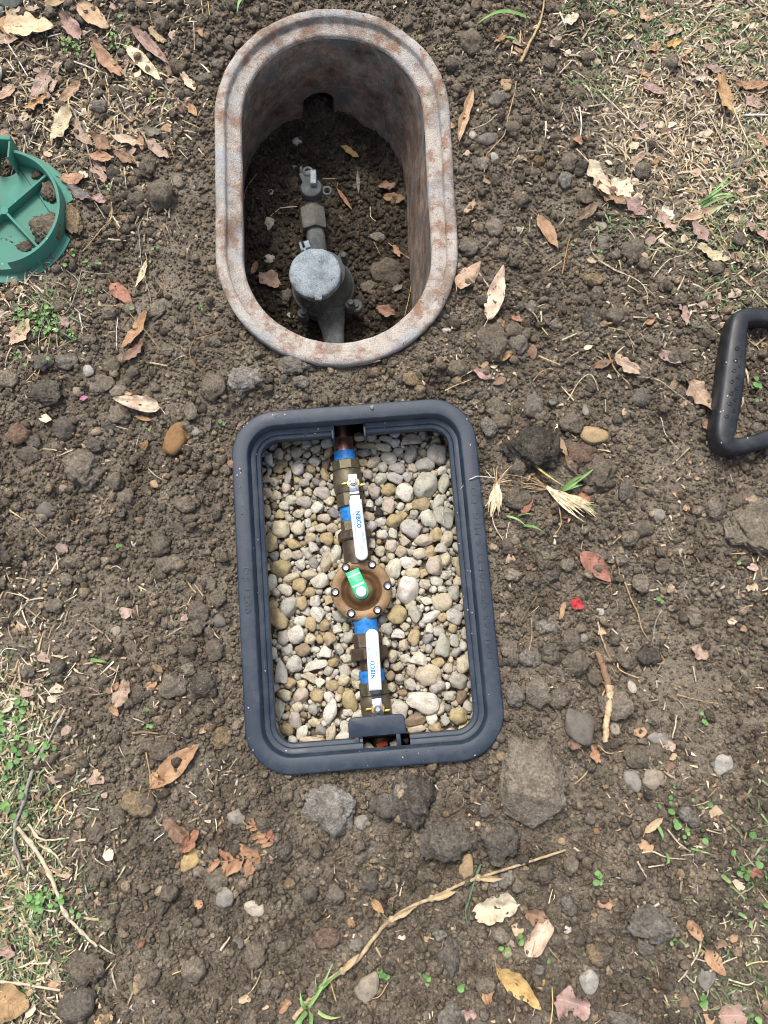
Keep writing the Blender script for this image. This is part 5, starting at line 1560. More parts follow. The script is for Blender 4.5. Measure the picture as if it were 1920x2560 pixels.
# crop, base x y, tip x y, width, kind, colour, fold, label
LV = [
 ('c4',590,65,820,250,150,'ovate','tan',.2,'broad tan leaf with brown flecks at the upper left'), ('c4',50,225,425,240,240,'oak','pale',.1,'large pale lobed oak leaf at the upper left'), ('c4',-20,190,215,300,140,'torn','orange',.5,'curled orange brown leaf overlapping the oak leaf'), ('c4',-40,310,160,330,90,'ovate','pink',.3,'purplish leaf under the curled orange one at the left edge'), ('c4',85,110,345,75,62,'lance','pale',.8,'narrow curled cream leaf under the mossy stone'), ('c4',330,65,505,35,70,'ovate','tan',.3,'tan leaf beside the broad flecked one at top'), ('c4',480,150,620,320,120,'torn','pink',.35,'crumpled pinkish leaf above the small green weeds'), ('c4',985,215,1275,512,95,'lance','pink',.8,'long folded tan leaf pointing to the oval box'), ('c4',955,375,1210,625,110,'ovate','cream',.45,'bright cream leaf with dark holes'), ('c4',712,368,920,592,110,'torn','orange',.25,'ragged orange leaf left of the bright cream one'), ('c4',375,525,250,785,125,'ovate','pink',.3,'pinkish brown leaf under a crossing twig'), ('c4',440,490,400,715,75,'torn','pink',.4,'narrow pinkish leaf scrap under the twig'), ('c4',612,620,430,815,80,'lance','tan',.4,'slim tan leaf below the twig fork'), ('c4',125,655,-10,765,90,'ovate','tan',.3,'tan leaf above the green lid at left edge'), ('c4',530,830,420,1078,165,'ovate','pale',.3,'pale tan leaf with a scorched patch above the lid'), ('c4',365,740,210,840,95,'torn','orange',.4,'curled orange scrap left of the slim tan leaf'), ('c4',845,1030,1065,1095,80,'lance','pale',.45,'pale yellow leaf in the litter left of the oval box'), ('c4',1040,1018,1062,1135,52,'ovate','orange',.4,'small orange leaf at the end of the pale yellow one'), ('c4',560,960,695,1105,95,'ovate','pink',.3,'pinkish leaf right of the scorched leaf'), ('c4',700,1010,835,1145,95,'torn','brown',.3,'brown torn leaf in the litter pile'), ('c4',675,1190,872,1200,85,'lance','orange',.35,'orange leaf lying across the twig'), ('c4',700,1230,800,1365,95,'torn','pink',.4,'pinkish brown leaf beside the black burnt clod'), ('c4',875,1150,1005,1235,80,'torn','brown',.3,'brown leaf scrap right of the orange one'), ('c4',955,1160,1010,1240,60,'ovate','tan',.3,'small tan leaf near the litter pile right end'), ('c4',1100,1060,1240,1195,95,'torn','pink',.3,'pink brown torn leaf at the right of the litter pile'), ('c4',465,1340,655,1345,110,'ovate','orange',.25,'orange tan leaf touching the green lid ring'), ('c4',585,1300,665,1330,60,'torn','cream',.4,'cream scrap on the orange tan leaf by the lid'), ('c4',1392,788,1475,892,65,'lance','orange',.4,'orange leaf close to the oval box left side'), ('c4',1358,578,1455,695,60,'torn','pale',.5,'pale crumpled leaf left of the oval box'), ('c4',1120,240,1235,345,60,'torn','tan',.5,'tan crumpled leaf above the long folded one'), ('c4',20,990,135,1085,70,'ovate','pink',.3,'reddish leaf touching the top of the green lid'), ('c4',520,1405,695,1505,85,'torn','grey',.3,'dark grey leaf right of the green lid flange'), ('c4',1080,985,1205,1030,75,'torn','grey',.3,'grey leaf right of the pale yellow leaf'), ('c4',1475,225,1515,300,40,'ovate','orange',.3,'small orange leaf near the top of the oval box'), ('c4',700,1480,800,1510,60,'torn','pink',.3,'pinkish scrap below the black burnt clod'), ('c4',1145,55,1205,0,45,'ovate','pink',.3,'small pinkish leaf at the top edge'), ('c4',1325,790,1360,855,40,'torn','brown',.3,'brown scrap left of the orange leaf by the oval box'), ('c4',950,415,1020,500,70,'torn','brown',.3,'brown scrap behind the bright cream leaf'), ('c4',790,1290,700,1200,60,'torn','pink',.3,'faded leaf under the orange leaf by the twig'),
 ('c5',830,632,988,795,120,'ovate','red',.2,'smooth reddish brown leaf left of the oval box'), ('c5',1118,842,925,1125,95,'lance','orange',.35,'bright orange tan leaf crossed by a stem at left'), ('c5',215,905,105,1085,120,'torn','tan',.45,'tan curled leaf among the weeds at the left edge'), ('c5',1082,1062,945,1205,75,'torn','brown',.4,'brown folded leaf under the bright orange tan one'), ('c5',1212,1552,885,1500,118,'ovate','pale',.45,'pale spotted curled leaf left of the black box'), ('c5',1545,1600,1552,1725,52,'lance','grey',.3,'grey lance shaped leaf left of the black box corner'), ('c5',1098,458,1020,672,46,'lance','pale',.5,'straw coloured grass leaf near the oval box'), ('c5',935,1445,995,1450,38,'ovate','tan',.2,'small tan leaf above the pale spotted one'), ('c5',600,1482,665,1470,40,'ovate','rose',.2,'pink petal among the clods at the left'), ('c5',1135,1640,1010,1615,35,'lance','orange',.4,'thin orange scrap below the pale spotted leaf'), ('c5',1030,790,1040,870,36,'lance','grey',.2,'whitish grey leaf tip by the bright orange tan leaf'), ('c5',480,880,530,960,60,'torn','pink',.4,'pale dry scrap beside the green weeds'),
 ('r1',488,1103,592,1272,75,'lance','orange',.55,'curved orange tan leaf standing alone right of the oval box'), ('r1',155,482,85,725,52,'torn','tan',.9,'thin crumpled tan leaf right of the oval box top'), ('r1',750,835,855,1005,115,'torn','pale',.4,'upper crumpled pale leaf in the pile at right'), ('r1',865,925,950,1010,105,'torn','cream',.4,'cream crumpled leaf right in the pile'), ('r1',935,1020,1025,1105,85,'torn','pink',.5,'pinkish crumpled leaf at the foot of the pile'), ('r1',780,960,930,1050,80,'torn','brown',.5,'brown underside leaf under the pale pile'), ('r1',688,1135,800,1035,55,'lance','brown',.4,'brown lance leaf left below the pale pile'), ('r1',1338,348,1435,385,52,'ovate','pink',.3,'pinkish brown leaf in the straw at far right'), ('r1',1285,420,1345,402,46,'ovate','pale',.2,'round pale leaf in the straw at far right'), ('r1',1015,440,1130,492,52,'ovate','pink',.3,'pinkish leaf above the long dry stalk'), ('r1',1480,445,1680,450,60,'lance','orange',.3,'long orange tan leaf running out of the right edge'), ('r1',1395,410,1455,610,75,'torn','orange',.5,'orange ragged leaf at far right'), ('r1',1195,1140,1405,1068,48,'lance','tan',.45,'long tan leaf beside the green grass blades'), ('r1',1085,1078,1172,1192,62,'torn','pink',.4,'pinkish leaf right of the pale pile'), ('r1',1270,1140,1345,1235,62,'torn','pink',.35,'brown pink leaf beside the straw stalk'), ('r1',1285,1255,1440,1345,70,'lance','pale',.5,'pale tan leaf with torn end at right'), ('r1',1540,1150,1665,1240,72,'torn','pink',.4,'pale pink curled leaf at the right edge'), ('r1',630,145,695,95,70,'ovate','cream',.3,'cream leaf lying in the straw at the top'), ('r1',968,225,1015,278,52,'ovate','grey',.2,'grey leaf in the straw at upper right'), ('r1',1000,65,1062,125,62,'torn','tan',.3,'tan torn leaf in the green patch at top'), ('r1',952,835,1035,788,42,'lance','pink',.3,'small pinkish leaf in the straw right of the pale pile'), ('r1',1595,700,1660,752,42,'torn','orange',.3,'orange scrap at the right edge'), ('r1',1545,500,1600,560,55,'torn','pink',.3,'brown pink scrap near the white stick'), ('r1',125,1090,175,1030,40,'torn','tan',.5,'tan scrap beside the oval box right side'), ('r1',740,1320,785,1335,32,'ovate','tan',.3,'small tan scrap near the dark stone'), ('r1',270,230,330,200,34,'torn','orange',.4,'orange scrap near the green blade at top'), ('r1',665,710,715,740,40,'torn','orange',.4,'orange brown scrap at the foot of the white stick'), ('r1',550,255,610,205,46,'torn','pink',.3,'pink scrap right of the thick tan stalk'), ('r1',1060,840,1120,805,30,'lance','orange',.3,'thin orange leaf in the straw below the long stalk'), ('r1',1480,860,1530,800,44,'ovate','grey',.2,'grey round leaf in the straw at right'), ('r1',1120,1055,1170,1120,48,'torn','cream',.4,'pale scrap right of the crumpled pile'), ('r1',1140,245,1215,225,46,'torn','yellow',.4,'yellow scrap in the straw at upper right'), ('r1',1040,270,1110,245,40,'torn','orange',.4,'orange scrap beside the grey leaf in the straw'), ('r1',1485,1290,1520,1350,40,'torn','pink',.3,'pinkish scrap at lower right of the straw'), ('r1',20,640,68,660,42,'torn','orange',.4,'orange scrap touching the oval box rim on its right'),
 ('r2',78,150,198,28,95,'ovate','tan',.2,'broad tan pink leaf touching the oval box lower right'), ('r2',235,318,312,50,92,'ovate','pale',.2,'pale tan pointed leaf with a hole right of the oval box'), ('r2',270,522,365,478,46,'lance','orange',.4,'orange leaf below the tall brown clod'), ('r2',175,560,252,608,50,'torn','pink',.4,'pinkish scrap right above the black box'), ('r2',765,552,870,520,46,'lance','brown',.4,'brown pink curved leaf in the middle right'), ('r2',875,515,1000,575,62,'torn','pink',.4,'pinkish brown leaf crossed by a straw'), ('r2',1088,478,1210,532,56,'lance','pink',.5,'curled pinkish leaf left of the tool grip'), ('r2',1243,605,1368,772,92,'torn','pink',.25,'brown leaf touching the black tool grip'), ('r2',1208,205,1242,335,46,'torn','pink',.45,'pale pinkish scrap above left of the tool grip'), ('r2',575,885,640,1000,40,'lance','tan',.8,'thin tan curled leaf beside the reddish brown clod'), ('r2',625,990,685,1092,36,'lance','brown',.7,'brown rolled leaf below the thin tan curled one'), ('r2',1030,335,1080,305,32,'ovate','orange',.3,'small orange leaf in the middle right soil'), ('r2',412,1285,465,1215,48,'ovate','red',.4,'orange brown leaf between the grass tufts'), ('r2',1318,808,1358,872,48,'torn','brown',.4,'brown scrap below left of the tool grip'), ('r2',1608,425,1665,485,32,'lance','orange',.4,'orange tip of leaf inside the tool grip'), ('r2',288,310,320,350,34,'torn','orange',.4,'orange scrap at the point of the pale tan leaf'), ('r2',355,300,412,322,34,'torn','red',.3,'reddish scrap right of the pale tan pointed leaf'), ('r2',690,1230,745,1200,60,'torn','red',.4,'rusty leaf under the green grass tuft'), ('r2',1360,300,1400,290,30,'torn','pink',.3,'pink scrap left of the top of the tool grip'),
 ('r3',702,272,848,415,98,'ovate','red',.25,'glossy red orange leaf on the right soil'), ('r3',1265,745,1338,800,62,'torn','pink',.2,'squarish pinkish leaf at the right'), ('r3',762,1238,795,1325,48,'torn','orange',.5,'orange leaf scrap under the forked root'), ('r3',658,510,716,545,60,'ovate','petal',.25,'round red petal on the right soil'), ('r3',605,605,622,520,26,'torn','orange',.4,'small orange scrap left of the red petal'), ('r3',1445,615,1492,610,36,'torn','pale',.3,'pale scrap at the right'), ('r3',1510,650,1545,655,30,'torn','orange',.3,'orange scrap at the far right'), ('r3',640,1220,700,1245,50,'torn','brown',.3,'brown leaf half buried by the large dark stone'), ('r3',1155,1310,1185,1280,26,'torn','tan',.3,'tan scrap at the lower right soil'),
 ('r4',335,755,518,712,118,'torn','pale',.25,'pale orange leaf below the long dry stalk'), ('r4',665,785,575,955,105,'roll','pale',1.0,'rolled pale leaf with brown patches'), ('r4',558,750,645,775,62,'torn','brown',.4,'brown leaf at the top of the rolled pale one'), ('r4',432,985,635,1158,85,'lance','yellow',.3,'yellow brown leaf near the bottom right'), ('r4',692,1130,845,1175,115,'torn','pink',.25,'folded brown leaf near the bottom right'), ('r4',372,1048,392,1155,52,'torn','orange',.5,'orange brown leaf at the bottom'), ('r4',1290,785,1352,865,52,'torn','orange',.4,'orange tan leaf right of the grey crumbly rock'), ('r4',1365,915,1442,1025,62,'ovate','orange',.35,'mottled orange leaf at the lower right'), ('r4',1430,1215,1550,1215,100,'torn','pink',.4,'pink brown curled leaf in the bottom right corner'), ('r4',882,705,958,708,46,'torn','orange',.3,'small orange leaf in the lower right soil'), ('r4',1548,560,1608,580,42,'torn','red',.3,'rusty leaf at the right edge by green weeds'), ('r4',600,1075,650,1060,36,'torn','yellow',.4,'yellow scrap beside the yellow brown leaf'), ('r4',1095,395,1180,325,34,'lance','tan',.5,'tan grass sheath at lower right'), ('r4',1490,1110,1505,1145,36,'torn','grey',.3,'grey crumpled scrap at the bottom right'), ('r4',275,1200,345,1215,40,'torn','pink',.4,'small pinkish scrap at the bottom'),
 ('r5',638,175,838,-5,84,'lance','orange',.5,'long orange tan leaf left of the black box bottom'), ('r5',630,120,690,180,60,'torn','orange',.5,'curled stalk end of the long orange tan leaf'), ('r5',695,310,790,400,62,'torn','brown',.35,'brown curled leaf above the yellow stone'), ('r5',765,440,825,350,52,'torn','red',.4,'reddish brown leaf touching the yellow stone'), ('r5',-25,1040,135,1075,140,'ovate','orange',.2,'large orange leaf in the bottom left corner'), ('r5',408,1162,472,1110,48,'torn','tan',.3,'tan leaf at the bottom left'), ('r5',1162,1098,1208,1052,36,'torn','orange',.3,'orange scrap near the green blades'), ('r5',-10,835,78,855,62,'torn','pink',.3,'pink dry leaf in the grass at the left edge'), ('r5',1540,640,1592,692,32,'lance','orange',.3,'small orange leaf above the long dry stalk'), ('r5',580,840,605,795,22,'lance','red',.3,'thin reddish scrap in the lower soil'), ('r5',1445,720,1470,755,26,'torn','orange',.3,'orange crumb of leaf left of the long stalk'), ('r5',820,635,840,670,30,'torn','orange',.4,'tiny orange scrap below the lower fern frond'), ('r5',995,1055,1045,1045,26,'torn','pale',.4,'pale scrap in the bottom soil'),
 ('r6',745,1415,815,1250,100,'torn','pink',.25,'pinkish white torn leaf left of the black box lower part'), ('r6',700,1412,752,1482,50,'ovate','orange',.3,'orange leaf below the pinkish white one'), ('r6',925,1305,1000,1270,50,'ovate','orange',.4,'orange leaf right of the pinkish white one'), ('r6',728,1320,748,1270,32,'torn','orange',.4,'orange scrap behind the pinkish white leaf'), ('r6',1258,1588,1345,1530,36,'lance','tan',.5,'narrow tan leaf left of the black box corner'), ('r6',962,1162,1035,1212,38,'lance','brown',.3,'brown leaf left of the black box'), ('r6',825,1300,890,1340,60,'torn','grey',.3,'greyish torn leaf right of the pinkish white one'),
]
RIMLV = [('c1', 835, 2108, 1045, 2088, 32, 'lance', 'tan', .5, 'tan leaf strip caught under the oval box lower rim')]
PITLV = [('c1', 1030, 1090, 1125, 1080, 55, 'torn', 'brown', .4, 'brown leaf in the oval box near its right wall'), ('c1', 1062, 1150, 1185, 1160, 58, 'torn', 'brown', .4, 'second brown leaf below the first in the oval box'), ('c1', 340, 1600, 465, 1650, 95, 'torn', 'pink', .4, 'pinkish torn leaf left of the meter lid'), ('c1', 1020, 1795, 1125, 1835, 62, 'torn', 'brown', .4, 'red brown leaf right of the meter outlet'), ('c1', 820, 850, 910, 920, 40, 'torn', 'yellow', .4, 'dull yellow leaf below the arched slot'), ('c1', 305, 1590, 330, 1520, 40, 'torn', 'orange', .4, 'orange brown leaf at the left wall of the oval box'), ('c1', 1120, 1420, 1150, 1490, 34, 'torn', 'orange', .5, 'orange curled scrap in the oval box at right'), ('c1', 910, 1000, 915, 1130, 22, 'lance', 'grey', .3, 'grey narrow leaf in the oval box'), ('c1', 790, 1100, 880, 1230, 24, 'lance', 'red', .4, 'reddish stick like leaf in the oval box'), ('c1', 1115, 1680, 1160, 1650, 40, 'torn', 'grey', .3, 'grey scrap in the oval box lower right')]


def add_leaf(spec, surf, hfun, k):
    cr, x0, y0, x1, y1, wd, kind, c, fold, label = spec
    a, b = surf(cr, x0, y0), surf(cr, x1, y1)
    d = (b - a).xy
    L, W = d.length, size_at(cr, wd) * (1.0 if kind != 'roll' else 1.5) * (1.0 if surf is on_ground else 1.2)
    me, zmin = leaf_mesh(L, W, kind, 1000 + k, fold * RNG.uniform(.7, 1.2), RNG.uniform(.05, .42), RNG.uniform(.16, .34))
    u = Vector((d.x, d.y, 0)).normalized()
    hs = []
    for t in (.15, .5, .85):
        for s in (-.3, 0, .3):
            q = a.xy.lerp(b.xy, t) + Vector((-u.y, u.x)) * W * s
            hs.append((t, hfun(q.x, q.y)))
    ts = np.array([h[0] for h in hs]); zs = np.array([h[1] for h in hs])
    sl = np.polyfit(ts, zs, 1)
    pitch = math.atan2(float(sl[0]) * .8, L)
    z = float(sl[1]) + max(0.0, float(np.max(zs - np.polyval(sl, ts)))) * .9 - zmin * .55 + .0042
    o = link('leaf', me, M['leaf'], None, (a.x, a.y, z))
    o.rotation_euler = Euler((pitch, RNG.uniform(-.22, .22), math.atan2(-d.x, d.y)), 'XYZ')
    v = RNG.uniform(.88, 1.1); q = LC[c]
    o.color = (q[0] * v, q[1] * v * RNG.uniform(.94, 1.06), q[2] * v * RNG.uniform(.9, 1.1), 1)
    tag(o, label, 'leaf')
    if L > .022 and kind in ('ovate', 'lance', 'oak') and c not in ('petal', 'rose'):
        # midrib and stalk, standing a little proud of the blade
        pts = []
        nu, nv = 8, 18
        for j in range(0, nv - 1, 2): pts.append(me.vertices[j * (nu + 1) + nu // 2].co + Vector((0, 0, .0002)))
        st = pts[0] + Vector((RNG.uniform(-.15, .15) * L, -RNG.uniform(.10, .22) * L, .001))
        pts = [st, st.lerp(pts[0], .5) + Vector((0, 0, .001))] + pts
        rr = [.00055 * (1 - .6 * i / len(pts)) for i in range(len(pts))]
        ob = link('stalk', shape('stalk', tube(pts, rr, 5), 80), M['root'], o)
        ob.color = (q[0] * .95, q[1] * .92, q[2] * .85, 1)
    return o


for k, s in enumerate(LV): add_leaf(s, on_ground, gh, k)
for k, s in enumerate(RIMLV): add_leaf(s, on_ground, gh, 500 + k)
for k, s in enumerate(PITLV): add_leaf(s, on_pit, pit_h, 600 + k)


# two dry fern-like fronds
def frond(cr, x0, y0, x1, y1, n, wd, label, seed):
    a, b = on_ground(cr, x0, y0, .004), on_ground(cr, x1, y1, .004)
    e = empty('fern_frond', (a.x, a.y, a.z)); tag(e, label, 'frond')
    d = b - a
    pts = [d * t + Vector((math.sin(t * 3) * .002, math.cos(t * 4) * .001, .002 * math.sin(t * 3))) for t in np.linspace(0, 1, 9)]
    s_ = part('rachis', tube(pts, [.0008] * 9, 5), 'root', e); s_.color = (.42, .26, .12, 1)
    rg = random.Random(seed); u = d.normalized()
    for i in range(n):
        t = .12 + .85 * (i // 2) / (n / 2)
        side = 1 if i % 2 else -1
        L = size_at(cr, wd) * (1 - .55 * t) * rg.uniform(.7, 1.2)
        me, zm = leaf_mesh(L * .8, L * .34, 'torn', seed + i, .3, .2, .2, 4, 8)
        o = link('leaflet', me, M['leaf'], e, tuple(d * t + Vector((0, 0, .002))))
        ang_ = math.atan2(-u.x, u.y) - side * rg.uniform(.6, 1.1)
        o.rotation_euler = (rg.uniform(-.2, .3), rg.uniform(-.4, .4), ang_); q = LC['red' if rg.random() < .35 else 'orange']; o.color = (q[0] * .95, q[1] * .9, q[2] * .9, 1)
frond('r5', 1105, 460, 870, 490, 12, 115, 'lower brown fern frond with ragged leaflets', 2100)
frond('r5', 1145, 420, 1030, 320, 12, 70, 'upper small brown fern frond left of the big grey clod', 2200)

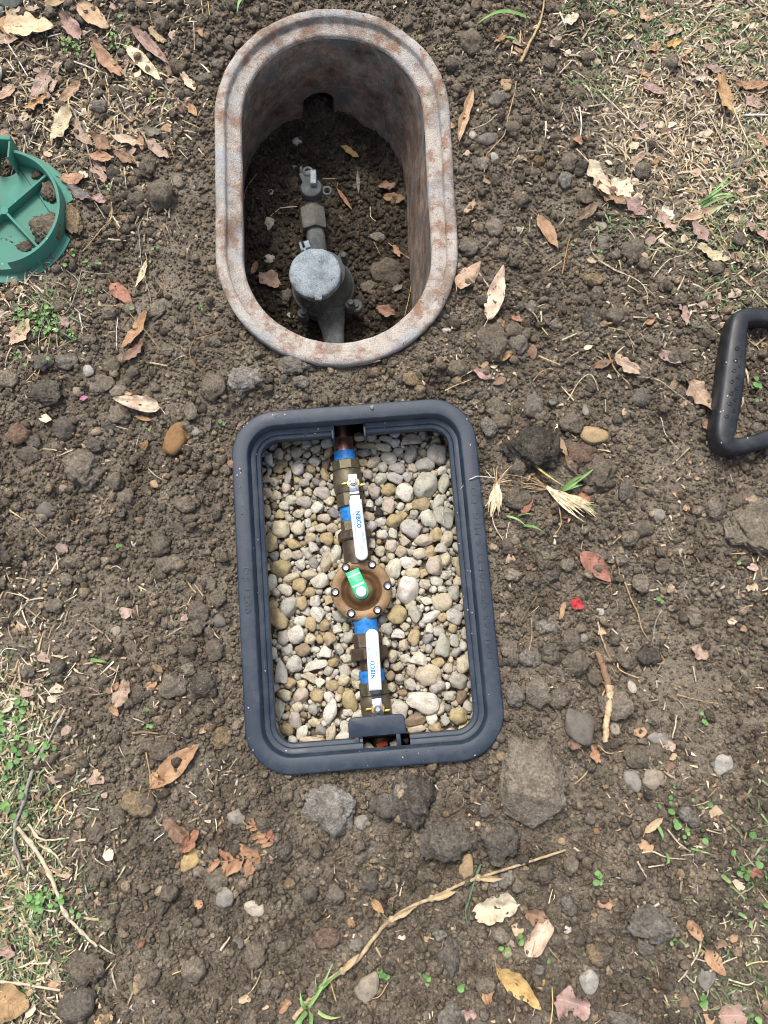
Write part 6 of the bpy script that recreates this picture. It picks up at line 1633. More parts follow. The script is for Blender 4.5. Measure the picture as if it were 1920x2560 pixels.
# ------------------------------------------------------------------ roots, twigs and stalks
RC = dict(tan=(.46, .32, .165), pale=(.62, .52, .36), white=(.72, .68, .60), brown=(.26, .165, .095), grey=(.36, .33, .28), straw=(.62, .47, .23), rust=(.40, .22, .10), green=(.14, .24, .13))
RT = [
 ('r1',[(385,412),(375,480),(345,590),(325,680),(265,750),(230,800),(222,922)],7,'tan','root','long wavy tan root right of the oval box'), ('r1',[(800,455),(910,560),(1000,650),(1110,740),(1180,790)],9,'pale','stalk','long jointed dry stalk in the upper right'), ('r1',[(705,540),(715,620),(708,705)],9,'white','twig','short white twig in the upper right'), ('r1',[(745,540),(845,522)],9,'pale','twig','short pale twig beside the white one'), ('r1',[(1475,525),(1560,720),(1670,905)],8,'pale','stalk','long pale stalk leaving the right edge'), ('r1',[(1340,550),(1385,630),(1450,760)],8,'pale','stalk','pale stalk left of the long one at right'), ('r1',[(408,318),(450,225),(505,115),(530,-10)],17,'tan','stalk','thick tan stalk end at the top right of the oval box'), ('r1',[(1250,190),(1330,110),(1435,0)],8,'pale','stalk','pale stalk in the top right corner'), ('r1',[(1255,190),(1330,140),(1395,132)],6,'straw','stalk','short straw under the top corner stalk'), ('r1',[(618,1385),(635,1290),(660,1188)],8,'rust','twig','thin upright rust brown twig'), ('r1',[(1320,1090),(1380,1180),(1445,1272)],9,'straw','stalk','straw stalk at lower right of the straw area'), ('r1',[(785,1195),(762,1240),(785,1295),(880,1360),(1000,1420),(1090,1500)],4,'pale','root','thin curved root round the dark stone'), ('r1',[(1002,442),(1035,305)],5,'straw','stalk','thin upright straw in the upper right'), ('r1',[(1080,1402),(1150,1320),(1235,1288)],4,'pale','root','thin pale root at the right'), ('r1',[(160,655),(240,620),(288,578)],5,'pale','twig','small forked twig right of the oval box'), ('r1',[(1540,582),(1670,582)],14,'white','twig','white weathered twig at the right edge'), ('r1',[(605,370),(668,305)],8,'pale','twig','short straw among clods at upper right'), ('r1',[(850,880),(945,930)],6,'pale','twig','pale stem across the crumpled leaf pile'), ('r1',[(690,752),(745,810)],7,'pale','twig','pale splinter above the black charred lump'), ('r1',[(1135,430),(1150,600),(1150,690)],5,'brown','twig','thin brown twig in the straw'), ('r1',[(550,1370),(615,1322)],7,'straw','twig','short straw left of the rust brown twig'), ('r1',[(425,200),(432,110)],6,'rust','root','thin brown root beside the thick tan stalk'), ('r1',[(395,165),(420,215),(440,225)],7,'tan','root','bent root at the thick stalk end'),
 ('r2',[(452,250),(500,320),(548,382)],9,'straw','twig','straw splinter right of the tall clod'), ('r2',[(618,405),(695,372)],13,'pale','twig','short cut straw left of the charred patch'), ('r2',[(498,485),(608,530)],9,'straw','twig','straw splinter below the orange brown stone'), ('r2',[(645,710),(700,620),(750,578),(780,600),(800,662)],6,'pale','root','bent pale root in the shape of a hook'), ('r2',[(995,590),(1100,605),(1180,660),(1278,732)],4,'pale','root','thin root reaching to the brown leaf by the grip'), ('r2',[(1115,795),(1140,880),(1205,955)],4,'pale','root','thin root below the tool grip'), ('r2',[(868,1070),(920,1110),(980,1142),(1125,1172)],6,'tan','root','tan knotted root right of the dry tuft'), ('r2',[(845,322),(935,308)],8,'straw','twig','straw right of the charred patch'), ('r2',[(850,340),(935,358)],5,'straw','twig','thin straw below the other by the charred patch'), ('r2',[(848,470),(890,560),(960,632)],9,'tan','twig','brownish straw across the pinkish brown leaf'), ('r2',[(800,0),(900,60),(995,98),(1045,160),(1048,225)],4,'pale','root','thin root in the middle right'), ('r2',[(198,65),(250,140)],9,'cream' if False else 'pale','twig','pale splinter between two leaves by the oval box'), ('r2',[(25,660),(90,630),(158,605)],5,'straw','twig','straw above the black box corner'), ('r2',[(470,610),(520,560),(580,545)],5,'tan','root','thin tan root above the round grey clod'), ('r2',[(1580,150),(1659,225)],7,'pale','twig','pale stem near the right edge above the grip'), ('r2',[(838,705),(838,768)],4,'pale','twig','thin splinter above the large tan stone'), ('r2',[(1245,460),(1305,452)],8,'straw','twig','straw bit left of the grip'),
 ('r3',[(925,378),(940,430),(965,500),(1000,570),(1020,650),(1052,702)],7,'tan','root','long thin tan root on the right soil'), ('r3',[(798,615),(812,680),(830,730)],8,'pale','root','pale broken root above the forked one'), ('r3',[(825,715),(850,780),(882,832)],8,'tan','root','lower part of the pale broken root'), ('r3',[(898,825),(905,855),(950,880),(1005,900)],6,'straw','root','small straw coloured root end'), ('r3',[(1122,555),(1090,620),(1075,718)],6,'grey','twig','grey twig right of the long tan root'), ('r3',[(1197,1090),(1175,1205)],9,'pale','twig','short pale stick at the lower right'), ('r3',[(800,1240),(850,1280),(935,1268)],5,'straw','root','straw root below the forked root'), ('r3',[(875,330),(862,420),(870,495)],5,'brown','root','brown root below the red orange leaf'), ('r3',[(490,485),(440,560),(402,635)],4,'brown','root','thin brown root near the right rim'), ('r3',[(460,600),(465,680),(450,765)],4,'tan','root','thin vertical root above the greyish clod'), ('r3',[(720,95),(722,180),(715,250)],4,'pale','root','fine root hanging from the dry tuft'), ('r3',[(600,30),(612,120),(580,175)],6,'tan','root','tan root under the dry tuft'), ('r3',[(945,165),(905,190),(875,220)],4,'straw','root','small straw left of the brown clod'), ('r3',[(1605,310),(1640,200)],7,'straw','twig','straw at the right edge below the flattened clod'), ('r3',[(1280,840),(1295,920)],7,'pale','twig','pale bit of straw at the right'), ('r3',[(325,235),(350,110)],7,'pale','twig','straw under the dry tuft by the box rim'), ('r3',[(265,70),(275,130),(345,245)],6,'pale','root','bent straw beside the right rim'), ('r3',[(1250,410),(1235,460),(1265,520)],4,'grey','root','fine grey root at the right'), ('r3',[(560,1030),(600,1090),(640,1200)],3,'dark' if False else 'brown','root','fine dark root left of the large dark stone'), ('r3',[(1200,985),(1300,1010),(1425,1035)],4,'tan','root','thin tan root at the lower right'),
 ('r4',[(365,540),(335,620),(312,700),(296,760),(306,818)],9,'green','blade','grey green blade crossing under the long stalk'), ('r4',[(1360,860),(1345,940),(1290,1030),(1255,1072)],7,'pale','twig','bent pale twig at the lower right'), ('r4',[(1285,1040),(1325,1075),(1335,1045)],6,'pale','twig','hooked end beside the bent pale twig'), ('r4',[(1385,1032),(1450,990),(1518,960)],7,'pale','twig','pale twig beside the mottled orange leaf'), ('r4',[(678,1265),(688,1180),(685,1098)],7,'straw','stalk','straw upright at the bottom right'), ('r4',[(745,490),(775,540),(792,592)],5,'brown','twig','thin brown twig hanging from the stalk tip'), ('r4',[(790,180),(840,130),(858,70)],5,'straw','root','straw root right of the huge slab'), ('r4',[(1090,490),(1140,485),(1200,510),(1285,520)],8,'pale','twig','curved pale straw among the lower right weeds'), ('r4',[(1205,385),(1260,450),(1310,485)],7,'pale','twig','pale straw beside the lower right weeds'), ('r4',[(1070,530),(1110,600)],9,'pale','twig','short pale straw in the lower right'), ('r4',[(1120,555),(1190,545)],7,'pale','twig','small horizontal straw in the lower right'), ('r4',[(1560,1000),(1600,985),(1665,980)],8,'straw','twig','yellow straw at the right edge bottom'), ('r4',[(1480,1060),(1560,1085),(1600,1070)],8,'pale','twig','pale straw at the bottom right'), ('r4',[(355,405),(440,408),(520,370)],6,'brown','root','brown root on the dark clod below the slab'), ('r4',[(760,420),(850,470),(960,540)],3,'brown','root','fine brown root right of the stalk tip'), ('r4',[(670,720),(688,655)],6,'pale','twig','small pale stick below the stalk'), ('r4',[(1000,262),(1040,310)],5,'rust','twig','rusty thin twig at the right'), ('r4',[(600,1225),(612,1140)],4,'pale','twig','thin pale stem at the bottom'),
 ('r5',[(185,10),(130,120),(95,250),(65,330),(62,420),(105,535)],15,'grey','stalk','grey runner stalk at the lower left'), ('r5',[(68,345),(150,440),(215,560),(270,700),(330,770),(400,838)],17,'pale','stalk','pale runner stalk bending to the lower right'), ('r5',[(-10,985),(120,1000),(250,1020)],13,'pale','stalk','pale stalk above the bottom left orange leaf'), ('r5',[(118,330),(170,395),(285,390)],11,'pale','stalk','side shoot of the runner at lower left'), ('r5',[(165,420),(225,455),(262,512)],10,'pale','stalk','lower side shoot of the runner'), ('r5',[(228,278),(262,215),(320,185)],7,'straw','stalk','straw curl near the runner top'), ('r5',[(262,230),(280,300)],5,'straw','stalk','small straw under the curl'), ('r5',[(410,970),(465,905)],7,'straw','twig','straw stick at the lower left'), ('r5',[(640,400),(680,370)],5,'white','twig','white splinter left of the brown curled leaf'), ('r5',[(785,195),(815,220)],5,'white','twig','white splinter under the long orange leaf'), ('r5',[(915,855),(955,800)],11,'pale','twig','pale stub in the lower soil'), ('r5',[(865,540),(840,600),(810,640)],4,'brown','root','fine brown root below the fern frond'), ('r5',[(1370,985),(1395,1070)],5,'straw','twig','straw right of the green blades'), ('r5',[(605,35),(625,140),(640,200)],5,'tan','root','thin root left of the long orange leaf'), ('r5',[(1610,990),(1575,1045),(1530,1060)],4,'tan','root','thin root right of the tall brown stone'), ('r5',[(715,955),(765,935)],5,'straw','twig','straw left of the orange spotted clod'), ('r5',[(90,700),(130,800),(155,900)],6,'straw','stalk','straw in the grass at the left edge'),
 ('r6',[(412,1438),(350,1550),(300,1655)],16,'grey','stalk','pale grey stalk in the grass at left'), ('r6',[(828,1590),(905,1585),(995,1592)],15,'brown','twig','short thick brown stick at the lower left'), ('r6',[(748,1160),(725,1240),(700,1320),(735,1365)],6,'pale','root','looped pale root above the pinkish white leaf'), ('r6',[(668,1240),(715,1215),(745,1165)],5,'pale','root','pale root end joined to the loop'), ('r6',[(60,190),(145,248)],10,'straw','twig','straw bit at the left'), ('r6',[(720,40),(690,100),(650,150)],5,'tan','root','tan root at the left'), ('r6',[(130,1480),(200,1540),(205,1640),(180,1720)],6,'grey','stalk','curved grey stem in the grass at left'), ('r6',[(440,215),(445,250),(485,268)],5,'tan','root','small curled root on the left soil'), ('r6',[(685,560),(730,540),(762,560)],4,'pale','root','small pale root on the left soil'), ('r6',[(1130,805),(1160,788),(1195,785)],6,'straw','root','yellow root bit left of the rim'), ('r6',[(0,1100),(40,1060),(120,1068)],6,'white','stalk','white stem at the left edge'),
 ('c5',[(825,15),(830,80),(815,150),(760,205),(690,290),(612,380)],11,'tan','twig','bent tan twig below the green lid'), ('c5',[(1068,128),(1030,200),(1035,320),(1045,440),(1060,560),(1095,650),(1115,740),(1122,835)],8,'grey','stalk','tall grey stem left of the oval box'), ('c5',[(872,880),(862,1000),(868,1115)],6,'white','stalk','thin white stem at the left'), ('c5',[(930,800),(1010,900),(1080,975),(1188,1115)],5,'tan','stalk','thin stem crossing the bright orange leaf'), ('c5',[(605,520),(575,640),(540,750),(490,830),(420,862)],7,'grey','stalk','curved grey stem by the weeds'), ('c5',[(490,520),(560,575),(610,650)],5,'grey','stalk','short grey stem below the green lid'), ('c5',[(600,520),(720,545),(850,540)],4,'grey','stalk','thin stem running right below the lid'), ('c5',[(1110,1205),(1240,1228)],12,'straw','twig','yellow straw below the bright orange leaf'), ('c5',[(800,290),(935,302)],11,'pale','twig','pale straw right of the bent twig'), ('c5',[(835,120),(890,205)],11,'pale','twig','pale chip beside the bent twig'), ('c5',[(730,785),(860,782),(960,810)],6,'straw','stalk','straw from the reddish leaf'), ('c5',[(550,800),(610,850),(685,885)],8,'grey','twig','grey chip right of the weeds'), ('c5',[(205,580),(270,660),(305,740)],5,'grey','twig','grey stem below the lid left'), ('c5',[(330,900),(290,1000),(290,1165)],6,'pale','stalk','pale stem under the weeds'), ('c5',[(420,960),(430,1090),(490,1040)],5,'pale','stalk','looped pale stem under the weeds'), ('c5',[(375,990),(345,1150),(272,1300)],7,'tan','stalk','long tan stem under the weeds'), ('c5',[(500,860),(600,910),(650,970)],5,'grey','stalk','grey stem to the right of the weeds'), ('c5',[(1435,870),(1450,1000),(1405,1110),(1430,1210),(1500,1275)],4,'rust','root','fine rusty root left of the oval box bottom'), ('c5',[(1445,1025),(1560,1000),(1659,960)],4,'rust','root','fine rusty side root toward the oval box'), ('c5',[(845,1672),(950,1700)],7,'pale','twig','pale straw over the black lumps'), ('c5',[(1100,1990),(1150,2040),(1200,2070)],4,'pale','root','fine pale root at the left middle'), ('c5',[(0,870),(60,825),(140,830)],7,'white','stalk','white stem at the left edge by the weeds'), ('c5',[(1215,560),(1175,690)],4,'rust','root','rusty root right of the grey stem'), ('c5',[(1385,400),(1405,330)],5,'tan','twig','tan splinter left of the oval box'), ('c5',[(610,560),(640,590)],5,'grey','twig','small grey chip above the weeds'), ('c5',[(760,660),(830,720)],4,'grey','stalk','thin grey stem left of the reddish leaf'), ('c5',[(1025,110),(1000,180)],5,'straw','stalk','straw beside the tall grey stem'),
 ('c4',[(545,825),(620,1000),(660,1150),(690,1280),(730,1400),(765,1462)],13,'grey','twig','long grey brown twig through the leaf litter'), ('c4',[(95,655),(220,625),(340,578),(420,510),(475,440)],12,'grey','twig','grey twig lying over the pinkish leaf'), ('c4',[(648,385),(720,310),(790,265),(845,175)],10,'pale','twig','pale twig above the ragged orange leaf'), ('c4',[(985,238),(905,275),(880,350),(855,430)],9,'grey','twig','grey twig left of the long folded leaf'), ('c4',[(505,445),(620,482),(735,530)],13,'white','twig','whitish twig left of the ragged orange leaf'), ('c4',[(868,695),(900,760),(928,832)],9,'white','twig','white splinter in the straw'), ('c4',[(-5,230),(100,390),(205,565)],11,'white','stalk','white stem at the upper left edge'), ('c4',[(538,818),(640,880),(745,952)],7,'grey','stalk','thin stem from the long twig'), ('c4',[(385,285),(430,300),(460,400),(455,480)],9,'grey','twig','bent grey stem below the oak leaf'), ('c4',[(360,275),(460,245)],9,'white','twig','white chip at the tip of the oak leaf'), ('c4',[(215,1075),(240,1010),(280,905)],9,'pale','twig','pale straw above the lid'), ('c4',[(180,1005),(205,1095)],9,'white','twig','white chip above the lid'), ('c4',[(1200,620),(1330,745),(1390,800)],5,'grey','stalk','thin stem toward the oval box'), ('c4',[(1435,160),(1440,370)],5,'pale','stalk','thin stem at the top'), ('c4',[(1490,0),(1505,108)],10,'straw','stalk','straw at the top edge left of the oval box'), ('c4',[(1540,10),(1552,110)],6,'straw','stalk','thin straw at the top edge left of the oval box'), ('c4',[(1100,80),(1130,190)],5,'tan','stalk','thin tan stem at the top'), ('c4',[(1310,440),(1350,400),(1385,325)],10,'pale','twig','pale splinter beside the crumpled leaf'), ('c4',[(1250,1050),(1290,1170)],6,'tan','twig','tan stem in the litter right end'), ('c4',[(920,1240),(935,1395)],9,'pale','twig','pale straw right of the burnt clod'), ('c4',[(985,1448),(1070,1388)],7,'pale','twig','pale straw left of the round clod'), ('c4',[(1255,1410),(1275,1325)],7,'pale','twig','pale straw on the round clod'), ('c4',[(500,1290),(440,1130)],6,'straw','stalk','straw above the lid ring'), ('c4',[(845,860),(855,1000)],6,'pale','stalk','pale stem in the litter'), ('c4',[(1330,1110),(1390,1180)],6,'pale','twig','straw near the oval box left'), ('c4',[(680,940),(840,790)],5,'straw','stalk','straw in the middle of the litter'), ('c4',[(700,1490),(780,1620)],8,'grey','twig','grey stem below the burnt clod'), ('c4',[(0,870),(95,790),(100,950)],6,'tan','stalk','forked stem at the left edge'), ('c4',[(780,560),(800,640)],8,'pale','twig','pale chip in the straw'), ('c4',[(960,580),(1060,680)],5,'straw','stalk','thin straw below the cream leaf'), ('c4',[(1350,890),(1500,960)],8,'straw','twig','straw bundle piece left of the oval box'), ('c4',[(1360,965),(1450,985)],9,'pale','twig','pale chip under the straw bundle piece'),
]
PITRT = [('c1', [(1215, 1140), (1210, 1300), (1226, 1480), (1215, 1650), (1180, 1820)], 6, 'tan', 'root', 'long thin root along the right wall of the oval box'), ('c1', [(460, 1198), (560, 1190)], 8, 'pale', 'twig', 'pale straw left of the coupling nut'), ('c1', [(405, 1245), (460, 1200)], 5, 'pale', 'twig', 'thin straw left of the pale one in the oval box'), ('c1', [(250, 1170), (270, 1080), (330, 1000)], 5, 'tan', 'root', 'thin root at the left wall of the oval box'), ('c1', [(705, 1030), (790, 1028)], 4, 'pale', 'root', 'fine pale root right of the curb stop'), ('c1', [(980, 1190), (985, 1250), (1015, 1275)], 4, 'pale', 'root', 'curled pale root in the oval box'), ('c1', [(1085, 1400), (1150, 1450), (1210, 1490)], 4, 'tan', 'root', 'fine tan root in the oval box lower right'), ('c1', [(1000, 1390), (1040, 1470)], 4, 'tan', 'root', 'short root on the big dark clod')]


def add_line(spec, surf, k):
    cr, pts, wpx, c, name, label = spec
    r = max(.00065, size_at(cr, wpx) / 2 * (1.05 if surf is on_ground else 1.15))
    P = [surf(cr, x, y, r * .9 + .005) for x, y in pts]
    S = smooth_line(P, 6, r * .22, RNG)
    if surf is on_ground:
        S = [Vector((p.x, p.y, max(p.z, gh(p.x, p.y) + r * .8 + (.0048 if i_ % 3 else .0034)))) for i_, p in enumerate(S)]
        S = [Vector((S[i].x, S[i].y, (S[max(i - 1, 0)].z + S[i].z * 2 + S[min(i + 1, len(S) - 1)].z) / 4)) for i in range(len(S))]
    n = len(S)
    rad = [r * RNG.uniform(.82, 1.15) * (1 - .45 * i / n if r > .0012 else 1 - .3 * i / n) for i in range(n)]
    if name == 'stalk' and r > .0013:
        for i in range(4, n - 2, 7): rad[i] *= 1.55
    o = link(name, shape(name, tube(S, rad, 7 if r > .0015 else 5), 70), M['root'])
    v = RNG.uniform(.88, 1.12); q = RC[c]; o.color = (q[0] * v, q[1] * v, q[2] * v, 1)
    cat = {'root': 'root', 'stalk': 'stalk', 'twig': 'twig', 'blade': 'grass blade'}[name]
    return tag(o, label, cat)


for k, s in enumerate(RT): add_line(s, on_ground, k)
for k, s in enumerate(PITRT): add_line(s, on_pit, k)


def thing_line(e, name, cr, pts, r0, r1, c, jit=.2, lift=2.2):
    P = [on_ground(cr, x, y, r0 * lift + .003) for x, y in pts]
    S = smooth_line(P, 7, r0 * jit, RNG)
    S = [Vector((p.x, p.y, max(p.z, gh(p.x, p.y) + r0 * .7))) for p in S]
    n = len(S)
    o = part(name, tube([p - e.location for p in S], [(r0 + (r1 - r0) * i / (n - 1)) * RNG.uniform(.9, 1.12) for i in range(n)], 9), 'root', e, 70)
    o.color = (*c, 1)
    return o, S


p0 = on_ground('r3', 850, 950)
fr = empty('forked_root', p0); tag(fr, 'thick forked root, brown above and peeled cream below', 'root')
thing_line(fr, 'brown_bark', 'r3', [(797, 768), (812, 810), (832, 870), (852, 945)], .0036, .0050, (.30, .185, .11))
thing_line(fr, 'peeled_wood', 'r3', [(852, 940), (858, 990), (852, 1060), (840, 1140), (836, 1222)], .0048, .0038, (.58, .42, .25))
thing_line(fr, 'side_root', 'r3', [(868, 938), (895, 980), (908, 1020), (916, 1062)], .0015, .0009, (.52, .37, .2))
thing_line(fr, 'side_root', 'r3', [(838, 950), (822, 990), (818, 1020), (826, 1055)], .0012, .0007, (.52, .37, .2))
thing_line(fr, 'side_root', 'r3', [(845, 935), (815, 915), (795, 890)], .0014, .0005, (.50, .33, .14))

p0 = on_ground('D', 930, 1940)
ds = empty('dry_stalk', p0); tag(ds, 'long jointed dry grass stalk lying slantwise below the black box', 'stalk')
SPTS = [(635, 2200), (668, 2160), (700, 2125), (770, 2075), (805, 2030), (840, 1990), (890, 1958), (940, 1937), (1000, 1908), (1060, 1888), (1130, 1866), (1222, 1836)]
_, S_ = thing_line(ds, 'culm', 'D', SPTS, .0030, .0016, (.46, .35, .205), .12, 1.4)
for t, ln in ((.24, .9), (.47, 1.1), (.63, 1.0), (.79, .9)):
    i = int(t * (len(S_) - 1)); p = S_[i] - ds.location; d = (S_[min(i + 3, len(S_) - 1)] - S_[i]).normalized()
    nd = part('node', tube([p - d * .004, p, p + d * .004], [.0030, .0050, .0030], 9), 'root', ds, 70); nd.color = (.52, .40, .24, 1)
    me, zm = leaf_mesh(.034 * ln, .0075, 'lance', int(900 + t * 100), .7, .1, .2)
    sh = link('sheath', me, M['leaf'], ds, tuple(p + Vector((0, 0, .0032))), (.08, RNG.uniform(-.5, .5), math.atan2(-d.x, d.y) + RNG.uniform(-.22, .22))); sh.color = (.56, .43, .25, 1)

# fine white root hanging over the edge of the black box
pts = [(1560, 495, .004), (1470, 485, .013), (1420, 502, .0125), (1375, 545, -.004), (1345, 575, -.012), (1290, 635, -.04), (1262, 690, -.06), (1266, 758, -.068)]
W_ = [spot('c2', x, y, z) for x, y, z in pts]
wr = link('root', shape('root', tube(smooth_line(W_, 6, .0005), [.00075] * (6 * 7 + 1), 5), 80), M['root']); wr.color = (.72, .68, .58, 1)
tag(wr, 'fine white root hanging over the right rim into the black box', 'root')

# ------------------------------------------------------------------ tufts: dry and green blades, each a part of its tuft
def blade(e, a, b, wd, c, lift=.0, bend=.1, name='blade', seg=6):
    a, b = Vector(a), Vector(b)
    d = b - a; side = Vector((-d.y, d.x, 0)).normalized()
    V, F = [], []
    bx = side * RNG.uniform(-bend, bend) * d.length
    for i in range(seg + 1):
        t = i / seg
        p = a + d * t + bx * math.sin(math.pi * t) + Vector((0, 0, lift * math.sin(math.pi * t * .9)))
        w_ = wd * (1 - t ** 2.2) * .5 + .0002
        V += [p - side * w_ + Vector((0, 0, w_ * .5)), p, p + side * w_ + Vector((0, 0, w_ * .5))]
    for i in range(seg):
        for k in range(2):
            q = i * 3 + k
            F.append((q, q + 1, q + 4, q + 3))
    o = link(name, pydata(name, [v - e.location for v in V], F), M['weed'] if c[1] > c[0] else M['root'], e)
    v = RNG.uniform(.85, 1.15); o.color = (c[0] * v, c[1] * v, c[2] * v, 1)
    return o


STRAW, GRN, GRN2, PSTR = (.60, .46, .27), (.17, .31, .09), (.24, .40, .14), (.72, .60, .40)


def tuft(name, label, cat, cr, cx, cy, strands):
    e = empty(name, on_ground(cr, cx, cy)); tag(e, label, cat)
    for (x0, y0, x1, y1, wd, c, lift) in strands:
        blade(e, on_ground(cr, x0, y0, .003), on_ground(cr, x1, y1, .004 + lift * .6), size_at(cr, wd), c, lift)
    return e


sA = []
for i in range(17):
    a = RNG.uniform(-22, 22)
    sA.append((285 + a * .5, 1125 + RNG.uniform(0, 30), 262 + a * 2.2, 1240 + RNG.uniform(0, 65), RNG.uniform(8, 18), PSTR if i % 3 else STRAW, .008))
for i in range(7): sA.append((285, 1130, 285 + RNG.uniform(-60, 90), 1130 + RNG.uniform(-90, 10), 4, STRAW, .006))
tuft('dry_grass_tuft', 'dry straw coloured grass tuft lying against the right rim of the black box', 'grass tuft', 'r2', 280, 1150, sA)
sB = []
for i in range(22):
    a = RNG.uniform(-1, 1)
    sB.append((560 + a * 25, 1175 + a * 35, 735 + a * 45 + RNG.uniform(-25, 60), 1268 - a * 20 + RNG.uniform(-30, 45), RNG.uniform(7, 15), PSTR if i % 3 else STRAW, .010))
for (x, y, wd) in ((705, 1110, 16), (745, 1090, 18), (788, 1048, 17), (720, 1140, 12)): sB.append((610, 1170, x, y, wd, GRN2 if wd < 17 else GRN, .012))
for (x, y, wd) in ((785, 1290, 20), (740, 1285, 24)): sB.append((690, 1215, x, y, wd, GRN2, .008))
for i in range(10): sB.append((545, 1160, 545 - RNG.uniform(60, 270), 1150 - RNG.uniform(-20, 70), 3, (.42, .28, .15), .004))
sB.append((455, 1020, 620, 1145, 10, (.50, .42, .16), .012))
tuft('grass_tuft', 'uprooted grass tuft with green tips and pale straw right of the black box', 'grass tuft', 'r2', 580, 1180, sB)
tuft('grass_tuft', 'long green grass blades in the straw at the right', 'grass', 'r1', 1380, 1010, [(1320, 1035, 1470, 890, 12, GRN2, .012), (1310, 1045, 1410, 950, 12, GRN, .01), (1320, 1030, 1500, 1010, 13, GRN2, .012), (1330, 1050, 1535, 1015, 12, GRN, .012), (1310, 1030, 1480, 920, 9, GRN2, .015), (1340, 1110, 1480, 1040, 12, (.32, .46, .2), .008), (1300, 1030, 1390, 990, 11, GRN, .009)])
tuft('grass_tuft', 'green grass blades at the bottom beside the long dry stalk', 'grass', 'r5', 1270, 1080, [(1290, 1050, 1415, 930, 14, GRN, .012), (1280, 1090, 1380, 905, 12, GRN2, .010), (1270, 1100, 1245, 1020, 13, GRN2, .012), (1270, 1110, 1210, 1170, 17, GRN2, .012), (1290, 1100, 1285, 1180, 16, GRN, .010), (1300, 1090, 1415, 1125, 15, (.34, .44, .14), .012), (1260, 1110, 1235, 1175, 12, GRN, .014), (1330, 1020, 1310, 960, 8, GRN, .01), (1300, 1060, 1240, 1050, 9, (.38, .46, .16), .01)])
tuft('grass_tuft', 'broad green blade lying above the oval box at the top', 'grass', 'r1', 300, 110, [(435, 88, 185, 132, 26, GRN, .012), (330, 190, 405, 228, 13, GRN, .006)])
tuft('grass_tuft', 'green blade at the top edge left of the oval box', 'grass', 'c1', 230, 50, [(255, -10, 215, 90, 22, GRN2, .01)])
tuft('grass_tuft', 'narrow green blades right of the black box below the tuft', 'grass', 'r3', 430, 130, [(330, 80, 430, 130, 10, GRN2, .008), (420, 128, 520, 162, 12, GRN, .008), (395, 80, 465, 75, 8, GRN2, .006)])
tuft('grass_tuft', 'single green blade on the soil left of the black box', 'grass', 'r6', 620, 1140, [(570, 1130, 675, 1145, 22, GRN, .004)])
tuft('grass_tuft', 'green blades among straw at the lower right', 'grass', 'r4', 1190, 450, [(1160, 365, 1180, 430, 14, GRN2, .01), (1200, 490, 1190, 540, 14, GRN2, .01), (1310, 470, 1395, 490, 8, GRN2, .01), (1450, 590, 1490, 620, 16, (.30, .40, .16), .01), (1515, 755, 1560, 785, 12, GRN2, .01), (1490, 640, 1550, 715, 7, (.2, .26, .12), .01)])

# ------------------------------------------------------------------ small green weeds
def wleaf(r, seed):
    rg = random.Random(seed)
    V = [Vector((0, 0, 0))]; n = 10
    el = rg.uniform(.7, 1.0)
    for k in range(n):
        a = 2 * math.pi * k / n
        q = 1 - .18 * (1 if k == 5 else 0)
        V.append(Vector((el * r * q * math.sin(a) * (1 + rg.uniform(-.08, .08)), r * (1 - q * math.cos(a)), r * .28 * abs(math.sin(a)) + rg.uniform(0, .12) * r)))
    V[0] = Vector((0, r, 0))
    return pydata('leaf', V, [(0, k + 1, (k + 1) % n + 1) for k in range(n)])


WL = [wleaf(1.0, i) for i in range(4)]


def weed(label, cr, cx, cy, leaves, stems=True):
    base = on_ground(cr, cx, cy)
    e = empty('weed_seedling', base); tag(e, label, 'weed')
    for i, (x, y, r) in enumerate(leaves):
        p = on_ground(cr, x, y, .005 + RNG.random() * .008)
        q = p - base; rr = size_at(cr, r) * .60
        a = math.atan2(-q.x, q.y) if q.xy.length > .001 else RNG.uniform(0, 6.28)
        a += RNG.uniform(-.5, .5)
        off = Vector((math.sin(a), -math.cos(a), 0)) * rr
        o = link('leaf', RNG.choice(WL), M['weed'], e, tuple(q + off), (RNG.uniform(-.25, .35), RNG.uniform(-.35, .35), a), (rr, rr, rr))
        g = RNG.uniform(.8, 1.3); o.color = (.15 * g, .29 * g, .085 * g, 1)
        if stems and .004 < q.xy.length < .016:
            s = part('stem', tube([Vector((0, 0, -.002)), (q + off) * .5 + Vector((0, 0, .003)), q + off], [.0005] * 3, 4), 'weed', e, 80); s.color = (.16, .24, .08, 1)
    return e


weed('weed with five bright leaves under the green lid', 'c5', 660, 470, [(640, 450, 26), (720, 460, 30), (665, 490, 24), (740, 470, 22), (545, 410, 24), (620, 460, 20)])
weed('two round leaved weed touching the green lid ring', 'c5', 480, 490, [(480, 480, 30), (535, 365, 24), (550, 410, 20)])
weed('thick green weed clump at the left edge', 'c5', 290, 860, [(RNG.uniform(110, 430), 780 + RNG.uniform(0, 210), RNG.uniform(18, 34)) for _ in range(44)])
weed('weed with round leaves right of the thick clump', 'c5', 540, 1000, [(545, 985, 22), (520, 1000, 22), (555, 1030, 26), (540, 1010, 18)])
weed('sparse weed below the thick clump at left', 'c5', 140, 1150, [(130, 1130, 26), (150, 1160, 24), (120, 1170, 22), (80, 1240, 22), (190, 1220, 20), (355, 1170, 28), (335, 1165, 22)])
weed('small weed beside the curled stem at left', 'c5', 660, 690, [(635, 670, 20), (670, 690, 18), (690, 670, 18)])
weed('tiny seedling with two leaves left of the oval box', 'c5', 1150, 360, [(1130, 365, 24), (1170, 350, 24)])
weed('single bright seedling near the oval box bottom left', 'c5', 1490, 798, [(1490, 785, 22), (1495, 808, 20), (1478, 800, 16)])
weed('small leaf by the reddish brown leaf', 'c5', 980, 805, [(970, 805, 24), (990, 800, 18)])
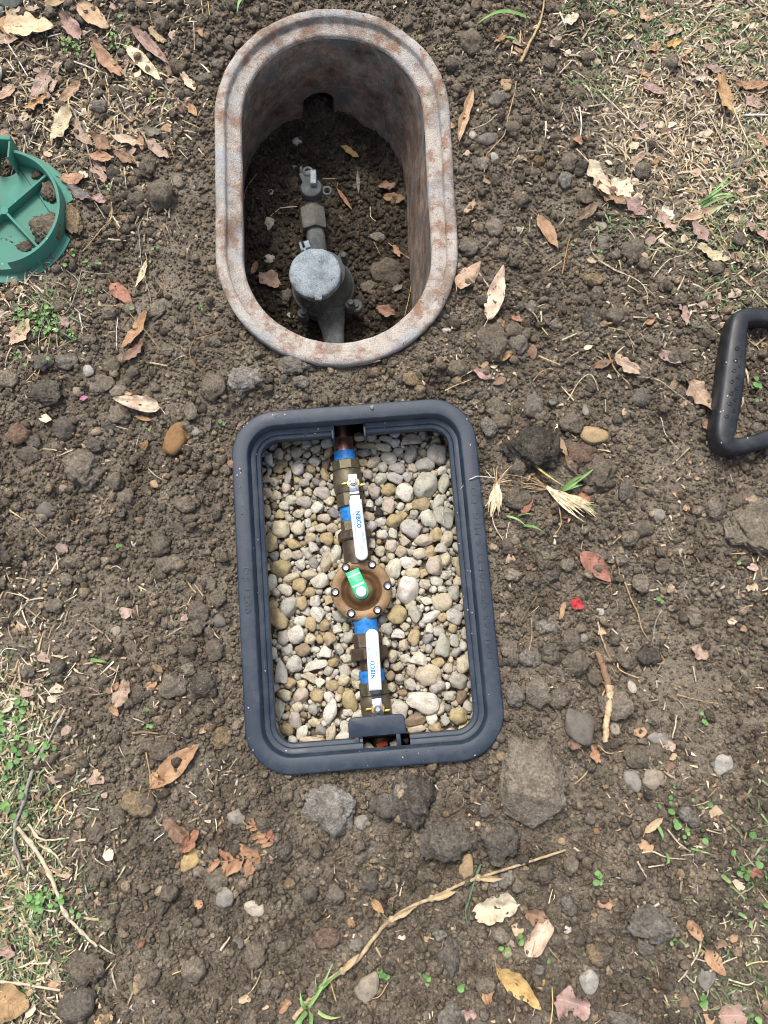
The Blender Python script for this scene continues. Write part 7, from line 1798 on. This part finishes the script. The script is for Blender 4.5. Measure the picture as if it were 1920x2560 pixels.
weed('two tiny leaves left of the long brown stone', 'c5', 1085, 1685, [(1065, 1668, 16), (1105, 1702, 20)])
weed('green seedling at the black box upper left corner', 'c5', 1640, 1645, [(1630, 1640, 28), (1655, 1660, 26)])
weed('feathery green weed under the crumpled leaf at upper left', 'c4', 520, 340, [(RNG.uniform(445, 605), RNG.uniform(280, 400), RNG.uniform(14, 26)) for _ in range(26)])
weed('round leaved weed below the broad tan leaf', 'c4', 840, 330, [(850, 215, 26), (830, 250, 26), (820, 290, 24), (860, 270, 26), (825, 340, 24), (940, 330, 28), (955, 310, 20), (930, 350, 22), (810, 370, 24), (885, 120, 30), (900, 140, 24), (730, 350, 24), (870, 350, 22)])
weed('small weed left of the ragged orange leaf', 'c4', 690, 400, [(690, 380, 28), (685, 410, 24), (690, 445, 24), (540, 490, 22), (850, 470, 26)])
weed('yellow green seedling below the cream leaf', 'c4', 1110, 705, [(1110, 685, 24), (1125, 715, 22), (1095, 700, 20), (1115, 730, 16)])
weed('two leaf seedling in the litter left of the oval box', 'c4', 1255, 790, [(1245, 780, 22), (1270, 790, 20)])
weed('pale weed beside the burnt clod', 'c4', 805, 1385, [(795, 1380, 22), (820, 1380, 20), (800, 1400, 16)])
weed('green weed inside the black tool grip', 'r2', 1605, 650, [(1595, 635, 34), (1615, 640, 26), (1600, 600, 22), (1600, 710, 20), (1580, 640, 22)])
weed('weed row of small bright leaves at the lower right', 'r4', 1230, 300, [(1240, 190, 18), (1220, 240, 18), (1170, 280, 18), (1225, 305, 26), (1215, 300, 20), (1250, 370, 28), (1240, 350, 20), (1295, 390, 20), (1300, 405, 16), (1375, 440, 24), (1220, 265, 16), (1355, 285, 12), (1320, 250, 14), (1400, 275, 22), (1280, 420, 16)])
weed('weed pair left of the rolled pale leaf', 'r4', 540, 875, [(540, 865, 24), (545, 895, 24), (455, 920, 22), (485, 930, 24), (480, 950, 16)])
weed('tiny leaf below the rolled pale leaf', 'r4', 670, 975, [(670, 978, 16), (672, 970, 12)])
weed('yellow green seedling in the lower right soil', 'r4', 895, 610, [(890, 580, 22), (900, 595, 22), (885, 625, 28), (905, 630, 16)])
weed('seedling at the bottom edge of the soil', 'r4', 120, 1055, [(115, 1045, 20), (130, 1060, 20), (90, 1035, 14), (125, 1085, 14), (275, 1100, 26), (285, 1090, 16)])
weed('bright compound seedling right of the green blades', 'r5', 1590, 955, [(1575, 940, 24), (1590, 955, 24), (1605, 965, 22), (1580, 960, 18)])
weed('small weed at the bottom right', 'r4', 1370, 1150, [(1365, 1145, 22), (1375, 1165, 24), (1360, 1175, 18), (1585, 1220, 20), (1615, 1245, 26), (1570, 1225, 18), (1225, 900, 16), (1240, 880, 14)])
weed('weed at the right edge beside the rusty leaf', 'r4', 1545, 590, [(1500, 490, 24), (1530, 580, 26), (1560, 600, 26), (1545, 560, 20), (1650, 725, 22), (1590, 410, 26), (1580, 820, 14), (1620, 545, 28), (1575, 570, 20)])
weed('lone round leaf near the white pebble on the left', 'r6', 750, 412, [(742, 412, 24), (758, 410, 18)])
weed('two leaf seedling at the lower left soil', 'r6', 940, 1545, [(935, 1545, 26), (950, 1550, 22), (925, 1440, 24)])
weed('tiny leaf at the far left', 'r6', 52, 62, [(48, 62, 22), (60, 58, 16)])
weed('round leaves at the top of the grey runner', 'r5', 120, 130, [(60, 20, 26), (130, 15, 30), (180, 45, 24), (95, 180, 20), (20, 255, 30), (30, 270, 26), (55, 300, 22), (110, 293, 20), (90, 215, 26), (20, 140, 24), (70, 70, 22), (195, 10, 22), (40, 90, 24)])
weed('green weed clump under the pale runner at left', 'r5', 190, 640, [(RNG.uniform(115, 260), RNG.uniform(600, 700), RNG.uniform(14, 26)) for _ in range(22)] + [(330, 710, 20), (300, 690, 20), (215, 462, 14), (260, 605, 14)])
weed('trailing weed stems at the left edge grass', 'r6', 80, 1480, [(RNG.uniform(0, 160), RNG.uniform(1380, 1740), RNG.uniform(20, 34)) for _ in range(22)] + [(290, 1665, 36), (345, 1685, 24), (260, 1720, 30), (225, 1700, 30), (160, 1405, 26)])
weed('two small leaves right of the red petal', 'r3', 1110, 510, [(1105, 498, 24), (1118, 515, 22), (1262, 585, 20), (1512, 318, 20)])
weed('leafy seedling beside the pale stick at lower right', 'r3', 1340, 1125, [(1335, 1118, 22), (1345, 1130, 20), (1325, 1080, 16)])
weed('tiny seedling by the curved thin root', 'r1', 808, 1270, [(800, 1268, 16), (815, 1272, 16), (668, 1240, 18)])

# ------------------------------------------------------------------ mossy stones in the upper left corner
for x, y, rx, ry, m_, label in (('t7', (300, 40), 310, 240, 'mossy', 'grey green mossy block in the upper left corner'), ('t7', (-60, 320), 210, 160, 'mossy', 'smaller mossy stone under the corner block'), ('t7', (-40, 1760), 190, 260, 'w', 'white rounded stone at the left edge')):
    p = on_ground(x, *y)
    a, b = size_at(x, rx), size_at(x, ry)
    k = 900 + int(abs(y[1]))
    o = link('stone', rough_mesh('stone', k, 4, .10, .02, .03, 1, .5), M['mossy'] if m_ == 'mossy' else M['pebble'], None, (p.x, p.y, gh(p.x, p.y) + min(a, b) * .45), (0, 0, .15), (a, b, min(a, b) * .9))
    o.color = (.62, .60, .54, 1); tag(o, label, 'stone')

# ------------------------------------------------------------------ straw, chaff and turf that nobody could count
def strands(n, fn, label, cat, name, colours, lmin, lmax, wmin, wmax, up=.0, seed=1):
    rg = random.Random(seed)
    V, F, C = [], [], []
    k = tries = 0
    while k < n and tries < n * 40:
        tries += 1
        x, y = rg.uniform(-.68, .68), rg.uniform(-.56, 1.08)
        if rg.random() > fn(x, y): continue
        if float(d_new(np.array(x), np.array(y))) < .02 or float(d_old(np.array(x), np.array(y))) < .022: continue
        a = rg.uniform(0, 6.283); L = lmin + (lmax - lmin) * rg.random() ** 2; w_ = rg.uniform(wmin, wmax)
        c = rg.choice(colours); v = rg.uniform(.75, 1.25); c = (c[0] * v, c[1] * v, c[2] * v)
        bend = rg.gauss(0, .16); hgt = rg.uniform(0, 1) ** 2 * up
        o = len(V); m = 4
        z0 = gh(x, y); z1 = gh(x + math.cos(a + bend) * L, y + math.sin(a + bend) * L)
        for i in range(m + 1):
            t = i / m
            aa = a + bend * t
            px, py = x + math.cos(aa) * L * t, y + math.sin(aa) * L * t
            z = z0 + (z1 - z0) * t + .0030 + hgt * t * (1.3 - t * .5) + .0015 * math.sin(math.pi * t)
            ww = w_ * .5 * (1 - .75 * t ** 2)
            sx, sy = -math.sin(aa) * ww, math.cos(aa) * ww
            V += [(px - sx, py - sy, z), (px + sx, py + sy, z + ww * .6)]
        for i in range(m): F.append((o + i * 2, o + i * 2 + 1, o + i * 2 + 3, o + i * 2 + 2)); C.append(c)
        k += 1
    return colored_stuff(name, (V, F, C), M['strand'], label, cat)


SC = [(.55, .43, .27), (.62, .51, .34), (.48, .36, .21), (.40, .30, .18), (.56, .48, .36), (.32, .245, .16), (.68, .59, .43)]
lit1 = lambda x, y: float(np.clip(litter(np.array(x), np.array(y)), 0, 1)) ** 1.3
strands(6800, lit1, 'dry straw and chaff scattered over the lawn edges', 'straw', 'dry_straw', SC, .006, .030, .0010, .0030, .003, 3)
strands(4200, lambda x, y: lit1(x, y) ** .5 * .9, 'short bits of chaff lying in the leaf litter', 'straw', 'chaff', SC + [(.40, .25, .14), (.5, .30, .17)], .003, .009, .0015, .0042, .001, 4)
greens = [(.13, .22, .08), (.17, .26, .10), (.22, .29, .14), (.27, .33, .19), (.11, .17, .07)]
gdens = lambda x, y: float(np.clip(blob(x, y, 'D', 1390, 50, 120, 70) + blob(x, y, 'D', 1290, 180, 60, 40) * .5 + blob(x, y, 'D', 1590, 60, 90, 80) * .45 + blob(x, y, 'D', 1580, 640, 70, 90) * .4 + blob(x, y, 'D', 1560, 500, 90, 90) * .5 + blob(x, y, 'D', 1350, 480, 80, 50) * .35 + blob(x, y, 'D', 1640, 330, 60, 200) * .35
                                  + blob(x, y, 'D', 10, 1640, 70, 130) * 1.0 + blob(x, y, 'D', 30, 1800, 90, 110) * .7 + blob(x, y, 'D', 90, 2010, 90, 80) * .7 + blob(x, y, 'D', 20, 2100, 70, 120) * .6 + blob(x, y, 'D', 100, 690, 60, 60) * .8 + blob(x, y, 'D', 1640, 1860, 70, 110) * .35 + blob(x, y, 'D', 1600, 2130, 100, 90) * .3, 0, 1))
strands(3400, gdens, 'short green turf showing through the straw', 'grass', 'turf_grass', greens, .005, .020, .0010, .0026, .008, 5)
any1 = lambda x, y: .25 + .75 * float(np.clip(litter(np.array(x), np.array(y)) + dryness(np.array(x), np.array(y)) * .6, 0, 1))
strands(520, any1, 'stray wisps of straw and rootlets on the dug soil', 'straw', 'straw_wisps', [(.55, .43, .27), (.42, .30, .17), (.66, .58, .45)], .006, .026, .0005, .0011, .002, 6)
# leaf crumbs
rg = random.Random(9)
V, F, C = [], [], []
k = 0
while k < 520:
    x, y = rg.uniform(-.66, .66), rg.uniform(-.55, 1.06)
    if rg.random() > lit1(x, y) ** .8 + .02: continue
    if float(d_new(np.array(x), np.array(y))) < .02 or float(d_old(np.array(x), np.array(y))) < .022: continue
    r = rg.uniform(.003, .009); z = gh(x, y) + .003; a0 = rg.uniform(0, 6)
    o = len(V); n = 7
    tx, ty = rg.uniform(-.5, .5), rg.uniform(-.5, .5)
    V.append((x, y, z + .001))
    for i in range(n):
        a = a0 + i / n * 6.283; q = r * rg.uniform(.55, 1.1)
        dx, dy = math.cos(a) * q * 1.3, math.sin(a) * q
        V.append((x + dx, y + dy, z + dx * tx + dy * ty + rg.uniform(0, .0015)))
    c = rg.choice([LC['tan'], LC['pink'], LC['brown'], LC['pale'], LC['orange'], LC['pink']]); v = rg.uniform(.75, 1.15)
    for i in range(n): F.append((o, o + 1 + i, o + 1 + (i + 1) % n)); C.append((c[0] * v, c[1] * v, c[2] * v))
    k += 1
colored_stuff('leaf_litter', (V, F, C), M['strand'], 'broken scraps of dry leaf in the lawn litter', 'leaf litter')
